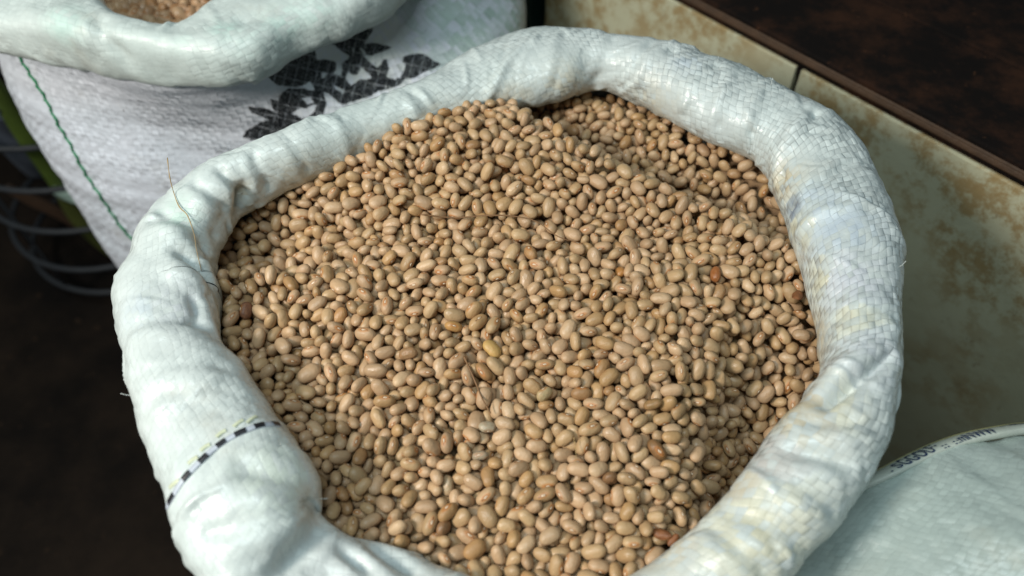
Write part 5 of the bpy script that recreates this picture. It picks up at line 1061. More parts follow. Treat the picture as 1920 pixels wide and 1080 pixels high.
1071,5035,-66,-57,56,-43,79,1237,2381,-637,43,32,61,90,1305,2385,-649,1,3,-69,112,1260,2521,-482,-87,6,-26,88,1432,2501,-727,29,-26,52,94,1253,2601,-443,48,17,36,100,
1264,2749,-175,76,38,42,100,1170,2897,-75,13,26,-72,91,1208,2988,-26,-14,68,-66,93,1101,3189,-59,-16,-8,-13,100,1171,3256,-62,30,-83,-37,99,1090,3324,-45,73,-52,-4,116,
1206,3396,-51,-22,-81,46,91,1185,3478,-27,23,-39,-23,105,1210,3569,-9,45,46,75,121,1099,3676,-12,-11,43,-76,112,1192,3799,133,58,79,-8,93,1119,3886,149,-11,46,85,105,
1184,3917,48,-56,-24,28,101,1189,4111,-166,10,51,-68,95,1202,4090,-261,3,77,-48,106,1143,4143,-296,82,32,43,97,1140,4441,-146,-96,-24,2,90,1114,4534,-110,-52,-36,73,100,
1202,4642,34,-28,11,94,103,1138,4726,-5,-48,21,-38,111,1232,4834,10,-7,-22,-72,100,1352,2289,-861,71,29,-38,95,1293,2479,-658,-13,-82,-42,97,1294,2570,-488,-1,-29,-16,84,
1391,2566,-619,36,-22,-68,108,1334,2781,-292,-22,-57,76,76,1428,2668,-495,52,-12,49,101,1226,2882,-133,12,96,-3,95,1349,2981,-121,-25,-12,-95,112,1220,3116,-116,-25,-8,-93,96,
1263,3209,-45,71,-45,-49,109,1245,3306,-44,-66,9,-22,103,1270,3424,-31,-2,-28,-27,91,1273,3481,-2,-8,85,42,92,1295,3544,10,76,12,-6,94,1229,3698,11,-13,-76,-30,99,1330,3754,128,-7,23,-78,95,
1252,3833,103,-90,7,34,81,1337,4035,-154,12,35,76,101,1275,4046,-192,46,76,28,90,1187,4397,-186,50,51,-37,103,1305,4332,-239,-31,-54,-29,95,1194,4511,-46,56,63,42,92,
1394,2717,-546,36,-69,53,102,1410,2572,-701,50,47,22,111,1468,2703,-553,-6,-60,61,83,1496,2854,-286,-69,-29,-60,110,1495,2954,-305,-59,59,-43,94,1362,3091,-94,4,59,-69,91,
1348,3261,-61,36,28,10,105,1321,3291,-7,20,29,34,87,1381,3375,-6,51,-77,34,97,1434,3525,44,44,3,8,97,1291,3654,9,0,86,-3,116,1430,3871,-20,-66,58,-44,94,1368,3963,-77,-8,10,36,102,
1339,3946,-277,-15,-49,84,84,1367,3990,-216,-30,-15,-27,116,1314,4175,-460,-98,10,-2,83,1395,4268,-340,46,65,43,104,1336,4312,-312,-15,59,50,98,1357,4381,-124,-45,26,84,97,
1315,4471,-15,56,-10,-80,88,1252,4571,-25,-40,-17,53,102,1514,2697,-646,20,-94,23,92,1484,2808,-477,63,-74,-6,91,1479,2839,-385,59,-43,-27,113,1554,2842,-404,6,39,-56,94,
1518,3026,-170,61,-26,-71,105,1534,3102,-105,-2,-26,22,88,1407,3253,-2,26,-78,-6,97,1461,3400,-18,51,-82,18,106,1425,3451,21,85,22,-3,102,1518,3646,108,-6,93,7,96,1374,3678,53,-58,73,-31,98,
1442,3857,-99,6,2,-78,107,1424,3984,-302,58,-60,7,106,1479,4268,-254,3,43,31,99,1484,4328,-215,-35,-66,-59,87,1471,4435,-13,50,-25,76,108,1456,4531,48,14,41,71,78,1555,2797,-625,82,3,-54,103,
1604,2750,-669,66,-37,61,91,1544,2955,-409,9,4,-99,99,1701,2905,-435,-18,-30,91,92,1612,2967,-324,-22,-54,76,98,1540,3244,-97,-34,-18,63,85,1555,3240,-40,52,60,41,87,
1584,3412,19,43,-80,14,106,1548,3574,97,-34,3,-88,115,1585,3677,37,16,-7,70,107,1528,3777,-26,12,48,-68,93,1566,3784,-134,-40,80,35,91,1577,4144,-351,-9,80,-55,83,
1513,4195,-305,-5,-53,-41,101,1610,4236,-189,77,35,52,102,1539,4381,-19,-60,37,9,95,1681,2117,-906,-88,-39,-20,100,1671,2588,-696,54,-36,-42,104,1682,2880,-533,-5,-96,18,96,
1686,2840,-457,12,79,2,104,1749,2825,-339,12,36,44,97,1666,2976,-254,43,-27,-53,88,1673,3137,-133,67,5,-32,101,1650,3383,14,6,-52,-67,99,1628,3560,70,28,-45,-37,93,
1747,3754,-166,-36,48,-70,97,1690,3797,-142,0,83,-32,112,1693,4071,-227,41,35,-70,101,1631,4131,-217,28,-11,-67,98,1644,4192,-74,72,-35,38,103,1761,2209,-778,39,20,-89,106,
1729,2687,-678,-85,43,-22,108,1754,2788,-451,-10,73,-32,117,1791,2743,-397,-29,-74,-54,106,1804,3052,-229,-26,86,22,113,1720,3070,-287,77,-7,46,94,1721,3242,-138,-13,-78,-59,80,
1699,3307,-73,-68,-70,-15,91,1807,3430,-58,44,8,-88,110,1853,3664,-75,-58,-17,73,93,1760,4037,-217,13,-14,-94,91,1698,4072,-99,42,4,64,104,1859,2402,-653,49,45,6,121,
1802,2736,-494,-5,94,-10,100,1823,2849,-391,14,-10,55,102,1886,2893,-260,3,-70,39,93,1825,3374,9,37,-65,39,106,1852,3845,-207,26,-88,21,119,1878,3913,-80,28,2,67,99,
1818,4052,-65,-40,-76,45,100,1848,2329,-680,-34,11,68,91,1916,2745,-499,-35,-56,47,83,1872,2749,-403,61,73,2,102,1922,2952,-231,-53,23,74,100,-1840,3345,-23,63,-22,-17,98,
-1966,3618,-249,28,5,-75,97,-1752,3101,-33,-70,-40,13,97,-1758,3328,10,-24,-13,-65,102,-1885,3387,-229,19,-81,-47,99,-1812,3430,-320,50,57,-1,100,-1831,3531,-303,56,8,-29,91,
-1861,3729,-163,94,-15,28,106,-1881,3794,-115,-92,27,16,109,-1594,2701,-73,-75,36,27,92,-1691,2844,-151,6,-72,60,94,-1563,2877,-112,-1,-3,-85,90,-1672,3158,-58,-38,17,-87,102,
-1590,3265,23,-63,34,-33,97,-1673,3362,-43,-40,-74,-41,114,-1727,3430,-187,-22,53,-59,115,-1752,3578,-289,-43,56,69,98,-1737,3651,-233,-89,-24,25,111,-1810,3703,-231,6,11,87,90,
-1799,3797,-198,-53,7,-58,87,-1578,2682,-159,-24,9,-77,98,-1640,2846,-103,-75,38,-24,107,-1502,2866,-142,42,18,-77,108,-1642,2990,-72,-25,17,73,100,-1574,3127,6,-72,60,-23,92,
-1736,3422,-338,-23,-22,-64,83,-1710,3456,-261,74,-15,-61,95,-1747,3697,-176,94,1,-19,100,-1680,3696,-130,-72,-57,35,118,-1742,3783,-133,77,25,-13,95,-1653,3939,18,-28,-36,-65,104,
-1444,2492,-115,11,5,27,98,-1478,2688,-156,-13,29,91,107,-1515,2741,-98,34,-28,-87,108,-1440,2790,-79,-33,-51,-29,94,-1536,2943,-72,19,2,94,103,-1492,3054,-71,-13,36,-56,96,
-1452,3287,8,-41,-20,54,101,-1459,3495,-107,47,3,-69,104,-1663,3623,-229,27,-62,-68,107,-1502,3758,-145,-31,84,34,87,-1634,3801,-130,81,25,20,93,-1502,3921,-44,4,-56,57,108,
-1345,2337,-132,82,-1,-54,103,-1410,2509,-180,-36,-42,78,95,-1453,2635,-194,31,-62,-18,91,-1398,2695,-198,81,25,-51,83,-1433,2743,-145,64,43,-36,96,-1382,2792,-152,-78,11,-59,97,
-1372,2994,-141,-65,-26,21,89,-1395,3077,-104,-15,-75,-63,106,-1425,3152,16,47,67,34,97,-1361,3141,1,-9,82,-34,95,-1458,3525,-170,-22,-95,-15,99,-1463,3590,-213,-40,2,-80,85,
-1575,3667,-186,85,11,-7,118,-1449,3710,-175,-9,17,97,90,-1478,3841,-113,7,-43,-85,100,-1437,3885,-18,15,-96,12,115,-1345,2270,-161,35,20,-90,103,-1282,2363,-161,-51,-29,-43,85,
-1345,2421,-141,-47,-9,-62,107,-1293,2493,-152,18,-34,-91,101,-1370,2570,-134,79,-16,29,82,-1370,2639,-145,40,-77,19,94,-1392,2701,-95,58,-60,-35,101,-1312,2853,-75,4,-74,-62,98,
-1321,2968,-66,-42,33,37,101,-1288,3118,-7,-19,86,-42,104,-1218,3167,4,-15,71,0,84,-1232,3225,29,-46,-30,7,98,-1324,3412,-82,-89,17,25,87,-1360,3533,-159,-14,5,9,98,
-1315,3598,-169,21,-90,19,92,-1386,3636,-139,-7,-75,-52,91,-1428,3750,-112,-85,31,23,101,-1415,3938,32,-6,-49,-86,89,-1149,2171,-260,43,50,19,90,-1251,2232,-151,23,-26,88,102,
-1167,2275,-199,-90,-27,24,104,-1226,2393,-188,-38,-60,69,113,-1225,2485,-192,25,63,49,99,-1258,2571,-149,30,54,-39,108,-1308,2771,-127,87,23,41,106,-1219,2900,-142,56,77,7,92,
-1259,2914,-32,-70,58,-13,94,-1193,3031,-46,55,-5,27,97,-1264,3030,-33,54,-57,18,87,-1192,3221,-26,-70,-55,-8,93,-1253,3498,-180,31,93,10,100,-1276,3549,-63,-76,54,32,114,
-1200,3551,-109,-60,52,59,94,-1250,3710,-73,-84,-31,-40,100,-1357,3789,-81,-23,74,-61,113,-1251,3873,-18,-36,-82,36,102,-1337,3951,-29,42,-50,43,95,-1211,3966,105,-50,-38,25,96,
-1178,2125,-165,16,96,-13,94,-1026,2087,-198,25,-66,-26,95,-1098,2167,-182,-64,-26,70,86,-1104,2339,-221,8,-55,-18,101,-1125,2461,-134,27,82,-48,103,-1125,2531,-120,-43,35,64,97,
-1180,2566,-138,-24,85,-32,94,-1226,2837,-75,-81,6,28,97,-1063,2930,-117,-56,10,-55,88,-1187,2896,-48,-69,1,-69,109,-1130,3180,-25,83,32,-4,115,-1134,3414,-107,49,31,80,100,
-1070,3468,-89,-6,-96,-19,113,-1115,3583,-60,48,-4,15,91,-1169,3603,-138,80,-30,-44,97,-1109,3740,-110,59,-31,-56,98,-1157,3792,-53,1,-56,-48,83,-1121,3856,-61,21,-72,-24,88,
-1199,3996,50,-84,-28,-41,82,-1141,3961,62,51,-8,-67,95,-1037,1716,-336,79,-9,7,108,-1065,1995,-190,73,-16,-28,113,-1031,2168,-189,-27,11,53,102,-968,2363,-168,-30,-87,-20,99,
-1054,2392,-182,32,89,-22,91,-1062,2548,-121,30,-52,-33,93,-948,2622,-151,-9,63,60,97,-1059,2851,-63,4,57,-62,93,-995,2894,-108,0,-38,14,103,-1056,3008,-22,-47,82,24,96,
-960,3138,-50,-57,-53,52,89,-1062,3149,-35,-43,24,56,93,-932,3215,-68,-40,-83,11,112,-1015,3316,22,-60,4,-33,94,-1003,3462,-13,-33,46,-39,101,-1063,3536,-37,-20,-67,-69,103,
-1024,3722,-19,-17,-17,-72,103,-1054,3815,-58,69,70,11,97,-1075,3866,7,45,69,8,90,-1090,4012,30,20,-83,-2,80,-1037,3977,78,8,97,19,97,-1099,4160,224,-18,-52,79,92,-1020,4239,170,-29,-36,1,91,
-975,2027,-224,30,-48,-29,104,-876,2118,-241,-37,-35,79,86,-922,2415,-199,-25,-93,1,100,-913,2483,-185,11,-60,-18,97,-1004,2569,-150,-8,23,66,95,-879,2697,-118,42,-34,-62,110,
-933,2776,-104,-24,-70,17,104,-1006,2971,-66,65,44,55,94,-893,2965,-53,-71,-55,22,93,-893,3129,-58,38,-79,-45,98,-802,3173,-28,-2,49,29,92,-930,3313,21,49,42,74,115,-889,3384,25,8,98,-14,96,
-969,3533,-5,23,78,-44,104,-955,3586,-50,-2,-16,-97,93,-960,3658,-80,6,53,28,91,-913,3709,-57,-90,26,-30,103,-918,3834,-23,64,64,-3,82,-946,3789,41,4,-13,57,92,-964,3880,30,-5,33,-34,101,
-970,3919,106,-49,-20,26,104,-995,4144,173,-58,-16,-77,80,-887,4216,237,16,78,15,88,-817,1732,-326,14,-63,48,103,-892,1766,-321,-74,-33,-41,95,-836,1862,-320,-63,-3,-23,88,
-912,1896,-298,23,-23,-51,100,-867,1963,-260,-21,11,-43,107,-844,2053,-287,15,-7,91,84,-751,2186,-262,42,28,-85,95,-801,2220,-164,27,46,47,97,-772,2294,-193,-4,47,-7,88,
-893,2400,-130,-34,-2,-90,96,-840,2528,-129,-83,-48,14,98,-801,2631,-162,2,31,24,119,-816,2718,-169,-67,-20,68,102,-851,2813,-103,75,47,28,106,-774,2913,-56,88,12,35,100,
-837,2930,-99,21,19,24,82,-793,3035,-56,67,36,-2,83,-833,3088,-45,22,9,-79,103,-745,3261,27,13,-18,-48,106,-844,3310,9,32,-55,-23,118,-849,3402,-26,25,91,25,93,-842,3459,-67,46,14,85,92,
-821,3518,6,71,46,-24,106,-819,3641,-16,27,-35,-7,106,-752,3678,-35,70,53,39,105,-888,3760,5,-80,-56,18,97,-823,3802,12,14,77,-29,85,-1027,3826,42,-26,64,-69,85,-818,3950,139,14,-35,79,98,
-975,3983,160,-70,41,-43,117,-767,4087,250,41,29,85,92,-923,4283,237,29,56,-76,76,-644,1724,-345,-21,-20,34,98,-692,1798,-362,-59,-2,-78,102,-713,1859,-302,-11,-98,12,98,
-789,1868,-263,-89,20,-21,85,-688,2063,-193,55,-52,-63,87,-734,2111,-190,45,45,-72,99,-671,2328,-253,-62,-23,-47,92,-728,2584,-143,-1,-43,89,96,-708,2651,-174,-32,-73,44,101,
-673,2693,-104,14,60,48,102,-734,2859,-77,47,-52,65,97,-697,2920,-77,11,19,85,102,-746,2991,-42,-35,0,12,102,-704,3060,-67,-76,0,9,96,-755,3124,-49,11,-10,-14,88,-677,3142,-41,42,-5,-74,93,
-704,3336,-27,-26,-48,-68,98,-762,3480,-48,-77,-43,-3,102,-671,3487,-42,-14,7,-78,110,-756,3581,-20,-58,73,-22,90,-680,3743,-54,56,-18,-15,105,-751,3775,-14,-71,-38,-51,95,
-697,3901,-36,48,-80,-1,88,-703,3927,134,23,-69,65,98,-755,3980,189,-12,98,-11,104,-696,4118,234,-47,-72,40,79,-919,4234,291,-48,-46,40,96,-725,4407,319,-23,-64,32,107,
-587,1699,-301,-79,3,53,101,-573,1787,-311,49,78,2,106,-612,1879,-284,31,36,-85,85,-570,2149,-245,62,51,-3,87,-567,2162,-170,-48,20,56,105,-650,2280,-146,-82,-7,-49,91,
-701,2410,-191,-18,12,-53,107,-608,2526,-124,-90,-13,32,91,-549,2669,-129,60,-37,-68,114,-667,2771,-105,7,70,69,92,-614,2892,-99,51,83,-16,96,-633,2982,-102,-14,-16,-40,93,
-596,3043,-107,36,15,-89,106,-611,3105,-60,85,40,12,98,-594,3171,-12,37,-68,-47,98,-625,3298,-56,-24,-13,36,103,-560,3293,-1,-67,-27,58,110,-606,3458,-97,-46,-31,-54,94,
-595,3526,-31,-16,-36,40,101,-640,3571,-1,-60,14,39,79,-609,3676,-31,-88,-18,-34,106,-652,3771,26,33,86,8,101,-646,3815,86,32,-50,79,98,-631,3887,66,49,23,23,87,-618,4018,156,-6,-34,73,103,
-676,4097,179,23,33,70,90,-586,4206,206,19,78,34,92,-673,4197,293,88,-16,-36,91,-635,4313,311,-62,-8,-25,116,-460,1711,-408,-1,-85,-34,91,-512,1745,-356,74,20,11,82,
-610,1959,-237,52,-60,55,104,-426,1978,-252,31,-42,-23,102,-558,2031,-220,71,47,-28,96,-578,2237,-175,21,14,40,84,-530,2309,-157,-35,46,-73,91,-456,2569,-185,1,-41,-55,96,
-489,2620,-156,61,-57,15,95,-457,2705,-158,73,63,7,98,-573,2767,-91,5,17,70,86,-523,2822,-62,50,28,-81,100,-532,2892,-49,-22,74,3,84,-505,3060,-75,0,84,-43,84,-535,3124,-37,-63,-30,69,103,
-533,3198,-75,35,-45,60,87,-444,3334,33,-26,-20,-26,109,-552,3452,33,43,4,-87,109,-432,3541,-25,-38,-91,-4,98,-578,3597,-51,-50,-63,-56,90,-474,3696,-27,-77,-34,22,91,
-513,3793,-6,-4,-28,93,101,-486,3798,66,29,36,15,101,-526,3911,104,-5,96,15,93,-561,4040,144,63,-12,-63,77,-577,4087,244,-43,-54,-14,104,-497,4196,236,-49,-9,21,107,
-570,4272,260,-54,-75,8,102,-509,4451,335,-28,12,-66,115,-387,1642,-334,29,-92,-18,95,-307,1713,-353,42,12,-35,109,-370,1696,-296,39,-38,1,94,-382,1892,-259,-30,58,37,96,
-490,1928,-258,49,-25,22,99,-369,1983,-321,22,-12,94,88,-321,2156,-296,70,-55,-31,78,-419,2264,-204,-58,11,-59,92,-372,2372,-133,63,-48,6,94,-414,2436,-150,16,-64,-53,90,
-396,2503,-131,12,91,11,101,-403,2578,-120,76,34,51,91,-391,2725,-141,60,-51,45,98,-449,2783,-118,8,18,94,97,-468,2902,-39,-53,58,-43,102,-541,2971,-75,-19,-55,47,97,
-399,2985,-69,10,-19,-67,102,-451,3093,-24,30,-2,-27,97,-434,3152,20,17,-60,-57,102,-352,3449,-20,7,-79,-54,96,-427,3491,27,53,12,52,96,-359,3522,-69,60,-70,1,89,-475,3618,-17,-49,19,51,104,
-397,3668,-33,-44,-87,-9,97,-464,3734,38,-42,-18,65,86,-382,3734,18,19,18,-32,109,-452,3934,123,43,88,-10,93,-491,4021,172,24,-29,-49,100,-402,4023,193,-6,12,3,96,-404,4212,267,20,-67,24,119,
-431,4337,260,53,-16,76,81,-434,4436,318,36,52,12,102,-475,4552,325,-31,70,-63,96,-322,4619,302,67,-12,-70,113,-303,1564,-361,-52,38,-3,97,-383,1808,-354,11,-49,70,104,
-271,1945,-296,10,-38,88,85,-244,1974,-252,25,95,-1,80,-288,2077,-278,-5,3,-93,97,-360,2285,-206,-23,-85,24,79,-285,2320,-179,26,40,-17,105,-292,2385,-146,-54,32,16,96,
-281,2506,-176,-65,-50,-24,91,-332,2544,-132,12,72,1,110,-398,2828,-122,72,-31,-58,91,-249,2849,-97,-84,39,5,113,-280,2927,-61,-53,31,-67,81,-355,2932,-29,6,-84,50,99,
-393,3151,-47,-25,-14,-64,104,-306,3210,-13,-7,59,21,106,-371,3331,-30,-85,-3,44,107,-297,3407,-46,-28,66,-57,99,-338,3496,32,0,-30,89,103,-240,3556,-75,27,4,-83,100,
-403,3603,-79,-31,2,-32,90,-294,3694,-33,-35,-80,-34,96,-341,3770,-29,-31,-2,-39,88,-278,3803,23,56,3,81,110,-375,3805,66,21,97,-7,105,-403,3957,167,4,-39,89,103,-422,4136,212,-68,-65,-16,80,
-325,4210,206,-27,88,-37,92,-311,4355,243,40,-75,-43,87,-354,4332,295,-14,-3,2,100,-297,4499,327,-80,47,27,89,-278,4563,324,-43,-44,-7,96,-182,1645,-381,66,24,-69,95,
-127,1692,-324,15,55,-65,95,-124,1905,-327,67,-31,66,108,-188,1949,-293,40,-43,-23,102,-140,2002,-311,-47,-57,-1,90,-204,2090,-187,-11,-36,-33,83,-193,2201,-222,-22,4,49,82,
-313,2292,-252,50,-79,-27,76,-258,2447,-160,37,5,-13,93,-210,2514,-157,-20,-55,52,106,-202,2673,-122,-43,-17,-87,111,-295,2799,-62,-29,61,71,100,-159,2886,-76,-35,-51,48,103,
-220,2904,-73,0,36,64,75,-280,3090,-14,-23,92,29,116,-240,3177,-1,-9,75,-53,103,-282,3348,20,88,-15,21,110,-203,3386,-38,-33,0,-27,95,-253,3475,-67,-29,11,-22,103,-178,3517,-60,28,48,-62,115,
-306,3562,-46,0,39,55,111,-188,3707,-53,-64,-12,-31,94,-239,3740,-5,-33,4,-3,96,-232,3833,99,-22,47,-46,103,-339,3926,66,40,-71,-31,92,-285,4029,193,18,74,51,94,-245,4086,215,73,-24,36,104,
-192,4268,268,58,69,-34,89,-266,4357,291,35,-15,-47,102,-252,4412,339,-27,36,-83,99,-229,4508,292,-10,-11,-36,99,-218,4572,260,30,10,-42,94,-154,4692,224,83,-24,35,94,
-112,1548,-399,40,-40,50,112,-96,1643,-364,56,-73,-34,89,-98,1746,-383,-4,-30,-49,107,-157,1756,-314,-58,51,-54,87,-97,1812,-319,-66,69,-12,114,-92,1951,-268,73,-61,9,94,
-173,2103,-235,27,76,-56,85,-179,2144,-185,3,79,-59,81,-246,2237,-211,-49,0,-58,96,-139,2386,-186,53,24,73,92,-129,2510,-155,20,-10,-76,97,-65,2530,-152,-25,-52,39,94,
-159,2589,-191,15,-67,53,105,-122,2655,-145,43,57,33,103,-83,2847,-95,52,24,71,92,-116,2952,-88,-3,-31,75,92,-188,3078,-21,76,40,46,94,-61,3283,-31,-6,-3,83,107,-137,3316,-42,-7,-24,-88,101,
-147,3361,-103,31,26,-21,96,-164,3439,-27,-40,-67,54,93,-90,3559,-31,-1,4,78,93,-161,3586,14,-49,36,-76,109,-101,3778,-1,13,26,86,89,-37,3784,-28,43,12,-53,96,-176,3911,92,37,-62,-61,108,
-111,3976,162,-70,-59,35,104,-51,4105,265,-12,-96,-16,106,-178,4316,312,1,-18,88,99,-84,4483,322,-64,-11,-69,101,-152,4449,318,6,-23,-14,90,-122,4624,264,48,3,26,107,
-88,4716,276,-41,39,67,104,-53,1594,-414,72,-41,-31,108,-60,1722,-302,-56,50,-63,88,-30,1888,-298,-27,-38,6,92,24,1968,-260,16,1,63,100,-94,2105,-195,63,63,-32,107,-37,2197,-198,-24,77,50,96,
-31,2277,-222,-55,-58,-27,96,-12,2348,-202,0,88,41,108,19,2458,-167,-55,-62,34,88,-17,2564,-196,26,35,88,97,15,2640,-143,18,-29,37,90,-51,2716,-96,54,-35,36,106,5,2847,-126,-33,74,53,99,
-56,2987,-72,38,72,-42,101,-114,3042,-28,-39,-86,-5,99,-68,3122,-29,10,-87,-16,116,25,3227,-15,30,88,-18,95,-77,3385,-34,-42,28,-79,94,57,3395,-54,-8,-25,7,89,-37,3594,-63,-4,42,78,103,
23,3589,-8,-57,-73,23,96,-3,3835,33,-71,57,40,103,-42,3983,185,-41,75,22,98,-79,4154,222,-73,43,7,97,-20,4168,249,86,13,-33,93,-35,4307,304,52,11,-41,100,-26,4424,326,43,34,-12,99,
-30,4652,284,-44,-15,86,96,167,4630,116,14,-14,-95,92,86,4829,-16,-34,-84,-38,98,165,4794,-36,66,46,48,110,13,1462,-337,26,12,-89,96,111,1682,-366,35,-66,-12,94,86,1745,-328,39,-87,-26,97,
88,2015,-281,40,74,-51,90,89,2177,-216,13,4,69,90,73,2398,-167,-17,-6,2,90,111,2534,-157,61,-30,-32,95,33,2565,-146,55,-80,13,101,93,2685,-83,66,-44,30,99,27,2717,-99,-6,-12,38,98,
89,2888,-66,48,-17,11,106,21,2929,-62,86,-9,38,93,115,3067,-50,48,-72,-21,100,65,3083,-2,-23,48,-80,98,43,3146,6,43,4,32,95,133,3360,-23,-53,31,-62,91,63,3471,-15,-68,-60,30,105,
86,3585,-43,49,-26,2,103,16,3649,-102,-97,-13,-13,102,78,3657,-20,-90,19,21,99,82,3760,45,-83,36,-24,109,45,4048,172,-35,-4,26,79,56,4179,255,-61,-23,75,100,157,4205,281,41,-63,-60,90,
34,4273,249,44,-32,-76,105,91,4461,337,67,-5,63,101,168,4557,187,-30,-46,-70,88,210,4907,-80,-9,97,-10,102,308,4823,-53,42,3,-38,114,144,4908,-32,42,-32,-45,102,203,1533,-416,-14,-71,66,100,
109,1630,-400,-11,94,-17,85,214,1677,-427,-85,39,-15,105,147,1734,-366,-93,10,-11,75,109,1915,-291,-39,89,14,90,166,2305,-214,15,-38,81,98,223,2364,-128,46,70,32,96,
197,2448,-144,39,-79,42,99,208,2521,-146,-50,-14,-5,102,138,2595,-133,18,41,80,106,163,2760,-94,-31,47,-77,113,178,2871,-57,-20,-58,43,95,80,2965,-76,32,-12,-79,90,182,3049,-19,-42,78,-34,99,
145,3122,-3,95,-24,15,87,195,3169,-6,-32,-27,-28,101,160,3239,-39,21,0,-85,105,222,3349,-2,-46,-24,76,112,133,3491,-28,83,-27,-14,81,185,3555,39,89,22,1,106,167,3627,-9,-57,25,58,109,
201,3701,-5,48,45,-45,106,91,3791,-95,39,81,-30,94,97,3843,41,24,-21,81,97,33,3986,114,15,-33,-35,77,167,4052,181,2,-32,23,96,231,4327,303,-33,-6,3,96,115,4355,336,-22,-15,7,92,
389,4613,-30,-72,-16,32,102,322,4668,-127,-23,84,-43,81,230,4731,-115,62,63,18,107,274,1557,-391,-67,-71,18,89,196,1615,-370,-4,-11,70,102,221,1723,-341,62,-41,55,105,
292,1813,-296,69,-15,58,100,229,1820,-289,-7,-24,53,84,281,1980,-284,2,-3,58,104,202,2260,-165,-69,-67,23,89,309,2292,-229,35,-53,-31,100,279,2450,-135,38,-67,-24,102,
207,2639,-160,73,29,5,90,243,2679,-124,-9,2,-57,84,229,2760,-148,-74,-19,-42,97,263,2879,-121,16,-12,16,96,234,2921,-35,-44,-45,-50,94,299,3015,-30,-37,-46,71,104,274,3103,-35,53,17,-12,101,
222,3231,10,50,43,-48,87,290,3248,0,25,-58,71,91,263,3392,-84,15,-48,65,88,233,3480,-23,-11,65,-20,115,290,3609,-40,-9,44,28,104,240,3650,-41,-52,79,-30,78,314,3640,22,-3,-19,72,95,
140,3771,1,6,64,67,100,172,3886,132,-16,-74,-64,92,251,3971,178,-16,-8,-50,99,245,4067,228,-20,-34,84,111,295,4300,258,-88,-26,-27,102,394,4545,-36,14,-11,-97,90,433,4627,-94,-3,-22,-95,93,
330,4713,-176,-25,86,-17,112,337,4853,-121,8,58,-54,102,266,4884,-129,78,25,19,112,223,5083,-27,45,-38,-53,92,351,1559,-398,88,42,-5,95,338,1688,-298,-40,27,-82,84,374,1790,-343,1,-67,-42,96,
442,1845,-273,-81,5,-21,102,315,2084,-266,23,-48,-70,99,355,2115,-190,-48,20,4,91,358,2223,-248,-54,-22,-14,109,371,2303,-209,32,25,-45,82,360,2444,-125,23,-23,-32,92,
442,2486,-143,39,-50,-18,79,273,2615,-162,49,45,-20,96,306,2720,-129,-17,6,93,93,395,2789,-120,79,35,-45,85,307,2800,-113,-78,55,-26,108,366,2964,-99,78,-49,37,74,390,3072,-2,57,-68,26,101,
373,3155,-60,-49,29,-74,101,366,3198,2,1,-5,99,102,390,3354,12,-52,-53,66,116,370,3449,-17,-16,-60,-58,100,326,3504,-4,78,42,-36,102,357,3578,-47,56,-17,78,106,321,3686,-79,-79,-7,50,101,
380,3670,-40,-8,30,-94,86,370,3777,27,31,-62,-9,95,403,3805,84,-34,-68,-62,101,291,3932,92,-45,64,29,99,446,4084,238,27,-83,32,99,374,4134,263,22,30,79,100,495,4310,243,-22,21,94,83,
498,4456,59,46,45,52,97,433,4491,-61,42,54,-44,106,443,4690,-134,42,-36,26,96,466,4835,-182,54,-63,-50,88,470,1500,-355,68,36,-56,104,464,1701,-316,64,19,62,102,428,1838,-359,55,12,-81,91,
437,2126,-169,-59,-12,-70,99,445,2330,-172,75,46,35,103,496,2508,-103,-2,-39,60,104,435,2579,-87,18,5,58,106,442,2748,-150,14,-53,-12,107,432,2740,-55,-75,-9,39,99,461,2887,-16,-37,6,9,95,
415,2923,-60,65,7,39,102,496,3033,-93,-40,27,-74,91,481,3105,-35,24,-1,2,107,443,3267,21,-85,19,-32,102,463,3375,31,65,-74,1,98,408,3423,35,-87,-9,41,98,457,3460,-22,-29,-82,43,88,
484,3548,-7,54,-52,23,113,468,3731,-39,-37,-50,-26,102,425,3790,-24,-8,-63,-17,100,492,3779,49,-5,-22,-34,100,408,3891,91,59,66,-8,98,481,4005,189,73,-10,-6,78,488,4188,305,-86,-37,31,102,
646,4279,126,-26,4,-95,94,592,4478,-69,58,-44,-32,99,631,4729,-44,21,-64,-47,102,557,4632,-70,63,-68,-35,112,475,4595,-235,-31,36,-74,101,532,4762,-154,20,-32,-56,86,
359,4924,-85,34,62,-58,90,625,1557,-397,-5,51,-23,106,542,1531,-311,32,28,68,105,608,1850,-298,-89,21,11,104,654,2006,-312,-79,34,27,86,495,2039,-251,33,28,-86,82,514,2296,-170,-18,-18,48,99,
654,2411,-79,-32,-29,-88,92,514,2372,-132,4,-97,9,102,563,2516,-90,-32,7,58,86,557,2576,-136,46,-4,85,88,532,2697,-97,92,-34,8,102,528,2843,-62,13,82,34,96,525,2923,-58,-91,-14,-11,103,
548,3048,-51,-40,66,-60,105,535,3169,-64,-34,-5,-89,94,580,3135,-8,-55,-42,19,98,601,3290,41,-29,31,37,119,585,3434,-57,-82,-15,53,103,531,3485,-5,-82,-17,-33,99,587,3547,16,-26,-22,-19,116,
570,3631,-26,-90,9,6,110,591,3674,27,87,-11,-1,99,553,3744,21,-83,2,-34,98,595,3814,78,21,-22,46,81,537,3829,92,-46,48,-46,91,511,3938,141,-53,44,-32,103,653,4200,213,-44,-23,80,82,
735,4395,-106,0,-70,-68,98,660,4543,-65,26,4,65,122,572,4618,-163,80,17,39,115,508,4690,-224,44,56,-66,82,518,4811,-51,-19,45,-41,99,538,4935,-14,24,-59,-51,99,589,5055,38,0,-8,-95,88,
753,1610,-290,-10,23,-89,113,800,1725,-333,-20,-2,-96,93,643,1919,-296,-13,-20,85,101,676,1973,-231,-7,85,15,92,616,2040,-229,57,56,46,85,651,2202,-180,-39,-59,-60,108,
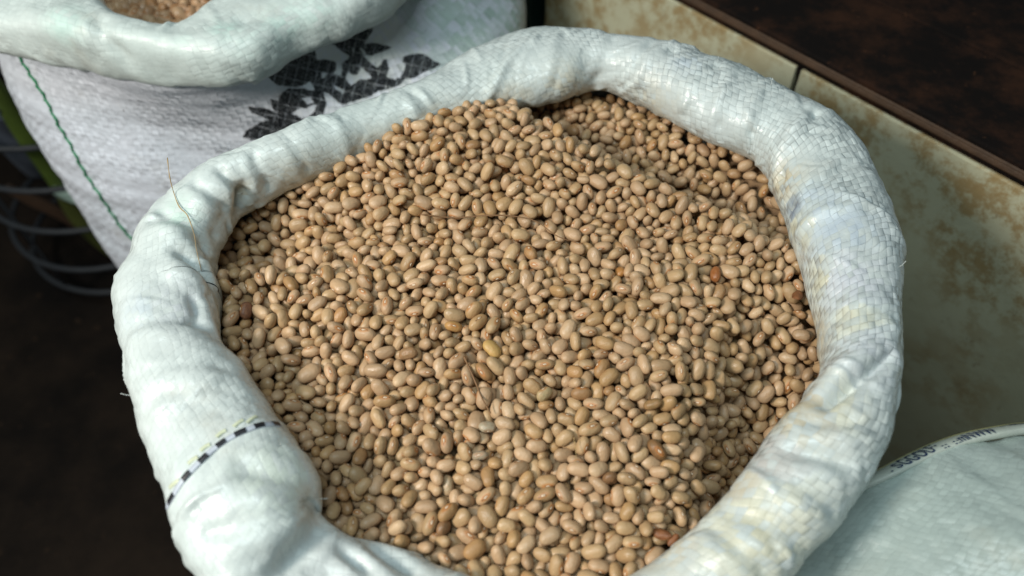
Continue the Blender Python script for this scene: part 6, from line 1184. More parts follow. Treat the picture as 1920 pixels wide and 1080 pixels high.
595,2308,-163,24,-4,-56,96,661,2561,-65,1,-42,66,84,674,2741,-87,76,58,-17,92,579,2775,-97,-41,84,-11,91,592,2967,7,32,-20,-82,92,665,3049,0,84,36,10,115,649,3125,-25,-48,-31,-73,92,
687,3170,44,-43,2,-22,98,686,3329,19,5,-41,-61,95,747,3420,-47,59,10,9,95,643,3427,-16,72,-21,-52,103,693,3483,-30,15,40,-33,103,664,3612,-33,49,3,-86,95,726,3715,53,-29,25,-86,102,
652,3771,65,-24,-27,-88,112,706,3892,108,-49,-19,75,83,675,4017,201,-95,-14,-23,90,727,4207,142,-88,-24,36,98,746,4304,-50,-75,33,-53,83,729,4457,-136,58,-21,74,97,661,4508,-146,2,-52,81,100,
601,4704,-176,84,1,29,107,731,4728,-23,50,-2,31,99,600,5015,-9,-10,52,21,82,656,5030,35,85,50,5,98,785,1799,-311,28,90,-30,101,825,1936,-278,-12,74,-56,88,771,1994,-198,0,-95,28,79,
675,2263,-176,21,-11,-12,80,787,2313,-188,-23,-49,-45,88,720,2304,-78,15,-56,-74,94,816,2699,-39,-87,-34,-26,101,729,2781,-90,67,37,55,79,794,2795,-54,-38,40,76,99,764,2921,6,-74,-48,5,103,
774,2990,-27,11,72,-47,102,750,3067,-14,-73,53,16,91,781,3254,45,-61,44,34,103,792,3438,31,-51,-66,21,111,743,3506,-71,-46,8,-51,81,783,3561,-72,62,-62,43,98,707,3551,-4,21,9,-27,99,
791,3731,-3,33,90,-12,96,735,3841,92,-33,-6,93,84,822,3855,128,77,-32,-40,90,842,3926,185,36,-9,-39,108,854,4182,79,-53,62,-56,118,869,4367,-233,58,5,19,102,769,4554,-186,15,92,-27,99,
785,4577,-109,-78,-9,-30,100,744,4638,-164,-24,-90,-1,109,799,4697,-3,-8,27,38,98,698,4884,45,-7,58,79,95,861,5147,-39,-22,39,-52,101,893,1768,-357,-38,-78,46,112,924,2006,-297,-12,48,85,99,
971,2074,-268,31,-1,94,84,906,2288,-149,6,99,0,106,986,2290,-224,-66,32,66,91,871,2751,10,-66,31,-49,96,847,2844,-42,-55,-81,-6,91,829,2902,20,31,-40,-75,95,902,3005,-13,-8,-67,66,92,
823,3193,-4,5,-35,-63,98,861,3231,33,-55,-77,25,88,932,3440,40,79,34,-4,93,853,3481,27,80,-39,-8,99,818,3573,-10,-17,-63,52,97,825,3640,-37,56,-3,36,105,865,3655,41,-27,1,-60,110,
901,3747,56,62,-42,61,87,934,3953,204,-3,-37,-87,110,900,4034,147,-44,18,87,94,968,4132,-1,83,33,36,87,932,4216,-82,-56,67,-24,101,925,4462,-204,-45,44,-63,116,855,4552,-145,33,-85,38,111,
893,4616,-82,85,42,6,108,951,4672,15,-34,-70,37,103,905,4807,-17,-46,-25,51,116,798,5004,7,-26,49,-68,118,1021,1888,-399,36,18,83,84,1127,2060,-530,-70,33,-2,97,1183,2065,-650,-18,61,-29,96,
1246,2257,-553,33,3,-38,104,1068,2437,-233,59,-36,38,90,1123,2362,-305,22,30,-60,91,1083,2473,-152,9,88,-44,80,1020,2778,-6,46,34,-29,103,1101,2813,-11,-34,9,-92,94,
892,2918,-12,41,-23,-72,100,1032,2986,-2,43,13,56,96,1005,3061,23,48,-22,69,89,1073,3156,37,36,65,63,104,973,3331,29,-24,85,-18,97,921,3530,9,-3,-53,-38,84,873,3545,51,-35,11,80,104,
967,3536,-31,-52,-39,43,89,907,3598,-2,89,31,30,92,1024,3693,14,-64,-7,-26,97,994,3838,156,-74,63,15,95,1146,3969,73,48,-83,-3,98,935,4100,95,-83,-19,-45,119,1057,4204,-132,-41,-43,-34,103,
1002,4253,-172,-50,-19,34,101,1007,4311,-256,12,-30,28,113,1007,4467,-173,50,-75,-39,99,950,4553,-135,46,-43,-21,86,959,4564,-54,-46,49,-22,99,954,4765,47,-37,19,-28,101,
1163,4809,34,-4,-43,14,98,1073,4906,0,58,-10,26,98,1140,1660,-466,-27,1,24,108,1229,1788,-563,32,68,37,95,1295,1810,-578,24,-43,-2,107,1214,2159,-634,45,81,27,97,
1202,2194,-572,-61,-25,-13,100,1156,2320,-518,13,-52,21,87,1191,2452,-346,48,57,-48,109,1204,2438,-430,-10,4,-97,86,1248,2490,-399,47,41,-77,101,1358,2527,-509,-44,44,60,90,
1171,2663,-103,46,-4,74,99,1077,2943,2,15,-78,0,81,1122,2987,15,-92,19,3,97,1156,3264,3,-59,40,-47,88,1073,3387,36,-90,2,-1,92,1010,3470,-3,-67,42,-58,105,1062,3535,-8,-43,-84,25,105,
1042,3628,51,-47,-17,9,94,1087,3715,71,-73,-45,37,111,1024,3762,84,-11,16,-91,108,1111,4121,-80,-42,70,-21,101,1151,4204,-183,-35,3,92,97,1087,4284,-220,10,28,-17,93,
1130,4252,-346,-56,-3,48,101,1082,4464,-100,56,31,-75,111,1052,4522,-44,-61,21,27,101,1117,4617,4,-75,-51,-40,110,1072,4699,15,-35,6,77,89,1189,1611,-469,21,50,15,90,
1287,1732,-550,24,67,19,100,1268,2157,-728,-45,-10,88,108,1289,2219,-783,-43,-28,-14,107,1271,2238,-714,16,-42,-23,100,1322,2292,-679,25,-85,4,94,1414,2342,-748,-32,-1,86,106,
1296,2547,-400,67,53,48,92,1442,2450,-679,47,-46,66,93,1281,2631,-365,-69,32,64,91,1311,2727,-304,37,59,68,93,1275,2941,-35,13,88,42,95,1149,3123,-34,68,7,-44,94,1197,3199,-8,-4,21,-85,99,
1154,3344,-13,-83,30,35,93,1150,3376,-67,37,78,48,80,1135,3428,2,20,53,60,92,1151,3532,31,1,91,-31,105,1158,3647,39,55,-1,-79,102,1157,3732,90,-23,-71,3,103,1220,4035,-40,76,63,-5,104,
1297,4007,-90,6,83,-54,96,1126,4391,-233,13,27,58,100,1255,4460,-135,10,-10,-86,95,1130,4520,-31,-49,-53,38,91,1335,1754,-615,-55,-38,27,100,1356,1999,-715,48,-64,-8,112,
1485,2478,-767,46,-30,-64,98,1554,2524,-658,-6,17,-18,97,1454,2622,-604,-72,-67,7,98,1389,2583,-548,-83,23,-37,94,1469,2785,-327,-20,86,24,90,1336,2958,-212,-18,-49,-20,107,
1297,2924,-110,86,5,-43,87,1203,3160,-68,13,88,5,101,1284,3162,12,5,-21,49,108,1279,3283,50,64,49,44,98,1341,3419,22,29,-58,20,91,1264,3422,44,-56,15,-30,113,1259,3580,65,-40,7,28,108,
1253,3694,93,-68,-66,-4,101,1273,3792,147,3,84,-43,95,1282,3948,-19,-34,-67,-61,96,1325,3878,-68,-56,-16,-43,96,1283,4059,-287,59,-33,-39,103,1287,4272,-332,85,-30,-37,88,
1292,4373,-98,-34,80,19,106,1343,4574,66,-28,1,13,95,1387,1824,-619,-91,39,1,99,1494,1908,-762,19,-50,82,110,1529,2150,-757,-36,-92,1,120,1505,2475,-675,-23,-87,16,106,
1560,2497,-726,-43,-78,44,103,1595,2558,-712,-86,16,6,98,1430,2974,-277,91,29,-22,94,1443,2908,-211,-51,-65,-53,101,1403,3170,-52,46,48,26,107,1411,3381,56,-50,0,14,99,
1327,3472,65,-82,13,9,104,1344,3543,81,-25,64,-72,106,1402,3757,114,-24,-39,-48,115,1458,3760,60,76,-7,63,96,1497,3918,-120,50,79,7,97,1446,4047,-217,58,27,10,103,1358,4282,-210,80,14,14,87,
1387,4428,-20,-36,-20,-90,105,1489,1999,-814,-38,-60,65,109,1490,2562,-725,55,-43,29,115,1535,2637,-606,18,15,36,90,1587,2642,-700,-19,32,-34,101,1636,2784,-487,79,-57,-17,96,
1564,2924,-351,5,-35,83,91,1601,3026,-152,43,5,-55,100,1455,3137,-96,82,-53,11,94,1446,3319,41,30,-32,-10,98,1511,3389,64,-25,75,-49,104,1501,3465,86,-32,93,7,102,1470,3593,128,4,-31,23,101,
1451,3695,100,-63,-65,-3,82,1487,3836,-49,-94,-15,16,88,1457,3970,-181,18,-10,87,90,1551,4023,-284,6,83,11,94,1408,4260,-256,20,72,-33,89,1470,4325,-128,-43,-35,9,100,
1552,2744,-713,-30,-58,72,77,1627,2683,-611,19,90,-23,104,1581,2749,-578,-9,35,-59,98,1673,2888,-365,42,50,68,114,1564,2919,-282,75,65,-1,107,1578,3141,-153,-27,41,32,83,
1479,3214,-89,51,-42,72,86,1630,3422,74,-79,-27,53,103,1586,3503,101,-62,63,43,103,1666,3684,23,-24,9,-87,98,1513,3707,63,-39,-83,-9,95,1511,4065,-356,40,37,33,93,
1477,4130,-344,-68,-16,-69,108,1523,4218,-229,3,-47,-79,100,1501,4303,-57,27,-20,93,103,1647,2086,-839,26,-56,42,104,1733,2311,-827,9,-87,-32,100,1675,2634,-637,-45,-27,51,100,
1700,2709,-527,85,-34,25,102,1749,2903,-323,-10,-35,90,101,1772,2950,-274,-22,10,53,106,1710,3072,-131,-25,83,42,90,1590,3161,-89,51,84,7,95,1671,3310,-5,46,25,-82,99,
1697,3463,25,2,-36,17,89,1724,3630,-23,-11,-24,-86,98,1653,3742,-90,-19,-3,22,101,1722,3864,-161,-4,73,-67,91,1663,3864,-222,39,-22,-74,104,1740,3947,-257,-63,-74,-16,82,
1679,3997,-169,9,74,-57,99,1634,4080,-162,-38,-67,44,110,1616,4254,-90,30,64,-44,85,1698,2177,-738,-55,-26,74,102,1554,2444,-779,-56,-37,66,114,1817,2655,-534,3,24,-59,103,
1858,2802,-354,28,-64,-61,100,1943,2885,-331,-63,31,64,81,1760,3084,-174,28,81,-47,103,1747,3155,-144,-38,-76,-44,91,1813,3245,-15,-19,26,-46,87,1792,3434,55,-19,18,-90,116,
1856,3738,-115,-14,75,47,98,1864,3806,-96,-6,-60,-79,98,1773,3923,-167,-2,-12,-3,101,1758,4020,-139,-50,49,-53,98,1766,4175,47,-93,28,-19,91,1781,2329,-683,-78,57,-17,99,
1881,2647,-556,36,-40,-83,85,1873,2673,-442,26,-65,-10,114,1689,3222,-72,9,-52,55,102,1942,2817,-299,-16,70,59,111,-1712,3159,20,-50,-62,56,100,-1789,3210,25,34,-52,64,101,
-1763,3517,-177,-9,19,-94,101,-1874,3518,-174,58,-41,37,109,-1960,3595,-160,18,-3,96,109,-1853,3580,-229,-18,24,-31,107,-1578,2634,-69,91,-3,34,106,-1597,2882,-37,-39,-9,-56,99,
-1718,3049,-11,-10,-5,-95,93,-1695,3226,-16,-19,-30,85,88,-1693,3299,16,-29,-52,-18,95,-1779,3489,-272,-56,55,-22,106,-1759,3571,-225,8,93,31,83,-1799,3583,-168,-16,3,42,106,
-1908,3656,-205,-80,-11,58,109,-1825,3655,-163,-12,86,-9,114,-1611,2762,-83,-24,-31,-8,94,-1510,2804,-122,-72,-11,-67,78,-1471,2962,-14,78,-9,53,103,-1629,3206,25,-30,22,-48,102,
-1566,3329,2,43,21,-41,88,-1570,3450,-149,48,25,-58,111,-1680,3537,-203,-49,56,-26,103,-1788,3815,-83,64,11,25,92,-1512,2520,-103,35,2,59,96,-1518,2612,-105,66,56,3,98,
-1486,2682,-72,-88,-35,18,89,-1448,2912,-76,-14,-3,55,108,-1435,3000,-97,16,-89,-39,94,-1408,3370,-20,27,-7,15,92,-1661,3521,-140,76,13,11,95,-1537,3518,-116,-49,-64,-52,107,
-1613,3590,-178,-82,16,20,112,-1539,3530,-252,-71,48,33,91,-1615,3735,-111,-59,40,-5,103,-1610,3836,-50,-71,-61,-25,102,-1409,2430,-109,-36,75,31,106,-1357,2901,-51,34,45,-81,101,
-1362,3025,-73,64,43,59,81,-1444,3063,-26,-14,-93,-18,94,-1326,3340,25,49,-24,12,100,-1332,3610,-92,-25,-33,-86,102,-1333,3504,-94,-12,-7,80,109,-1627,3534,-249,60,75,-8,86,
-1488,3635,-176,-67,-22,39,96,-1556,3607,-130,-17,24,-37,105,-1514,3699,-122,-96,3,6,100,-1557,3796,-124,17,77,6,101,-1544,3846,-40,-4,17,-53,85,-1357,2491,-109,-24,24,73,103,
-1444,2566,-122,36,-38,16,113,-1204,2772,-67,2,64,-75,97,-1324,3024,4,9,13,-80,99,-1238,3370,-43,-1,64,50,102,-1210,3435,-56,17,95,9,98,-1416,3565,-106,-59,-20,-32,114,
-1482,3622,-109,-64,-46,53,92,-1338,3689,-114,-2,-39,-16,107,-1410,3682,-88,32,32,-86,111,-1188,2225,-250,82,21,12,99,-1113,2371,-158,-83,19,-22,96,-1147,2833,-58,39,59,-24,103,
-1127,2997,-13,10,-4,71,100,-1239,3474,-119,17,-84,-45,94,-1212,3518,-43,-51,50,-57,96,-1139,3643,-69,-13,50,84,91,-1234,3645,-101,-1,-52,-72,104,-1192,3682,-43,-88,-7,25,94,
-1309,3741,-48,-52,-57,-46,102,-1292,3816,2,-37,55,18,106,-1357,3990,90,18,-16,-92,97,-1249,2085,-203,44,-8,67,92,-1153,2204,-178,13,87,-29,93,-1176,2418,-133,60,50,-56,87,
-1042,2431,-130,-50,-8,73,84,-1116,2591,-96,-25,-51,75,80,-1035,2699,-89,-66,41,57,91,-1115,2911,-82,-66,71,-13,95,-922,3233,27,8,-59,66,105,-1071,3279,21,-26,-21,90,99,
-1120,3432,-32,11,-6,97,93,-1086,3722,-49,-27,-70,-63,96,-1130,3898,0,-59,-28,60,89,-1350,3870,4,-68,-70,0,101,-1082,4063,166,-14,-74,-60,97,-1138,1819,-260,27,-27,-80,89,
-956,2298,-152,-6,-84,-12,94,-1031,2304,-151,30,-68,-12,110,-974,2569,-89,-5,2,56,96,-984,2656,-101,45,21,19,99,-1026,2813,-103,-47,-32,70,83,-982,3065,-5,-54,15,-52,101,
-1152,3492,-115,20,6,43,95,-960,3693,-8,2,-22,27,93,-1111,3795,-6,97,-15,-10,99,-1085,3746,36,19,22,-39,98,-1173,4122,198,0,15,-89,94,-1000,1815,-284,32,23,-26,79,-929,1940,-233,-52,7,-51,96,
-924,2077,-226,-84,27,-32,98,-904,2282,-224,15,67,-5,84,-951,2991,-35,10,-20,-66,95,-906,3048,-8,-41,3,57,110,-1099,3356,-24,60,32,25,95,-890,3522,-7,2,4,-55,96,-931,3437,-13,60,1,53,99,
-1034,3633,-37,27,56,-76,112,-910,3643,-25,-73,53,6,80,-1053,3946,137,7,95,24,98,-1027,4195,217,16,-11,2,95,-960,4148,243,-49,-77,-21,102,-820,1799,-326,-12,-91,-37,91,
-774,1933,-278,-17,-87,40,91,-812,2116,-256,55,-47,-65,88,-840,2726,-66,-41,-80,34,90,-807,2829,-47,-9,-11,62,98,-829,2955,-17,62,73,7,108,-679,3215,-2,-37,1,44,87,-812,3206,28,37,38,30,91,
-916,3597,9,-69,-3,19,82,-806,3670,48,96,-11,13,94,-878,4099,228,81,-10,-35,92,-777,4051,181,-56,29,14,104,-972,4243,246,80,4,-48,102,-747,1722,-271,29,46,-77,99,-737,1739,-343,27,-3,-43,95,
-730,2331,-234,-9,66,-21,85,-902,2329,-137,-29,-5,-52,88,-710,2625,-97,-45,-3,-64,89,-750,2710,-119,-47,-26,35,103,-682,2826,-55,41,-13,-84,89,-734,3159,1,76,-48,-13,91,
-657,3091,-2,-48,-40,3,94,-642,3299,17,17,2,-93,111,-791,3439,29,5,-31,27,100,-717,3492,40,-7,-7,97,115,-715,3554,14,-18,-9,-97,75,-686,3627,5,59,54,1,106,-801,3739,36,-97,-1,-12,109,
-702,3718,9,-57,-68,30,95,-794,3852,63,28,17,-39,93,-752,3873,129,5,-22,1,96,-789,4375,323,-47,-28,-73,96,-639,4450,304,8,95,-22,100,-684,1730,-294,19,39,64,91,-724,2260,-175,27,17,-83,91,
-572,2583,-89,-39,31,58,115,-606,2701,-96,35,70,32,94,-623,2812,-79,2,63,6,92,-668,2957,-23,-5,12,56,103,-600,3045,-20,-20,-11,0,101,-606,3220,36,0,92,-33,97,-618,3497,27,-56,-67,44,94,
-571,3591,28,-30,4,14,90,-630,3663,39,49,52,62,104,-712,3833,8,-34,-64,-61,92,-710,3770,72,29,-50,-57,105,-631,3937,158,44,9,82,92,-599,4202,278,72,-2,52,88,-635,4386,338,55,6,-1,109,
-413,1754,-395,-6,-59,78,91,-674,2339,-150,-27,-43,-1,88,-505,2634,-83,-47,5,10,90,-618,2747,-48,12,34,-92,96,-494,2727,-88,72,-7,-48,89,-599,2987,-44,-63,41,-64,84,-514,3174,4,89,-31,6,89,
-522,3558,-13,-11,-52,-20,92,-417,3597,7,-74,-39,47,87,-540,3646,-30,-2,-76,-34,94,-583,3787,37,42,42,57,102,-553,3964,131,-35,93,5,95,-565,4000,204,-71,-26,17,103,
-509,4313,264,-39,-60,-59,99,-577,4496,308,62,7,-76,97,-460,1656,-283,83,-25,32,101,-413,2014,-189,-3,-21,82,89,-305,2251,-176,-19,-70,-6,100,-475,2373,-131,-67,41,-50,102,
-456,2518,-89,-75,-20,49,99,-375,2763,-72,51,63,-16,100,-438,2763,-59,69,46,28,84,-459,3414,23,-17,-28,-32,95,-443,3650,37,-19,28,84,98,-355,3633,26,-73,41,-24,112,-533,3715,22,-85,-17,40,90,
-314,3724,52,-14,-14,45,102,-375,4132,256,43,-45,77,102,-458,4150,276,-24,71,-14,98,-481,4349,319,-21,41,73,96,-389,4383,331,-25,42,-86,87,-380,4568,323,-27,30,80,116,
-262,1539,-316,66,6,-41,93,-354,1593,-288,-64,42,-16,87,-314,1915,-250,53,-19,-70,95,-363,2153,-250,-19,-2,59,73,-274,2231,-279,-75,6,-20,93,-403,2878,-45,65,58,-15,97,
-347,2905,-97,-21,-23,34,88,-368,3069,-38,-58,48,21,88,-376,3211,20,-1,57,-27,101,-371,3387,27,-3,47,-2,97,-280,3421,25,2,-82,-55,103,-205,3488,22,76,-21,39,99,-279,3538,36,75,-26,-34,104,
-360,3593,-27,18,32,48,76,-214,3672,24,-70,-1,26,98,-310,3860,112,65,16,41,107,-380,3875,123,-1,68,-30,100,-310,4125,211,-34,22,-66,86,-351,4261,307,-42,60,-14,100,
-200,4618,307,18,-71,-35,91,-256,4654,300,-78,-24,-47,98,-285,2027,-236,-86,6,5,87,-311,2471,-113,68,-56,42,85,-360,2826,-48,-19,-34,-83,97,-210,2813,-45,-37,45,-8,91,
-264,3246,34,-68,8,-5,98,-196,3378,28,13,0,78,98,-229,3567,0,0,43,-52,94,-307,3632,-26,45,-48,1,85,-206,3751,61,12,-10,47,101,-395,3939,94,-64,-72,-22,83,-314,3964,186,89,-30,-22,107,
-265,4232,301,-5,9,-97,97,-156,4684,305,58,75,-13,103,-92,1512,-299,10,11,66,102,-154,1590,-351,47,-14,44,91,-37,1960,-223,45,-17,69,91,-140,2301,-138,11,-97,12,90,-166,2725,-78,-3,-85,8,105,
-27,2867,-64,-33,-59,61,97,-28,3073,5,-42,-48,7,88,-159,3235,-42,47,38,-74,105,-199,3281,15,-13,-12,79,88,-117,3394,30,-34,-70,57,99,-105,3485,16,52,2,-10,101,-115,3688,18,39,-56,-65,106,
-32,3670,26,52,76,35,99,-160,3754,15,-33,45,-59,92,-69,3810,51,44,68,37,88,-244,3936,131,31,90,-26,96,-178,3964,147,-52,-3,61,97,-276,4167,278,-39,-9,85,100,-84,4220,299,57,-4,49,97,
-150,4539,323,-63,9,-38,105,-70,4590,315,12,-65,-72,89,-84,2304,-187,-2,9,-57,80,-23,2513,-107,10,24,-59,91,25,2863,-19,-22,-85,-3,99,-28,3183,-8,19,48,-85,92,-14,3381,18,-3,-88,20,113,
-41,3554,24,7,-10,-86,102,-86,3615,32,57,-58,45,109,48,3743,-24,-3,-22,-33,105,-110,4271,271,-53,77,31,85,-23,4520,331,-28,-71,60,104,114,4695,168,62,69,-31,109,94,4754,-4,-13,76,61,111,
79,1513,-313,-46,-14,-38,97,136,1575,-357,-26,-36,2,92,-4,1536,-311,37,34,-84,101,120,1861,-232,-38,51,70,98,41,2402,-115,-32,-24,83,81,58,2627,-82,49,-22,80,92,110,2816,-61,32,-81,35,108,
29,2786,-58,12,-81,-32,110,27,3013,-25,-29,-70,56,95,133,3191,22,28,16,-89,94,74,3366,14,-28,70,-13,105,120,3434,-57,23,64,-36,93,119,3475,39,-60,22,-55,117,-5,3742,34,40,75,46,100,
110,4000,188,18,61,75,95,76,4230,292,-5,27,-94,87,-8,4233,290,13,44,-79,94,285,4476,195,73,-63,-18,98,237,4599,56,-4,59,-68,90,111,4690,39,-89,-6,-26,100,159,1518,-336,-12,31,-17,95,
161,1690,-328,15,51,-17,87,285,2667,-78,3,-2,-62,100,199,2791,-36,-61,54,-6,89,240,2828,-82,-25,42,-54,100,172,2954,-48,-18,18,-91,103,115,2984,-12,59,-4,9,85,172,3281,29,-22,-27,58,88,
160,3375,41,-37,-5,-33,106,258,3703,46,-61,-68,35,111,132,3705,-20,-37,-10,-54,96,26,3833,106,12,18,-86,105,176,3987,143,68,-15,59,85,331,4229,289,39,-4,77,98,315,4355,333,-17,-30,68,101,
305,4737,-66,-11,70,40,106,250,4812,-193,16,44,-65,77,290,1726,-308,-27,12,45,96,360,2039,-242,43,-25,-84,89,184,2084,-175,50,-72,14,106,264,2277,-155,41,22,-49,95,223,2587,-98,-4,-36,85,84,
321,3070,15,-37,-5,67,101,244,2986,-23,62,-16,-72,75,294,3360,-36,17,-73,30,100,178,3430,-15,26,57,-35,98,270,3540,36,34,-71,60,103,228,3630,23,-90,41,8,86,174,3834,62,-18,25,72,97,
119,3798,96,25,0,-38,108,321,3978,180,-36,-54,-35,102,224,4184,241,59,29,-23,93,400,4688,-71,-55,-8,-5,108,397,4765,-91,55,-35,-74,107,268,4956,-46,58,-47,-24,93,289,1483,-314,-30,-27,84,101,
399,1559,-349,-37,31,-32,97,478,1762,-256,33,-2,93,87,326,2213,-185,51,-11,-15,91,357,2267,-154,6,-69,51,105,336,2523,-128,14,-73,-57,101,332,2600,-128,13,-81,-36,102,
412,3143,8,18,-75,-38,85,371,3257,36,31,93,-8,95,322,3358,45,58,-30,-58,104,279,3424,11,79,0,42,104,425,3521,33,-23,-52,79,101,423,3603,-27,59,-76,-14,101,302,3768,70,71,-68,13,105,
353,3906,153,-65,24,-32,92,424,3954,156,-41,89,-5,95,397,4239,292,63,-16,-70,97,297,4157,272,-51,16,-53,109,487,4740,-101,-15,-96,-20,84,397,4811,-157,-55,0,-82,96,
396,1497,-291,-29,-18,-33,120,406,1707,-284,87,45,10,87,437,1784,-329,-52,54,12,86,440,2673,-55,8,-97,17,90,558,3214,34,1,96,23,90,520,3292,43,65,72,-17,106,406,3516,-29,-78,-1,31,84,
482,3617,9,-3,-64,-40,92,486,3668,-67,-57,-45,-56,87,495,3681,37,-43,-26,-15,108,428,3728,34,8,61,-54,97,597,3889,136,37,-71,-41,111,605,4571,-109,37,-83,-26,91,458,4783,-18,-42,-36,76,115,
525,4669,-143,-91,-8,38,86,448,4763,-161,28,4,18,100,400,4867,-45,55,39,-9,119,343,4966,-22,-69,-52,28,98,616,1536,-305,-48,-65,-12,109,540,2009,-187,55,51,-26,105,366,2551,-68,-39,18,80,89,
530,2738,-43,31,-76,55,92,519,3052,16,42,-81,-25,95,588,3059,33,47,46,34,102,518,3154,34,2,77,-31,98,612,3381,31,67,-35,-15,102,629,3605,35,1,-57,81,86,541,3609,37,-39,-44,67,78,
624,3728,14,67,-48,34,82,683,3912,166,-42,-23,18,104,527,4071,243,-62,-54,22,90,810,4359,-90,45,-45,-41,88,655,4411,-72,-49,-42,50,101,473,4710,-183,27,67,-64,83,561,4737,-26,47,17,46,97,
463,4914,-5,-38,-31,-36,106,521,4983,32,2,-6,-98,92,665,1588,-321,-16,18,75,90,591,1969,-255,6,89,29,96,692,2360,-89,-10,-65,-55,89,606,2707,-41,-61,-47,62,94,735,3310,57,56,34,45,90,
716,3414,19,31,24,-82,97,669,3456,56,-54,-11,37,108,756,3636,14,-78,-46,4,117,661,3838,107,-49,-51,-64,97,635,4395,0,-45,-41,67,107,798,4453,-136,43,-21,-78,100,742,4521,-105,-9,-87,-45,96,
795,4463,-209,-10,57,-58,103,694,4587,-148,-67,38,-19,102,744,4633,-83,-20,-50,-79,96,655,4674,-125,-53,-44,32,92,636,4811,-1,15,87,-29,109,595,4880,20,61,43,39,103,
1009,1817,-389,55,34,73,107,773,2279,-113,17,-97,-1,87,832,2554,-82,60,77,18,94,753,2732,-20,-68,17,44,95,756,3359,-4,75,-33,36,86,791,3819,68,69,-36,59,90,846,4092,143,-20,50,-83,91,
908,4338,-162,-40,-4,42,103,837,4414,-189,-11,-51,5,91,864,4476,-168,59,-1,-76,93,847,4648,-21,46,-75,-45,105,703,4662,-5,8,34,91,95,849,4783,55,56,-78,23,106,918,4934,8,28,-62,69,98,
869,1710,-309,-40,47,-5,101,988,2141,-292,-61,-25,-49,110,1089,2273,-318,-1,31,-31,102,799,2401,-58,89,-2,20,91,843,2526,-153,-84,26,39,82,953,2871,24,59,50,-57,100,930,3008,45,28,-52,-69,99,
825,3120,37,7,37,11,83,1017,4210,-61,-5,-15,71,102,955,4423,-139,74,62,2,82,852,4532,-58,-43,-71,19,105,957,4878,30,-9,-37,-87,111,815,4911,36,18,-9,67,102,1246,2356,-521,-34,27,50,96,
1163,2356,-422,1,32,-18,90,1007,2601,-100,-24,48,-65,98,961,2684,-34,-73,-14,5,89,969,2947,16,-9,63,-11,106,921,3224,55,37,18,-54,97,820,3313,52,9,-9,96,98,968,3572,30,20,12,96,88,
966,3653,45,-39,-32,-44,94,798,3722,70,-65,46,-21,92,1077,4009,90,8,32,6,97,923,4175,30,47,-65,44,99,1121,4268,-163,58,39,24,102,960,4320,-203,-9,31,82,81,1001,4362,-160,91,-22,32,103,
1024,4390,-221,47,17,-76,90,988,4483,-89,84,13,-38,96,915,4520,-92,16,69,-27,95,899,4440,-117,-5,-36,51,99,1008,4829,8,-42,3,-82,102,1223,1704,-515,-49,43,-38,100,1453,1874,-661,19,46,14,93,
1521,2064,-727,-11,-4,98,103,1125,2302,-409,4,92,37,100,1367,2274,-742,70,66,-12,93,1209,2576,-259,20,30,88,91,1366,2620,-484,15,88,38,113,1194,2740,-81,-31,35,11,99,1118,2885,9,-59,3,61,116,
908,3324,60,-53,-41,64,108,1053,3319,40,-40,49,-26,98,970,3515,64,51,21,-58,102,1160,3586,71,1,97,-13,90,1054,3848,140,-52,-51,-18,86,1167,4075,-75,5,4,67,96,1265,4104,-147,-19,32,76,112,
1194,4270,-213,-53,56,-22,101,1074,4365,-185,22,22,-63,100,1121,4371,-115,-23,-92,12,111,1024,4419,-97,14,95,6,95,1117,4722,62,-25,-89,29,91,1259,2217,-646,-94,15,-4,84,
1369,2467,-657,-18,62,-64,88,1351,2654,-332,18,-74,62,93,1215,3154,33,-73,32,58,85,1220,3279,8,22,65,65,79,1233,3352,7,42,23,4,99,1160,3463,54,-9,22,-29,102,1087,3582,37,-39,5,48,93,
1287,3897,87,-30,-56,-76,111,1225,4183,-196,68,17,25,104,1198,4331,-260,-91,21,13,106,1185,4428,-90,96,16,14,90,1249,4435,-43,24,40,43,95,1203,4571,28,-52,-5,-17,98,
1312,1881,-614,-8,78,36,84,1455,2399,-733,74,-33,56,98,1584,2589,-625,-10,27,-92,106,1479,2624,-516,-54,7,-66,96,1354,2954,-53,43,-17,-51,95,1267,3056,-51,-18,-78,50,89,
1379,3146,24,-12,12,57,103,1348,3206,-11,-13,33,-69,91,1235,3505,46,-86,-10,-47,91,1307,3654,104,-26,25,-83,93,1352,4117,-186,-81,44,-10,106,1397,4270,-143,85,-47,14,105,
1275,4266,-196,-28,0,87,116,1227,4323,-119,-43,-9,87,106,1034,4593,-5,-30,-44,23,97,1520,1973,-705,70,51,28,98,1598,2057,-766,2,16,-51,92,1494,2613,-660,-73,-38,29,99,
1453,2987,-169,44,40,76,109,1446,2985,-98,-90,-40,-3,91,1407,3638,113,6,-32,47,99,1333,3832,35,15,-42,15,109,1536,3775,53,55,-26,-26,104,1502,4143,-173,-29,54,60,93,
1383,4174,-209,11,61,63,89,1331,4225,-247,20,-91,24,98,1327,4312,-136,-35,-69,-5,94,1611,2190,-753,26,-29,16,101,1581,2272,-801,59,10,-9,80,1650,2537,-624,-29,92,12,115,
1615,2844,-345,-13,87,2,97,1546,2958,-191,-58,-37,25,95,1466,3136,-30,72,-65,4,91,1486,3230,-3,44,76,44,93,1422,3472,91,-46,-27,30,102,1532,3959,-176,52,-42,-43,101,
1532,4068,-220,-79,38,-39,101,1421,4111,-291,-26,54,74,99,1482,4257,-164,50,46,26,99,1408,4343,-68,-21,-94,16,95,1624,2166,-825,-70,-68,-8,92,1771,2661,-464,-5,59,-40,118,
1533,3283,28,31,43,44,99,1700,3519,73,-38,15,90,103,1612,3793,-60,59,-75,26,96,1596,3965,-228,5,91,-15,94,1616,4045,-309,53,82,-16,111,1428,4189,-263,24,-67,-61,103,
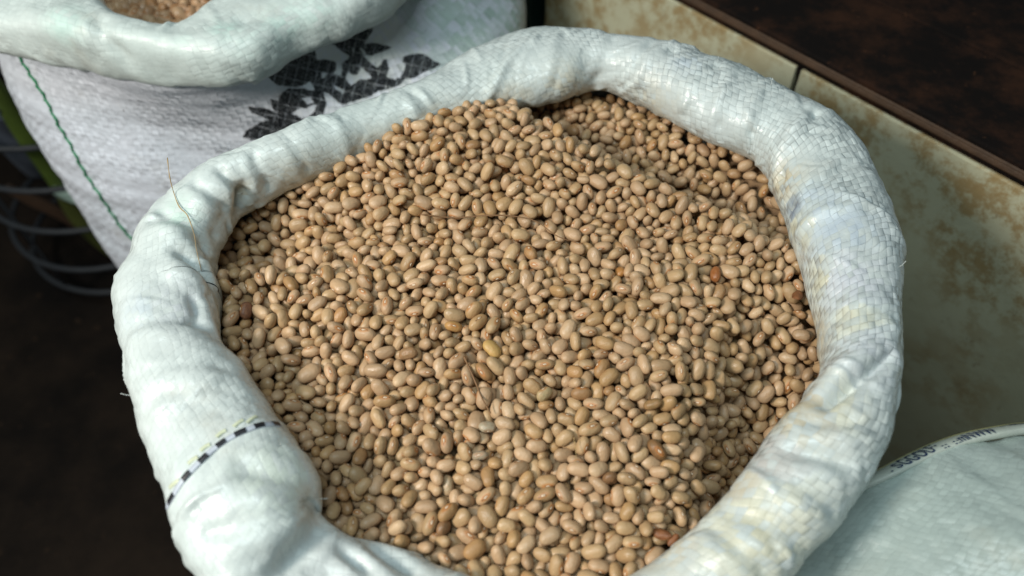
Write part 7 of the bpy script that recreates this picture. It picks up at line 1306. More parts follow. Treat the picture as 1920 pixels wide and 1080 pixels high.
1551,4245,-123,-41,63,18,98,1638,2117,-750,-53,-24,-37,103,1671,2243,-800,26,17,-93,104,1544,2626,-751,-48,25,-69,88,1727,2671,-581,-58,76,-26,103,1689,2755,-439,22,23,-68,91,
1524,3152,-59,34,81,-2,105,1603,3281,26,54,58,15,104,1768,3519,48,-40,65,-50,81,1786,3689,-70,-88,-28,-13,107,1777,3824,-128,46,54,-24,93,1659,3917,-147,68,12,3,112,
1529,4096,-296,88,25,-4,105,1563,4161,-202,16,64,-57,101,1746,2269,-721,-17,-28,87,104,1749,2587,-579,7,-22,-2,99,1835,2921,-295,49,57,34,97,1755,3335,-6,-8,-53,9,108,
1758,3507,-19,67,-12,-8,110,1786,3746,-114,49,-47,-63,95,1758,3873,-226,12,26,93,94,1816,3881,-108,41,-19,78,107,1829,3982,0,-67,37,-39,105,1862,2464,-567,26,71,-28,97,
1890,2598,-493,-39,31,-62,100,1916,2439,-603,-17,-3,47,98,1929,2761,-442,47,-78,-34,76,
]

# ------------------------------------------------------------------ the sack with the black flowers, behind at the left
BACK_PAIRS = [
    ((100, -130), (-150, -10), .030, .025), ((140, -55), (-50, 68), .030, .025), ((190, 6), (70, 92), .030, .025), ((243, 52), (190, 126), .028, .025), ((310, 72), (340, 140), .026, .023),
    ((364, 53), (470, 119), .028, .023), ((417, 10), (570, 84), .031, .023), ((480, -42), (680, 40), .034, .023), ((550, -90), (780, 5), .036, .023), ((600, -150), (850, -70), .036, .023),
]
BR = rim_controls(BACK_PAIRS)
BR += [(0.005, 0.80, 0.635, .032, .03), (-0.02, 0.90, 0.632, .032, .03), (-0.11, 0.975, 0.630, .032, .03), (-0.24, 0.99, 0.630, .032, .03), (-0.37, 0.965, 0.630, .032, .03), (-0.455, 0.90, 0.630, .032, .03)]
back_sack = empty("printed_sack", (-0.23, 0.77, 0))
tag(back_sack, "white sack printed with black flowers and a green stitched line, holding brown beans", "sack")
PK, UVK, RK = sweep_roll(BR, 620, 90, 3.2)
PK = crumple(PK, 0.003, 12.0, [
    (np.array(at(430, 20, .66)), np.array(at(560, 85, .62)), .007, .004, .003),
    (np.array(at(170, 20, .66)), np.array(at(240, 120, .63)), .006, .004, .002)], 1.0, 160, 17.0)
kme = grid_mesh(PK, UVK, "rolled_rim")
MINT = (0.36, 0.66, 0.57)
B3 = lambda x, y, z=.655: np.array(at(x, y, z))
color_attr(kme, "paint", paint(PK, [(B3(*p), r * 0.8, MINT, s * 0.8) for p, r, s in (
    ((110, 40), .02, .5), ((175, 85), .016, .55), ((205, 95), .010, .7), ((370, 95), .016, .45), ((470, 70), .018, .6), ((540, 30), .022, .6), ((590, 20), .02, .55), ((330, 70), .012, .4), ((420, 45), .014, .5))]))
float_attr(kme, "weave", np.full(len(kme.vertices), 0.45))
child("rolled_rim", kme, back_sack, M_BACK_ROLL)

# body: from under the roll out to a rounded cross-section and down to the floor
na, nz = 420, 150
cx, cy = -0.252, 0.765
ang = np.linspace(-math.pi, math.pi, na) + math.pi / 2            # seam at the back
ra = np.arctan2(RK[:, 1] - cy, RK[:, 0] - cx); rr_ = np.hypot(RK[:, 0] - cx, RK[:, 1] - cy)
o_ = np.argsort(ra); ra, rr_, rz_ = ra[o_], rr_[o_], RK[o_, 2]
aw = (ang + math.pi) % (2 * math.pi) - math.pi
roll_r = np.interp(aw, ra, rr_, period=2 * math.pi); roll_z = np.interp(aw, ra, rz_, period=2 * math.pi)
PBK = np.zeros((na, nz, 3)); UVK2 = np.zeros((na, nz, 2))
pw = 2.5
ca, sa = np.cos(ang), np.sin(ang)
tt = np.linspace(0, 1, nz) ** 1.25
for j, t in enumerate(tt):
    z = roll_z * (1 - t) + 0.001 * t - 0.004
    fz = np.interp(t, [0, .06, .16, .30, .55, .8, .93, 1.0], [.925, .965, .99, 1.0, .965, .92, .885, .80])
    rx, ry = 0.268 * fz, 0.212 * fz
    re = 1.0 / (np.abs(ca / rx) ** pw + np.abs(sa / ry) ** pw) ** (1 / pw)
    w = np.clip(t / 0.16, 0, 1); w = w * w * (3 - 2 * w)
    r = (roll_r + 0.010) * (1 - w) + re * w
    PBK[:, j] = np.stack([cx + ca * r, cy + sa * r, z], 1)
    UVK2[:, j, 0] = np.unwrap(ang) * 0.225; UVK2[:, j, 1] = z
FB = PBK.reshape(-1, 3)
nB = grid_normals(PBK)
ridge = fbm(FB * np.array([.16, .16, 1.0]), 62.0, 3, 3.0).reshape(na, nz)
dB = 0.0016 * ridge * np.clip((PBK[..., 2] - 0.1) * 5, 0, 1) + 0.004 * fbm(FB, 9.0, 2, 8.0).reshape(na, nz)
for A, Bp, w, dep in ((at(440, 175, .56), at(760, 60, .58), .010, -.004), (at(330, 180, .56), at(470, 172, .57), .006, -.003), (at(610, 160, .55), at(900, 60, .55), .010, .004), (at(700, 75, .585), at(850, 20, .585), .010, .005)):
    dist, t = seg_dist(PBK, A, Bp); dB += -dep * np.exp(-(dist / w) ** 2) * np.sin(np.pi * np.clip(t, .03, .97))
if (nB * (PBK - np.array([cx, cy, 0.3]))).sum() < 0: nB = -nB
PBK = PBK + nB * dB[..., None]
bme = grid_mesh(PBK, UVK2, "body")
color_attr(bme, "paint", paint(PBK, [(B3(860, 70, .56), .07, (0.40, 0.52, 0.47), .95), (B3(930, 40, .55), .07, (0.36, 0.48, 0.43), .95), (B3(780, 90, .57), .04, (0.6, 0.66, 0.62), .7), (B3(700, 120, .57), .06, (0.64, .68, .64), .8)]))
float_attr(bme, "weave", np.full(len(bme.vertices), 0.8))
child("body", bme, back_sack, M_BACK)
body_bvh = BVHTree.FromPolygons([tuple(v) for v in PBK.reshape(-1, 3)], [tuple(p.vertices) for p in bme.polygons])

# the black printed flowers: a sheet of ink lying on the cloth
LEAVES = [
    [(70, 970), (120, 910), (200, 860), (320, 835), (450, 850), (560, 830), (640, 810), (640, 870), (450, 910), (380, 955), (280, 980), (150, 985)],
    [(115, 715), (200, 730), (300, 750), (400, 780), (520, 790), (580, 850), (430, 850), (300, 830), (220, 790), (150, 750)],
    [(300, 655), (360, 670), (385, 730), (350, 745), (310, 700)],
    [(360, 690), (390, 620), (450, 575), (560, 560), (620, 590), (690, 600), (700, 690), (650, 690), (600, 730), (560, 710), (500, 750), (460, 800), (380, 760)],
    [(220, 395), (300, 380), (420, 385), (540, 380), (620, 440), (640, 500), (560, 530), (440, 545), (360, 525), (300, 470)],
    [(390, 310), (550, 265), (650, 235), (690, 330), (730, 420), (745, 560), (755, 700), (745, 770), (640, 850), (560, 860), (690, 760), (700, 640), (650, 520), (560, 450), (430, 390)],
    [(680, 335), (760, 320), (850, 355), (830, 420), (805, 470), (760, 480), (770, 430), (745, 412), (720, 440)],
    [(720, 480), (800, 460), (900, 460), (950, 520), (960, 600), (940, 680), (880, 685), (800, 600), (740, 570)],
    [(790, 170), (900, 110), (1155, 5), (1150, 85), (1050, 140), (1040, 200), (1080, 290), (1150, 360), (1220, 440), (1180, 480), (1130, 420), (1050, 370), (1030, 440), (990, 380), (970, 280), (900, 240), (850, 200)],
    [(1050, 200), (1150, 185), (1240, 205), (1310, 210), (1240, 250), (1160, 275), (1090, 270), (1050, 240)],
    [(910, 350), (960, 320), (1010, 380), (1030, 450), (990, 440), (950, 400), (930, 470), (960, 540), (930, 560), (905, 420)],
    [(930, 660), (950, 570), (1060, 500), (1160, 480), (1200, 400), (1282, 318), (1275, 470), (1345, 490), (1330, 540), (1200, 590), (1080, 640), (1000, 670)],
    [(1400, 500), (1440, 380), (1425, 310), (1510, 275), (1580, 285), (1640, 320), (1720, 355), (1620, 410), (1500, 470), (1440, 480), (1380, 530), (1330, 540), (1380, 480)],
    [(1060, 120), (1120, 90), (1110, 150), (1080, 190), (1045, 190)],
]
HOLES = [[(735, 420), (775, 430), (765, 470), (735, 465)], [(820, 540), (930, 575), (920, 600), (850, 575)], [(985, 225), (1003, 225), (1000, 270), (985, 260)], [(1060, 215), (1100, 262), (1080, 275), (1050, 240)], [(560, 640), (640, 640), (660, 690), (600, 700)]]


def in_poly(px, py, poly):
    c = np.zeros(np.shape(px), bool); j = len(poly) - 1
    for i in range(len(poly)):
        (xi, yi), (xj, yj) = poly[i], poly[j]
        c ^= ((yi > py) != (yj > py)) & (px < (xj - xi) * (py - yi) / (yj - yi + 1e-9) + xi); j = i
    return c


gs = 4.0
GXp, GYp = np.meshgrid(np.arange(40, 1760, gs), np.arange(-40, 1020, gs), indexing='ij')
jx = GXp + 7 * np.sin(GYp / 23.0) + rng.normal(0, 2.5, GXp.shape); jy = GYp + 6 * np.sin(GXp / 31.0) + rng.normal(0, 2.5, GXp.shape)
ink = np.zeros(GXp.shape, bool)
for L in LEAVES: ink |= in_poly(jx, jy, L)
for _ in range(2):                                                # ink bleeds a little into the cloth
    ink[1:-1, 1:-1] |= ink[:-2, 1:-1] | ink[2:, 1:-1] | ink[1:-1, :-2] | ink[1:-1, 2:]
for L in HOLES: ink &= ~in_poly(jx, jy, L)
# cracks where the tapes part, and worn spots
wear = np.sin((GXp * 0.97 + GYp * 0.25) / 13.4) > 0.982
wear |= np.sin((GYp * 0.97 - GXp * 0.22) / 17.8) > 0.990
ink &= ~(wear & (rng.random(GXp.shape) < 0.75))
ink &= rng.random(GXp.shape) > 0.03
core = ink.copy()
for _ in range(3):
    core[1:-1, 1:-1] &= core[:-2, 1:-1] & core[2:, 1:-1] & core[1:-1, :-2] & core[1:-1, 2:]
    core |= False
rim_ = ink & ~core
ink &= ~(rim_ & (rng.random(GXp.shape) < 0.10))
need = np.zeros(ink.shape, bool)
for a in (0, 1):
    for b in (0, 1): need[a:, b:] |= ink[:ink.shape[0] - a, :ink.shape[1] - b]
idx = -np.ones(ink.shape, int); V = []
for i, j in zip(*np.nonzero(need)):
    h = on_surface(body_bvh, 440 + GXp[i, j] / 4.5, 40 + GYp[i, j] / 4.5, 0.0005)
    if h: idx[i, j] = len(V); V.append(h[0])
F = []
for i, j in zip(*np.nonzero(ink[:-1, :-1])):
    q4 = (idx[i, j], idx[i, j + 1], idx[i + 1, j + 1], idx[i + 1, j])
    if min(q4) >= 0: F.append(q4)
ik = NT("worn_black_ink"); ip = ik.geo()
ic = ik.mix(ik.step(ik.noise(ip, 260, 3, 0.7), 0.46, 0.72), (0.014, 0.016, 0.019), (0.075, 0.083, 0.088))
ic = ik.mix(ik.math('MULTIPLY', ik.step(ik.noise(ip, 45, 2, 0.5), 0.5, 0.75), 0.6), ic, (0.07, 0.078, 0.082))
M_INK = ik.set(Base_Color=ic, Roughness=0.42, Specular_IOR_Level=0.4)
child("printed_flowers", mesh_from(V, F, True, "printed_flowers"), back_sack, M_INK)

# green stitched line and the pale folded edge beside it
M_THREAD = plain("green_thread", (0.010, 0.22, 0.085), 0.6, 0.4, 400)
ST = catmull([(25, 76, 0), (33, 98, 0), (60, 142, 0), (84, 180, 0), (96, 204, 0), (112, 236, 0), (130, 265, 0), (150, 305, 0), (166, 332, 0), (186, 362, 0), (206, 392, 0), (228, 425, 0), (252, 452, 0), (325, 548, 0), (395, 640, 0), (465, 735, 0)], 170)[0]
pts = []
for i, (a, b, _) in enumerate(ST):
    h = on_surface(body_bvh, a + 1.6 * math.sin(i * 1.1), b, 0.0008 + 0.0004 * math.sin(i * 2.2))
    if h: pts.append(h[0])
if len(pts) > 3: child("stitch", tube(pts, [0.0011 + 0.0005 * math.sin(i * 1.1) ** 2 for i in range(len(pts))], 6, "stitch"), back_sack, M_THREAD)

# ------------------------------------------------------------------ beans
BD = np.array(BEAN_ROWS, float).reshape(-1, 7)
BX = BD[:, :3] * 1e-4 + np.array([0, 0, 0.6])
BQ = np.concatenate([np.zeros((len(BD), 1)), BD[:, 3:6] / 99.0], 1)
BQ[:, 0] = np.sqrt(np.maximum(0, 1 - (BQ[:, 1:] ** 2).sum(1)))
BQ /= np.linalg.norm(BQ, axis=1, keepdims=True)
BS = BD[:, 6] / 100.0
BV = np.arange(len(BD)) % 4                                      # which of the four shapes
BF = np.where(np.arange(len(BD)) < 285, 1, 2)                    # 1: one of the largest in view


def qrot(q, v):
    u = q[:, None, 1:]; w = q[:, None, :1]
    t = 2 * np.cross(u, v); return v + w * t + np.cross(u, t)


HI = [bean_shape(3, 11 + s) for s in range(4)]
MID = [bean_shape(2, 11 + s) for s in range(4)]
LOW = [bean_shape(1, 11 + s) for s in range(4)]


def bean_mesh(k, shapes=HI, name="bean"):
    V, F, L = shapes[k]
    me = quad_mesh(V, F, True, name)
    a = me.attributes.new("loc", 'FLOAT_VECTOR', 'POINT'); a.data.foreach_set("vector", L.astype(np.float32).ravel())
    return me


def joined(name, X, Q, S, K, seen, rnd, mat):
    """many beans as one mesh: the seen ones round, the buried ones coarse"""
    Vs, Fs, Ls, Rs = [], [], [], []; base = 0
    for k in range(4):
        for shapes, sel in ((MID, seen), (LOW, ~seen)):
            m = np.nonzero((K == k) & sel)[0]
            if not len(m): continue
            V, F, L = shapes[k]
            W = qrot(Q[m], V[None] * S[m][:, None, None]) + X[m][:, None, :]
            nv = len(V)
            Vs.append(W.reshape(-1, 3)); Fs.append((F[None] + (base + np.arange(len(m)) * nv)[:, None, None]).reshape(-1, 3))
            Ls.append(np.tile(L, (len(m), 1))); Rs.append(np.repeat(rnd[m], nv)); base += nv * len(m)
    me = bpy.data.meshes.new(name)
    me = quad_mesh(np.concatenate(Vs), np.concatenate(Fs), True, name)
    a = me.attributes.new("loc", 'FLOAT_VECTOR', 'POINT'); a.data.foreach_set("vector", np.concatenate(Ls).astype(np.float32).ravel())
    float_attr(me, "rnd", np.concatenate(Rs))
    return link(name, me, None, mat)


BEAN_MESH = [bean_mesh(k) for k in range(4)]
for me in BEAN_MESH: me.materials.append(M_BEAN)
eb = bmesh.new(); bmesh.ops.create_icosphere(eb, subdivisions=1, radius=1.0)
for v in eb.verts: v.co = Vector((v.co.x * 0.00105, v.co.y * 0.00030, v.co.z * 0.00057))
EYE_MESH = []
for k in range(4):
    V = HI[k][0]; near = np.argsort((HI[k][2][:, 0] - 0.05) ** 2 + HI[k][2][:, 2] ** 2 + 4 * (HI[k][2][:, 1] + 1) ** 2)[:6]
    e = bpy.data.meshes.new("eye"); b2 = eb.copy()
    for v in b2.verts: v.co += Vector((0.0003, float(V[near, 1].mean()) + 0.00005, 0))
    b2.to_mesh(e); b2.free(); e.polygons.foreach_set("use_smooth", [True] * len(e.polygons)); e.materials.append(M_EYE); EYE_MESH.append(e)
eb.free()

SPECIAL = [   # pixel, colour, name, label, scale
    ((1160, 520), (0.44, 0.205, 0.06), "bean", "round orange bean lying on top right of the heap's middle", 1.0),
    ((1340, 512), (0.24, 0.085, 0.025), "bean", "shiny split reddish brown bean at the right of the heap", 1.0),
    ((1222, 845), (0.20, 0.11, 0.045), "bean", "dark brown bean lying alone among tan ones at lower right", 1.0),
    ((1152, 905), (0.19, 0.105, 0.05), "bean", "dark bean with a pale eye below the dark brown one", 1.0),
    ((472, 587), (0.19, 0.085, 0.05), "bean", "wrinkled dark reddish bean beside the left rim", 0.9),
    ((918, 815), (0.335, 0.285, 0.20), "bean", "greyish green bean, upper of the pair below the brown twig", 1.0),
    ((912, 852), (0.325, 0.27, 0.19), "bean", "greyish green bean, lower of the pair below the brown twig", 1.0),
    ((780, 652), (0.30, 0.18, 0.09), "bean", "cracked tan bean with a dark split in the middle of the heap", 1.0),
    ((1232, 746), (0.27, 0.165, 0.07), "bean", "brown bean with a large pale eye right of the middle", 1.0),
    ((848, 605), (0.48, 0.275, 0.10), "bean", "orange tan bean near the centre of the heap", 1.0),
    ((650, 588), (0.36, 0.20, 0.085), "bean", "brownish curved bean left of the heap's centre", 1.0),
    ((920, 660), (0.49, 0.315, 0.11), "bean", "yellowish bean just above the brown twig", 1.0),
    ((1018, 752), (0.36, 0.28, 0.15), "bean", "olive tinted oval bean right of the brown twig", 1.0),
    ((852, 915), (0.40, 0.30, 0.18), "bean", "large pale olive bean in the lower middle of the heap", 1.0),
    ((838, 990), (0.21, 0.12, 0.06), "bean", "small dark brown bean near the front rim with a ringed eye", 1.0),
]
pix = proj(BX)
seen = BF > 0
order_px = {}
mats_special = {}
used = set()
for i, (p, c, nm, lab, s) in enumerate(SPECIAL):
    dd = np.hypot(pix[:, 0] - p[0], pix[:, 1] - p[1]) + np.where(seen, 0, 1e4) - 3500 * (BX[:, 2] - 0.6 - heap(BX[:, 0], BX[:, 1]))
    for u in used: dd[u] = 1e9
    j = int(dd.argmin()); used.add(j)
    order_px[j] = i
rnds = rng.random(len(BX))
first = np.nonzero((BF == 1))[0]
first = [j for j in first if j not in used]
# eye turned to the camera?
eye_dir = qrot(BQ, np.array([[0, -1.0, 0]])[None].repeat(len(BX), 0))[:, 0]
to_cam = np.array(CAM) - BX; to_cam /= np.linalg.norm(to_cam, axis=1, keepdims=True)
eye_seen = (eye_dir * to_cam).sum(1) > 0.42


def put_bean(j, label, group, special=None):
    k = int(BV[j])
    o = bpy.data.objects.new("bean", BEAN_MESH[k]); COL.objects.link(o)
    o.location = BX[j]; o.rotation_mode = 'QUATERNION'; o.rotation_quaternion = BQ[j]; o.scale = (BS[j],) * 3
    o["rnd"] = float(rnds[j])
    tag(o, label, "bean", group)
    if special is not None:
        o.material_slots[0].link = 'OBJECT'; o.material_slots[0].material = special
    if eye_seen[j]:
        e = bpy.data.objects.new("eye", EYE_MESH[k]); COL.objects.link(e); e.parent = o
    return o


for j, i in order_px.items():
    p, c, nm, lab, s = SPECIAL[i]
    put_bean(j, lab, None, one("odd_bean_skin", c, rough=0.36, mott=1.0, wrinkle=0.12 if i in (1, 2, 4, 7) else 0.02))
for j in first:
    px, py = pix[j]
    where = ("beside the left rim" if px < 640 else "at the front right towards the rim" if px > 1230 else
             "in the middle close to the near rim" if py > 860 else "in the middle of the heap")
    if eye_seen[j]: put_bean(j, "tan bean with its pale eye showing, " + where, "tan beans with the eye showing " + where)
    else: put_bean(j, "smooth tan bean with no visible eye, " + where, "smooth tan beans " + where)
rest = np.array([j for j in range(len(BX)) if j not in used and BF[j] != 1])
tag(joined("bean_heap", BX[rest], BQ[rest], BS[rest], BV[rest], seen[rest], rnds[rest], M_BEAN), "mass of tan beans filling the open sack behind the front ones", "beans", kind="stuff")
# bed under the loose top layers
g1, g2 = np.meshgrid(np.linspace(-.20, .20, 60), np.linspace(.12, .50, 60), indexing='ij')
dm = np.min(np.hypot(g1[..., None] - ROLLR[::9, 0], g2[..., None] - ROLLR[::9, 1]), -1)
ins = in_poly(g1, g2, [tuple(p) for p in ROLLR[::9, :2]])
hz = Z0 + heap(g1, g2) - 0.024
idx = -np.ones(g1.shape, int); V = []
for i, j in zip(*np.nonzero(ins)): idx[i, j] = len(V); V.append((g1[i, j], g2[i, j], hz[i, j]))
F = [(idx[i, j], idx[i + 1, j], idx[i + 1, j + 1], idx[i, j + 1]) for i in range(59) for j in range(59) if min(idx[i, j], idx[i + 1, j], idx[i + 1, j + 1], idx[i, j + 1]) >= 0]
child("filling", mesh_from(V, F, True, "filling"), main_sack, plain("deep_bean_filling", (0.30, 0.19, 0.10), 0.8, 0.5, 150, 0.002))

# brown beans in the printed sack: the settled top layers of a bean bed, moved into its mouth
src = np.nonzero((BX[:, 1] > 0.19) & (BX[:, 1] < 0.33) & (np.abs(BX[:, 0]) < 0.13))[0]
sx, sy = BX[src, 0], BX[src, 1]
flat = BX[src, 2] - Z0 - heap(sx, sy)
allX, allQ, allS, allK = [], [], [], []
for ox, oy, rot in ((-0.245, 0.675, 0.0), (-0.245, 0.812, math.pi)):
    c_, s_ = math.cos(rot), math.sin(rot)
    lx, ly = sx - 0.0, sy - 0.26
    X = np.stack([ox + c_ * lx - s_ * ly, oy + s_ * lx + c_ * ly, 0.604 + flat], 1)
    q0 = np.array([math.cos(rot / 2), 0, 0, math.sin(rot / 2)])
    w1, z1 = q0[0], q0[3]; w2, x2, y2, z2 = BQ[src].T
    Q = np.stack([w1 * w2 - z1 * z2, w1 * x2 - z1 * y2, w1 * y2 + z1 * x2, w1 * z2 + z1 * w2], 1)
    allX.append(X); allQ.append(Q); allS.append(BS[src]); allK.append(BV[src])
QX, QQ, QS, QK = map(np.concatenate, (allX, allQ, allS, allK))
QS = QS * 1.42
dro = np.min(np.hypot(QX[:, :1] - RK[None, ::5, 0], QX[:, 1:2] - RK[None, ::5, 1]), 1)
ins = in_poly(QX[:, 0], QX[:, 1], [tuple(p) for p in RK[::5, :2]])
mind = 0.022
keep = ins & (dro > mind)
QX, QQ, QS, QK = QX[keep], QQ[keep], QS[keep], QK[keep]
qp_ = proj(QX)
top = QX[:, 2] > 0.604 - 0.009
inview = top & (qp_[:, 1] > -12) & (qp_[:, 1] < 75) & (qp_[:, 0] > 170) & (qp_[:, 0] < 440)
qr = rng.random(len(QX))
BROWN = [bean_mesh(k, HI, "brown_bean") for k in range(4)]
for me in BROWN: me.materials.append(M_BROWN_BEAN)
for j in np.nonzero(inview)[0]:
    o = bpy.data.objects.new("brown_bean", BROWN[int(QK[j])]); COL.objects.link(o)
    o.location = QX[j]; o.rotation_mode = 'QUATERNION'; o.rotation_quaternion = QQ[j]; o.scale = (QS[j],) * 3; o["rnd"] = float(qr[j])
    tag(o, "plump brown bean inside the rolled rim of the printed sack", "bean", "brown beans in the printed sack")
o = joined("brown_bean_heap", QX[~inview], QQ[~inview], QS[~inview], QK[~inview], top[~inview], qr[~inview], M_BROWN_BEAN)
tag(o, "rest of the brown beans deep in the printed sack", "beans", kind="stuff")
V, F = [], []
for i in range(48):
    a = 2 * math.pi * i / 48
    k = int(np.argmin(np.abs((np.arctan2(RK[:, 1] - 0.79, RK[:, 0] + 0.235) - a + math.pi) % (2 * math.pi) - math.pi)))
    V.append((RK[k, 0], RK[k, 1], 0.596))
V.append((-0.235, 0.79, 0.596)); F = [(i, (i + 1) % 48, 48) for i in range(48)]
child("filling", mesh_from(V, F, False, "filling"), back_sack, plain("deep_brown_filling", (0.22, 0.13, 0.07), 0.8, 0.5, 150, 0.002))

# ------------------------------------------------------------------ small litter on and among the beans
def surf_z(px, py):
    """rest point on the beans under a pixel"""
    d = np.hypot(pix[:, 0] - px, pix[:, 1] - py); m = np.nonzero(seen & (d < 26))[0]
    if len(m) == 0: m = [int(d.argmin())]
    z = max(BX[m, 2]) + 0.0045
    return at(px, py, z)


M_FIBRE = plain("dry_root", (0.20, 0.105, 0.045), 0.7, 0.4, 300)
M_STRAW = plain("straw_fibre", (0.40, 0.27, 0.11), 0.6, 0.3, 300)
M_HUSK = plain("brown_husk", (0.20, 0.075, 0.025), 0.5, 0.6, 300, 0.0006)


def strand(name, label, P3, r, mat, cat):
    Q, _ = catmull([tuple(p) for p in P3], 40)
    root = empty(name, Q[0]); bpy.data.objects.remove(root)
    me = tube([Vector(p) for p in Q], [r * (1.0 - 0.5 * i / 39) * (0.8 + 0.4 * noise.noise(Vector((i * .3, r * 999, 0)))) for i in range(40)], 5, name)
    o = link(name, me, None, mat)
    return tag(o, label, cat)


hp = []
for px, py, z in ((314, 296, .038), (318, 330, .036), (328, 362, .034), (338, 390, .040), (352, 405, .040), (360, 440, .038), (366, 470, .036), (377, 508, .034)):
    h = on_surface(roll_bvh, px, py, 0.0015)
    hp.append(h[0] if h else at(px, py, Z0 + z + .015))
strand("root_hair", "thin tan root hair lying over the left corner of the rolled rim", hp, 0.00042, M_STRAW, "fibre")
strand("dry_root", "thin brown root lying across the upper middle of the beans", [surf_z(*p) for p in ((790, 402), (850, 408), (910, 404), (960, 405), (1005, 415), (1040, 440), (1068, 452))], 0.00075, M_FIBRE, "root")
tw = strand("twig", "short dark twig slanting down between beans at the centre", [surf_z(*p) for p in ((870, 668), (882, 695), (893, 720), (903, 745), (920, 775))], 0.0009, M_FIBRE, "twig")
strand("straw_fibre", "pale hair on the right part of the beans in front", [surf_z(*p) for p in ((1076, 820), (1080, 850), (1079, 868))], 0.0003, M_STRAW, "fibre")


def husk(px, py, size, label, seed):
    p = surf_z(px, py)
    n = 14; V = []
    ax = Vector((1, 0.3, 0.2)).normalized()
    for i in range(n):
        for k in range(9):
            u = -1 + 2 * i / (n - 1); a = -1.5 + 3.0 * k / 8
            w = size * 0.55 * math.sqrt(max(0.02, 1 - u * u)) * (1 + 0.25 * noise.noise(Vector((u * 2, a * 2, seed))))
            V.append(p + Vector((u * size, math.sin(a) * w, math.cos(a) * w * 0.8 - w * 0.4)))
    R_ = Matrix.Rotation(seed * 1.3, 3, 'Z') @ Matrix.Rotation(0.3, 3, 'Y')
    V = [p + R_ @ (v - p) for v in V]
    V2 = [v + (v - p).normalized() * -0.0004 for v in V]; m = len(V)
    F = []
    for i in range(n - 1):
        for k in range(8):
            a, b, c, d = i * 9 + k, i * 9 + k + 1, (i + 1) * 9 + k + 1, (i + 1) * 9 + k
            F += [(a, b, c, d), (m + d, m + c, m + b, m + a)]
    tag(link("husk", mesh_from(V + V2, F, True, "husk"), None, M_HUSK), label, "husk")


husk(1496, 553, 0.0058, "brown papery husk beside the right rim of the sack", 0.8)
husk(1240, 1000, 0.0056, "reddish brown broken husk near the front right rim", 2.1)
husk(1262, 1012, 0.0040, "small curled husk next to the reddish broken one", 3.0)

M_FRAY = plain("frayed_plastic_thread", (0.70, 0.74, 0.72), 0.4, 0.1, 200)
for k, (px, py) in enumerate(((245, 783), (240, 742), (1270, 88), (1345, 118), (1445, 160), (600, 935), (455, 360), (1500, 460), (1480, 512), (1687, 500))):
    h = on_surface(roll_bvh, px + (4 if px < 300 else 0), py, 0.0)
    if not h: continue
    p, nn = h; t = Vector((random.uniform(-1, 1), random.uniform(-1, 1), random.uniform(-.3, 1))).normalized()
    side = Vector((-1, 0, 0)) if px < 300 else nn
    pts = [p - nn * .0005 + (side * 1.0 + t * 0.6 * f + Vector((0, 0, 0.4 * f * f))) * (0.0032 * f) for f in (0, .3, .6, .8, 1)]
    child("loose_thread", tube(pts, [0.00016] * 5, 4, "loose_thread"), main_sack, M_FRAY)

# ------------------------------------------------------------------ the closed sack at the lower right
HC = [np.array(at(*p)) for p in ((1430, 1080, .545), (1500, 975, .560), (1590, 930, .572), (1655, 900, .582), (1700, 877, .585), (1755, 851, .587), (1810, 832, .588), (1865, 820, .588), (1930, 811, .586))]
HC += [np.array(p) for p in ((.345, .232, .583), (.405, .210, .578), (.45, .150, .572), (.46, .060, .565), (.43, -.04, .560), (.36, -.10, .555), (.27, -.10, .550), (.20, -.04, .548), (.165, .03, .548))]
HR, hq = catmull(HC, 260, closed=True)
hc = np.array([0.315, 0.065, 0.0])
nr = 70
PS = np.zeros((260, nr, 3)); UVS = np.zeros((260, nr, 2))
fr = np.linspace(0, 1, nr)
for j, f in enumerate(fr):
    if f < 0.72:                                                   # domed top, from the middle out to the hem
        r = f / 0.72; rise = 0.052 * (1 - r ** 2.4)
        PS[:, j, :2] = hc[:2] + (HR[:, :2] - hc[:2]) * r
        PS[:, j, 2] = (0.570 * (1 - r) + HR[:, 2] * r) + rise
    else:
        t = (f - 0.72) / 0.28
        PS[:, j, :2] = hc[:2] + (HR[:, :2] - hc[:2]) * (1.0 + 0.05 * math.sin(min(1, t * 1.6) * math.pi) - 0.10 * max(0, t - .7))
        PS[:, j, 2] = HR[:, 2] * (1 - t) + 0.001
UVS[..., 0] = PS[..., 0] * 0.8 + PS[..., 1] * 0.6; UVS[..., 1] = PS[..., 1] * 0.8 - PS[..., 0] * 0.6 + (HR[:, None, 2] - PS[..., 2]) * (fr > .72)
PS2 = crumple(PS, 0.0050, 21.0, (), 1.0, 140, 15.0)
side_sack = empty("closed_sack", (0.315, 0.065, 0))
tag(side_sack, "closed grey green sack with blue letters along its hem at the lower right", "sack")
sme = grid_mesh(PS2, UVS, "body")
color_attr(sme, "paint", np.zeros((len(sme.vertices), 4)))
float_attr(sme, "weave", np.full(len(sme.vertices), 0.35))
child("body", sme, side_sack, M_SIDE)
M_HEM = plain("white_hem_cloth", (0.44, 0.49, 0.44), 0.45, 0.15, 90, 0.0005)
M_HEMY = plain("dull_hem_thread", (0.16, 0.16, 0.08), 0.5, 0.4, 160)
M_BLUE = plain("dark_blue_ink", (0.012, 0.030, 0.085), 0.45, 0.4, 300)
# hem: a folded band along the far edge of the top
Hs, hs = catmull(HC, 420, closed=True)
cd = np.array([hc[0], hc[1], 0.0]) - Hs[:, :3]; cd[:, 2] = 0; cd /= np.linalg.norm(cd, axis=1, keepdims=True)
HW = 0.0085


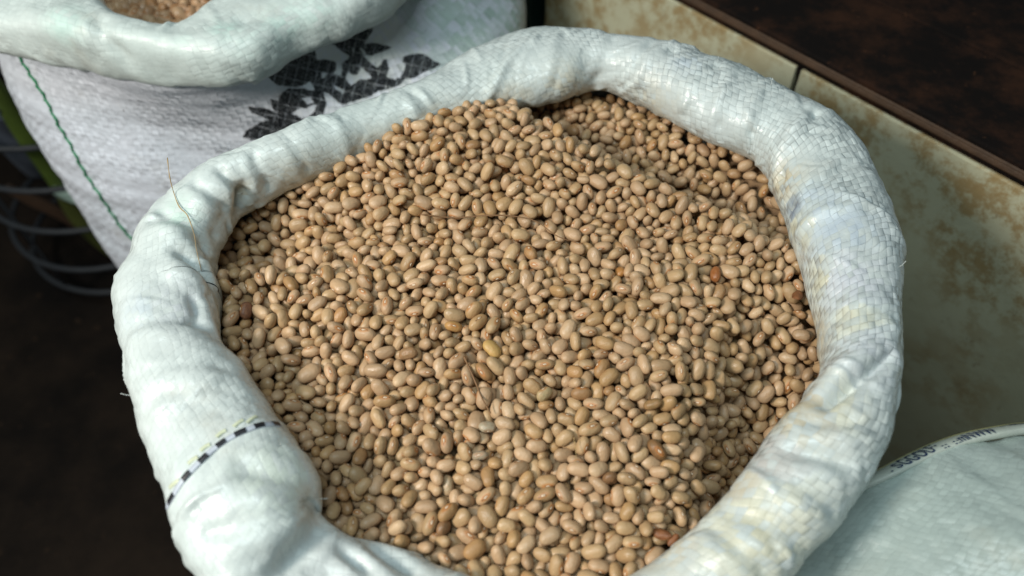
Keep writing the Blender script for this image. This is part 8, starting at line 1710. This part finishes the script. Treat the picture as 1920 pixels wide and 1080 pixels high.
def hem_pt(s, t, lift=0.0):
    """s metres along the hem, t from -1 outer edge to 1 inner edge"""
    p = np.array([np.interp(s, hs, Hs[:, k]) for k in range(3)]); c = np.array([np.interp(s, hs, cd[:, k]) for k in range(3)])
    return Vector(p + c * (HW * 0.5 * t - 0.002) + np.array([0, 0, 0.004 + 0.0022 * (1 - t * t) + 0.0045 * t + lift]))


ns = 300
V = [hem_pt(s, t) for s in np.linspace(0, hs[-1], ns) for t in np.linspace(-1, 1, 7)]
V += [hem_pt(s, t, -0.006) for s in np.linspace(0, hs[-1], ns) for t in (-1, 1)]
F = [(i * 7 + k, i * 7 + k + 1, i * 7 + 8 + k, i * 7 + 7 + k) for i in range(ns - 1) for k in range(6)]
b0 = ns * 7
F += [(i * 7, i * 7 + 7, b0 + i * 2 + 2, b0 + i * 2) for i in range(ns - 1)] + [(i * 7 + 6, b0 + i * 2 + 1, b0 + i * 2 + 3, i * 7 + 13) for i in range(ns - 1)]
hem = child("hem", mesh_from(V, F, True, "hem"), side_sack, M_HEM)
child("hem_thread", tube([hem_pt(s, -0.93, .0004) for s in np.linspace(0, hs[-1], 260)], 0.0005, 5, "hem_thread"), hem, M_HEMY)


def lettering(text, s0, length, t0, t1):
    cu = bpy.data.curves.new("text", 'FONT'); cu.body = text; cu.resolution_u = 3; cu.offset = 0.012
    to = bpy.data.objects.new("text", cu); COL.objects.link(to)
    dg = bpy.context.evaluated_depsgraph_get(); me = bpy.data.meshes.new_from_object(to.evaluated_get(dg))
    bpy.data.objects.remove(to); bpy.data.curves.remove(cu)
    bm = bmesh.new(); bm.from_mesh(me)
    bmesh.ops.triangulate(bm, faces=bm.faces[:]); bmesh.ops.subdivide_edges(bm, edges=bm.edges[:], cuts=1)
    xs = [v.co.x for v in bm.verts]; ys = [v.co.y for v in bm.verts]
    x0, x1, y0, y1 = min(xs), max(xs), min(ys), max(ys)
    for v in bm.verts:
        a = (v.co.x - x0) / (x1 - x0); b = (v.co.y - y0) / (y1 - y0)
        # printed so that the letters' feet are towards the dome
        v.co = hem_pt(s0 + a * length, t1 + (t0 - t1) * b, 0.0006)
    bm.to_mesh(me); bm.free(); me.name = "printed_letters"
    child("printed_letters", me, hem, M_BLUE)


def s_at(px):
    P_ = proj(Hs[:, :3]); m = np.nonzero((P_[:, 0] > 1560) & (P_[:, 0] < 1945) & (P_[:, 1] < 1000))[0]; o = m[np.argsort(P_[m, 0])]
    return float(np.interp(px, P_[o, 0], hs[o]))


lettering(". S", s_at(1660), s_at(1684) - s_at(1660), -.5, .6)
lettering("GGOU", s_at(1686), s_at(1742) - s_at(1686), -.75, .75)
lettering("::", s_at(1742), s_at(1754) - s_at(1742), -.8, .0)
lettering(":: ::", s_at(1754), s_at(1786) - s_at(1754), .3, .9)
lettering("mNWW", s_at(1788), s_at(1856) - s_at(1788), -.45, .85)
lettering("-:EI", s_at(1876), s_at(1926) - s_at(1876), -.9, -.2)

# ------------------------------------------------------------------ dark corner at the left: wire basket with green stalks
M_WIRE = plain("dull_grey_wire", (0.016, 0.019, 0.023), 0.6, 0.3, 80, spec=0.3)
M_STALK = plain("green_stalk", (0.07, 0.115, 0.018), 0.5, 0.5, 30)
M_LEAF = plain("pale_green_leaf", (0.34, 0.46, 0.40), 0.5, 0.2, 40)
M_BLACK = plain("black_plastic", (0.0035, 0.0033, 0.0035), 0.8, 0.4, 60, 0.002, spec=0.1)
bc = Vector((-0.63, 0.93, 0))
basket = empty("wire_basket", bc)
tag(basket, "round basket of grey wire hoops in the dark corner behind the printed sack", "basket")
for i, (z, R_, tl) in enumerate(((0.545, .175, .05), (0.475, .172, .06), (0.405, .170, -.02), (0.34, .168, .05), (0.27, .165, .02), (0.185, .162, -.02), (0.105, .158, .02), (0.045, .152, 0))):
    pts = [bc + Vector((R_ * math.cos(a), R_ * math.sin(a), z + tl * R_ * math.cos(a + i))) for a in np.linspace(0, 2 * math.pi, 49)]
    child("hoop", tube(pts, 0.0042, 8, "hoop"), basket, M_WIRE)
for a in np.linspace(0, 2 * math.pi, 8, endpoint=False):
    pts = [bc + Vector(((.150 + .027 * t) * math.cos(a + .4), (.150 + .027 * t) * math.sin(a + .4), 0.035 + 0.51 * t)) for t in np.linspace(0, 1, 8)]
    child("upright", tube(pts, 0.0022, 6, "upright"), basket, M_WIRE)


def stalk(name, label, pts, r, mat, cat, group=None):
    Q, _ = catmull(pts, 26)
    V = []; F = []
    for i in range(26):
        f = i / 25; w = r * (0.6 + 0.8 * math.sin(math.pi * min(1, f * 0.85 + 0.12)))
        t = Vector(Q[min(i + 1, 25)] - Q[max(i - 1, 0)]).normalized(); s = t.cross(Vector((0.2, -1, 0.5))).normalized(); u = s.cross(t)
        for k in range(8):
            a = 2 * math.pi * k / 8
            V.append(Vector(Q[i]) + s * math.cos(a) * w + u * math.sin(a) * w * 0.35)
    for i in range(25):
        for k in range(8): F.append((i * 8 + k, i * 8 + (k + 1) % 8, i * 8 + 8 + (k + 1) % 8, i * 8 + 8 + k))
    F += [tuple(range(7, -1, -1)), tuple(25 * 8 + k for k in range(8))]
    tag(link(name, mesh_from(V, F, True, name), None, mat), label, cat, group)


A = lambda x, y, z: tuple(at(x, y, z))
stalk("stalk", "long bright green stalk slanting through the wire basket", [A(-30, 130, .50), A(20, 205, .40), A(60, 270, .32), A(95, 325, .25), A(125, 380, .18)], .012, M_STALK, "stalk")
stalk("stalk", "dull green stalk low in the wire basket beside the sack", [A(120, 370, .20), A(150, 410, .15), A(185, 450, .10), A(215, 480, .06)], .011, plain("dull_green_stalk", (0.045, 0.055, 0.012), 0.5, 0.5, 30), "stalk")
stalk("leaf", "pale leaf end lying across the green stalks in the basket", [A(100, 352, .22), A(130, 362, .21), A(160, 372, .20), A(195, 384, .19)], .010, M_LEAF, "leaf")
stalk("stalk", "grey blue stalk behind the bright green one in the basket", [A(-10, 210, .38), A(20, 240, .32), A(45, 290, .26), A(70, 330, .20)], .022, plain("grey_blue_stalk", (0.06, 0.075, 0.10), 0.5, 0.4, 30), "stalk")
stalk("stalk", "brown dry stalk crossing the lower hoops of the basket", [A(10, 350, .22), A(60, 375, .18), A(110, 400, .14), A(150, 430, .10)], .008, plain("brown_stalk", (0.05, 0.028, 0.016), 0.6, 0.5, 30), "stalk")
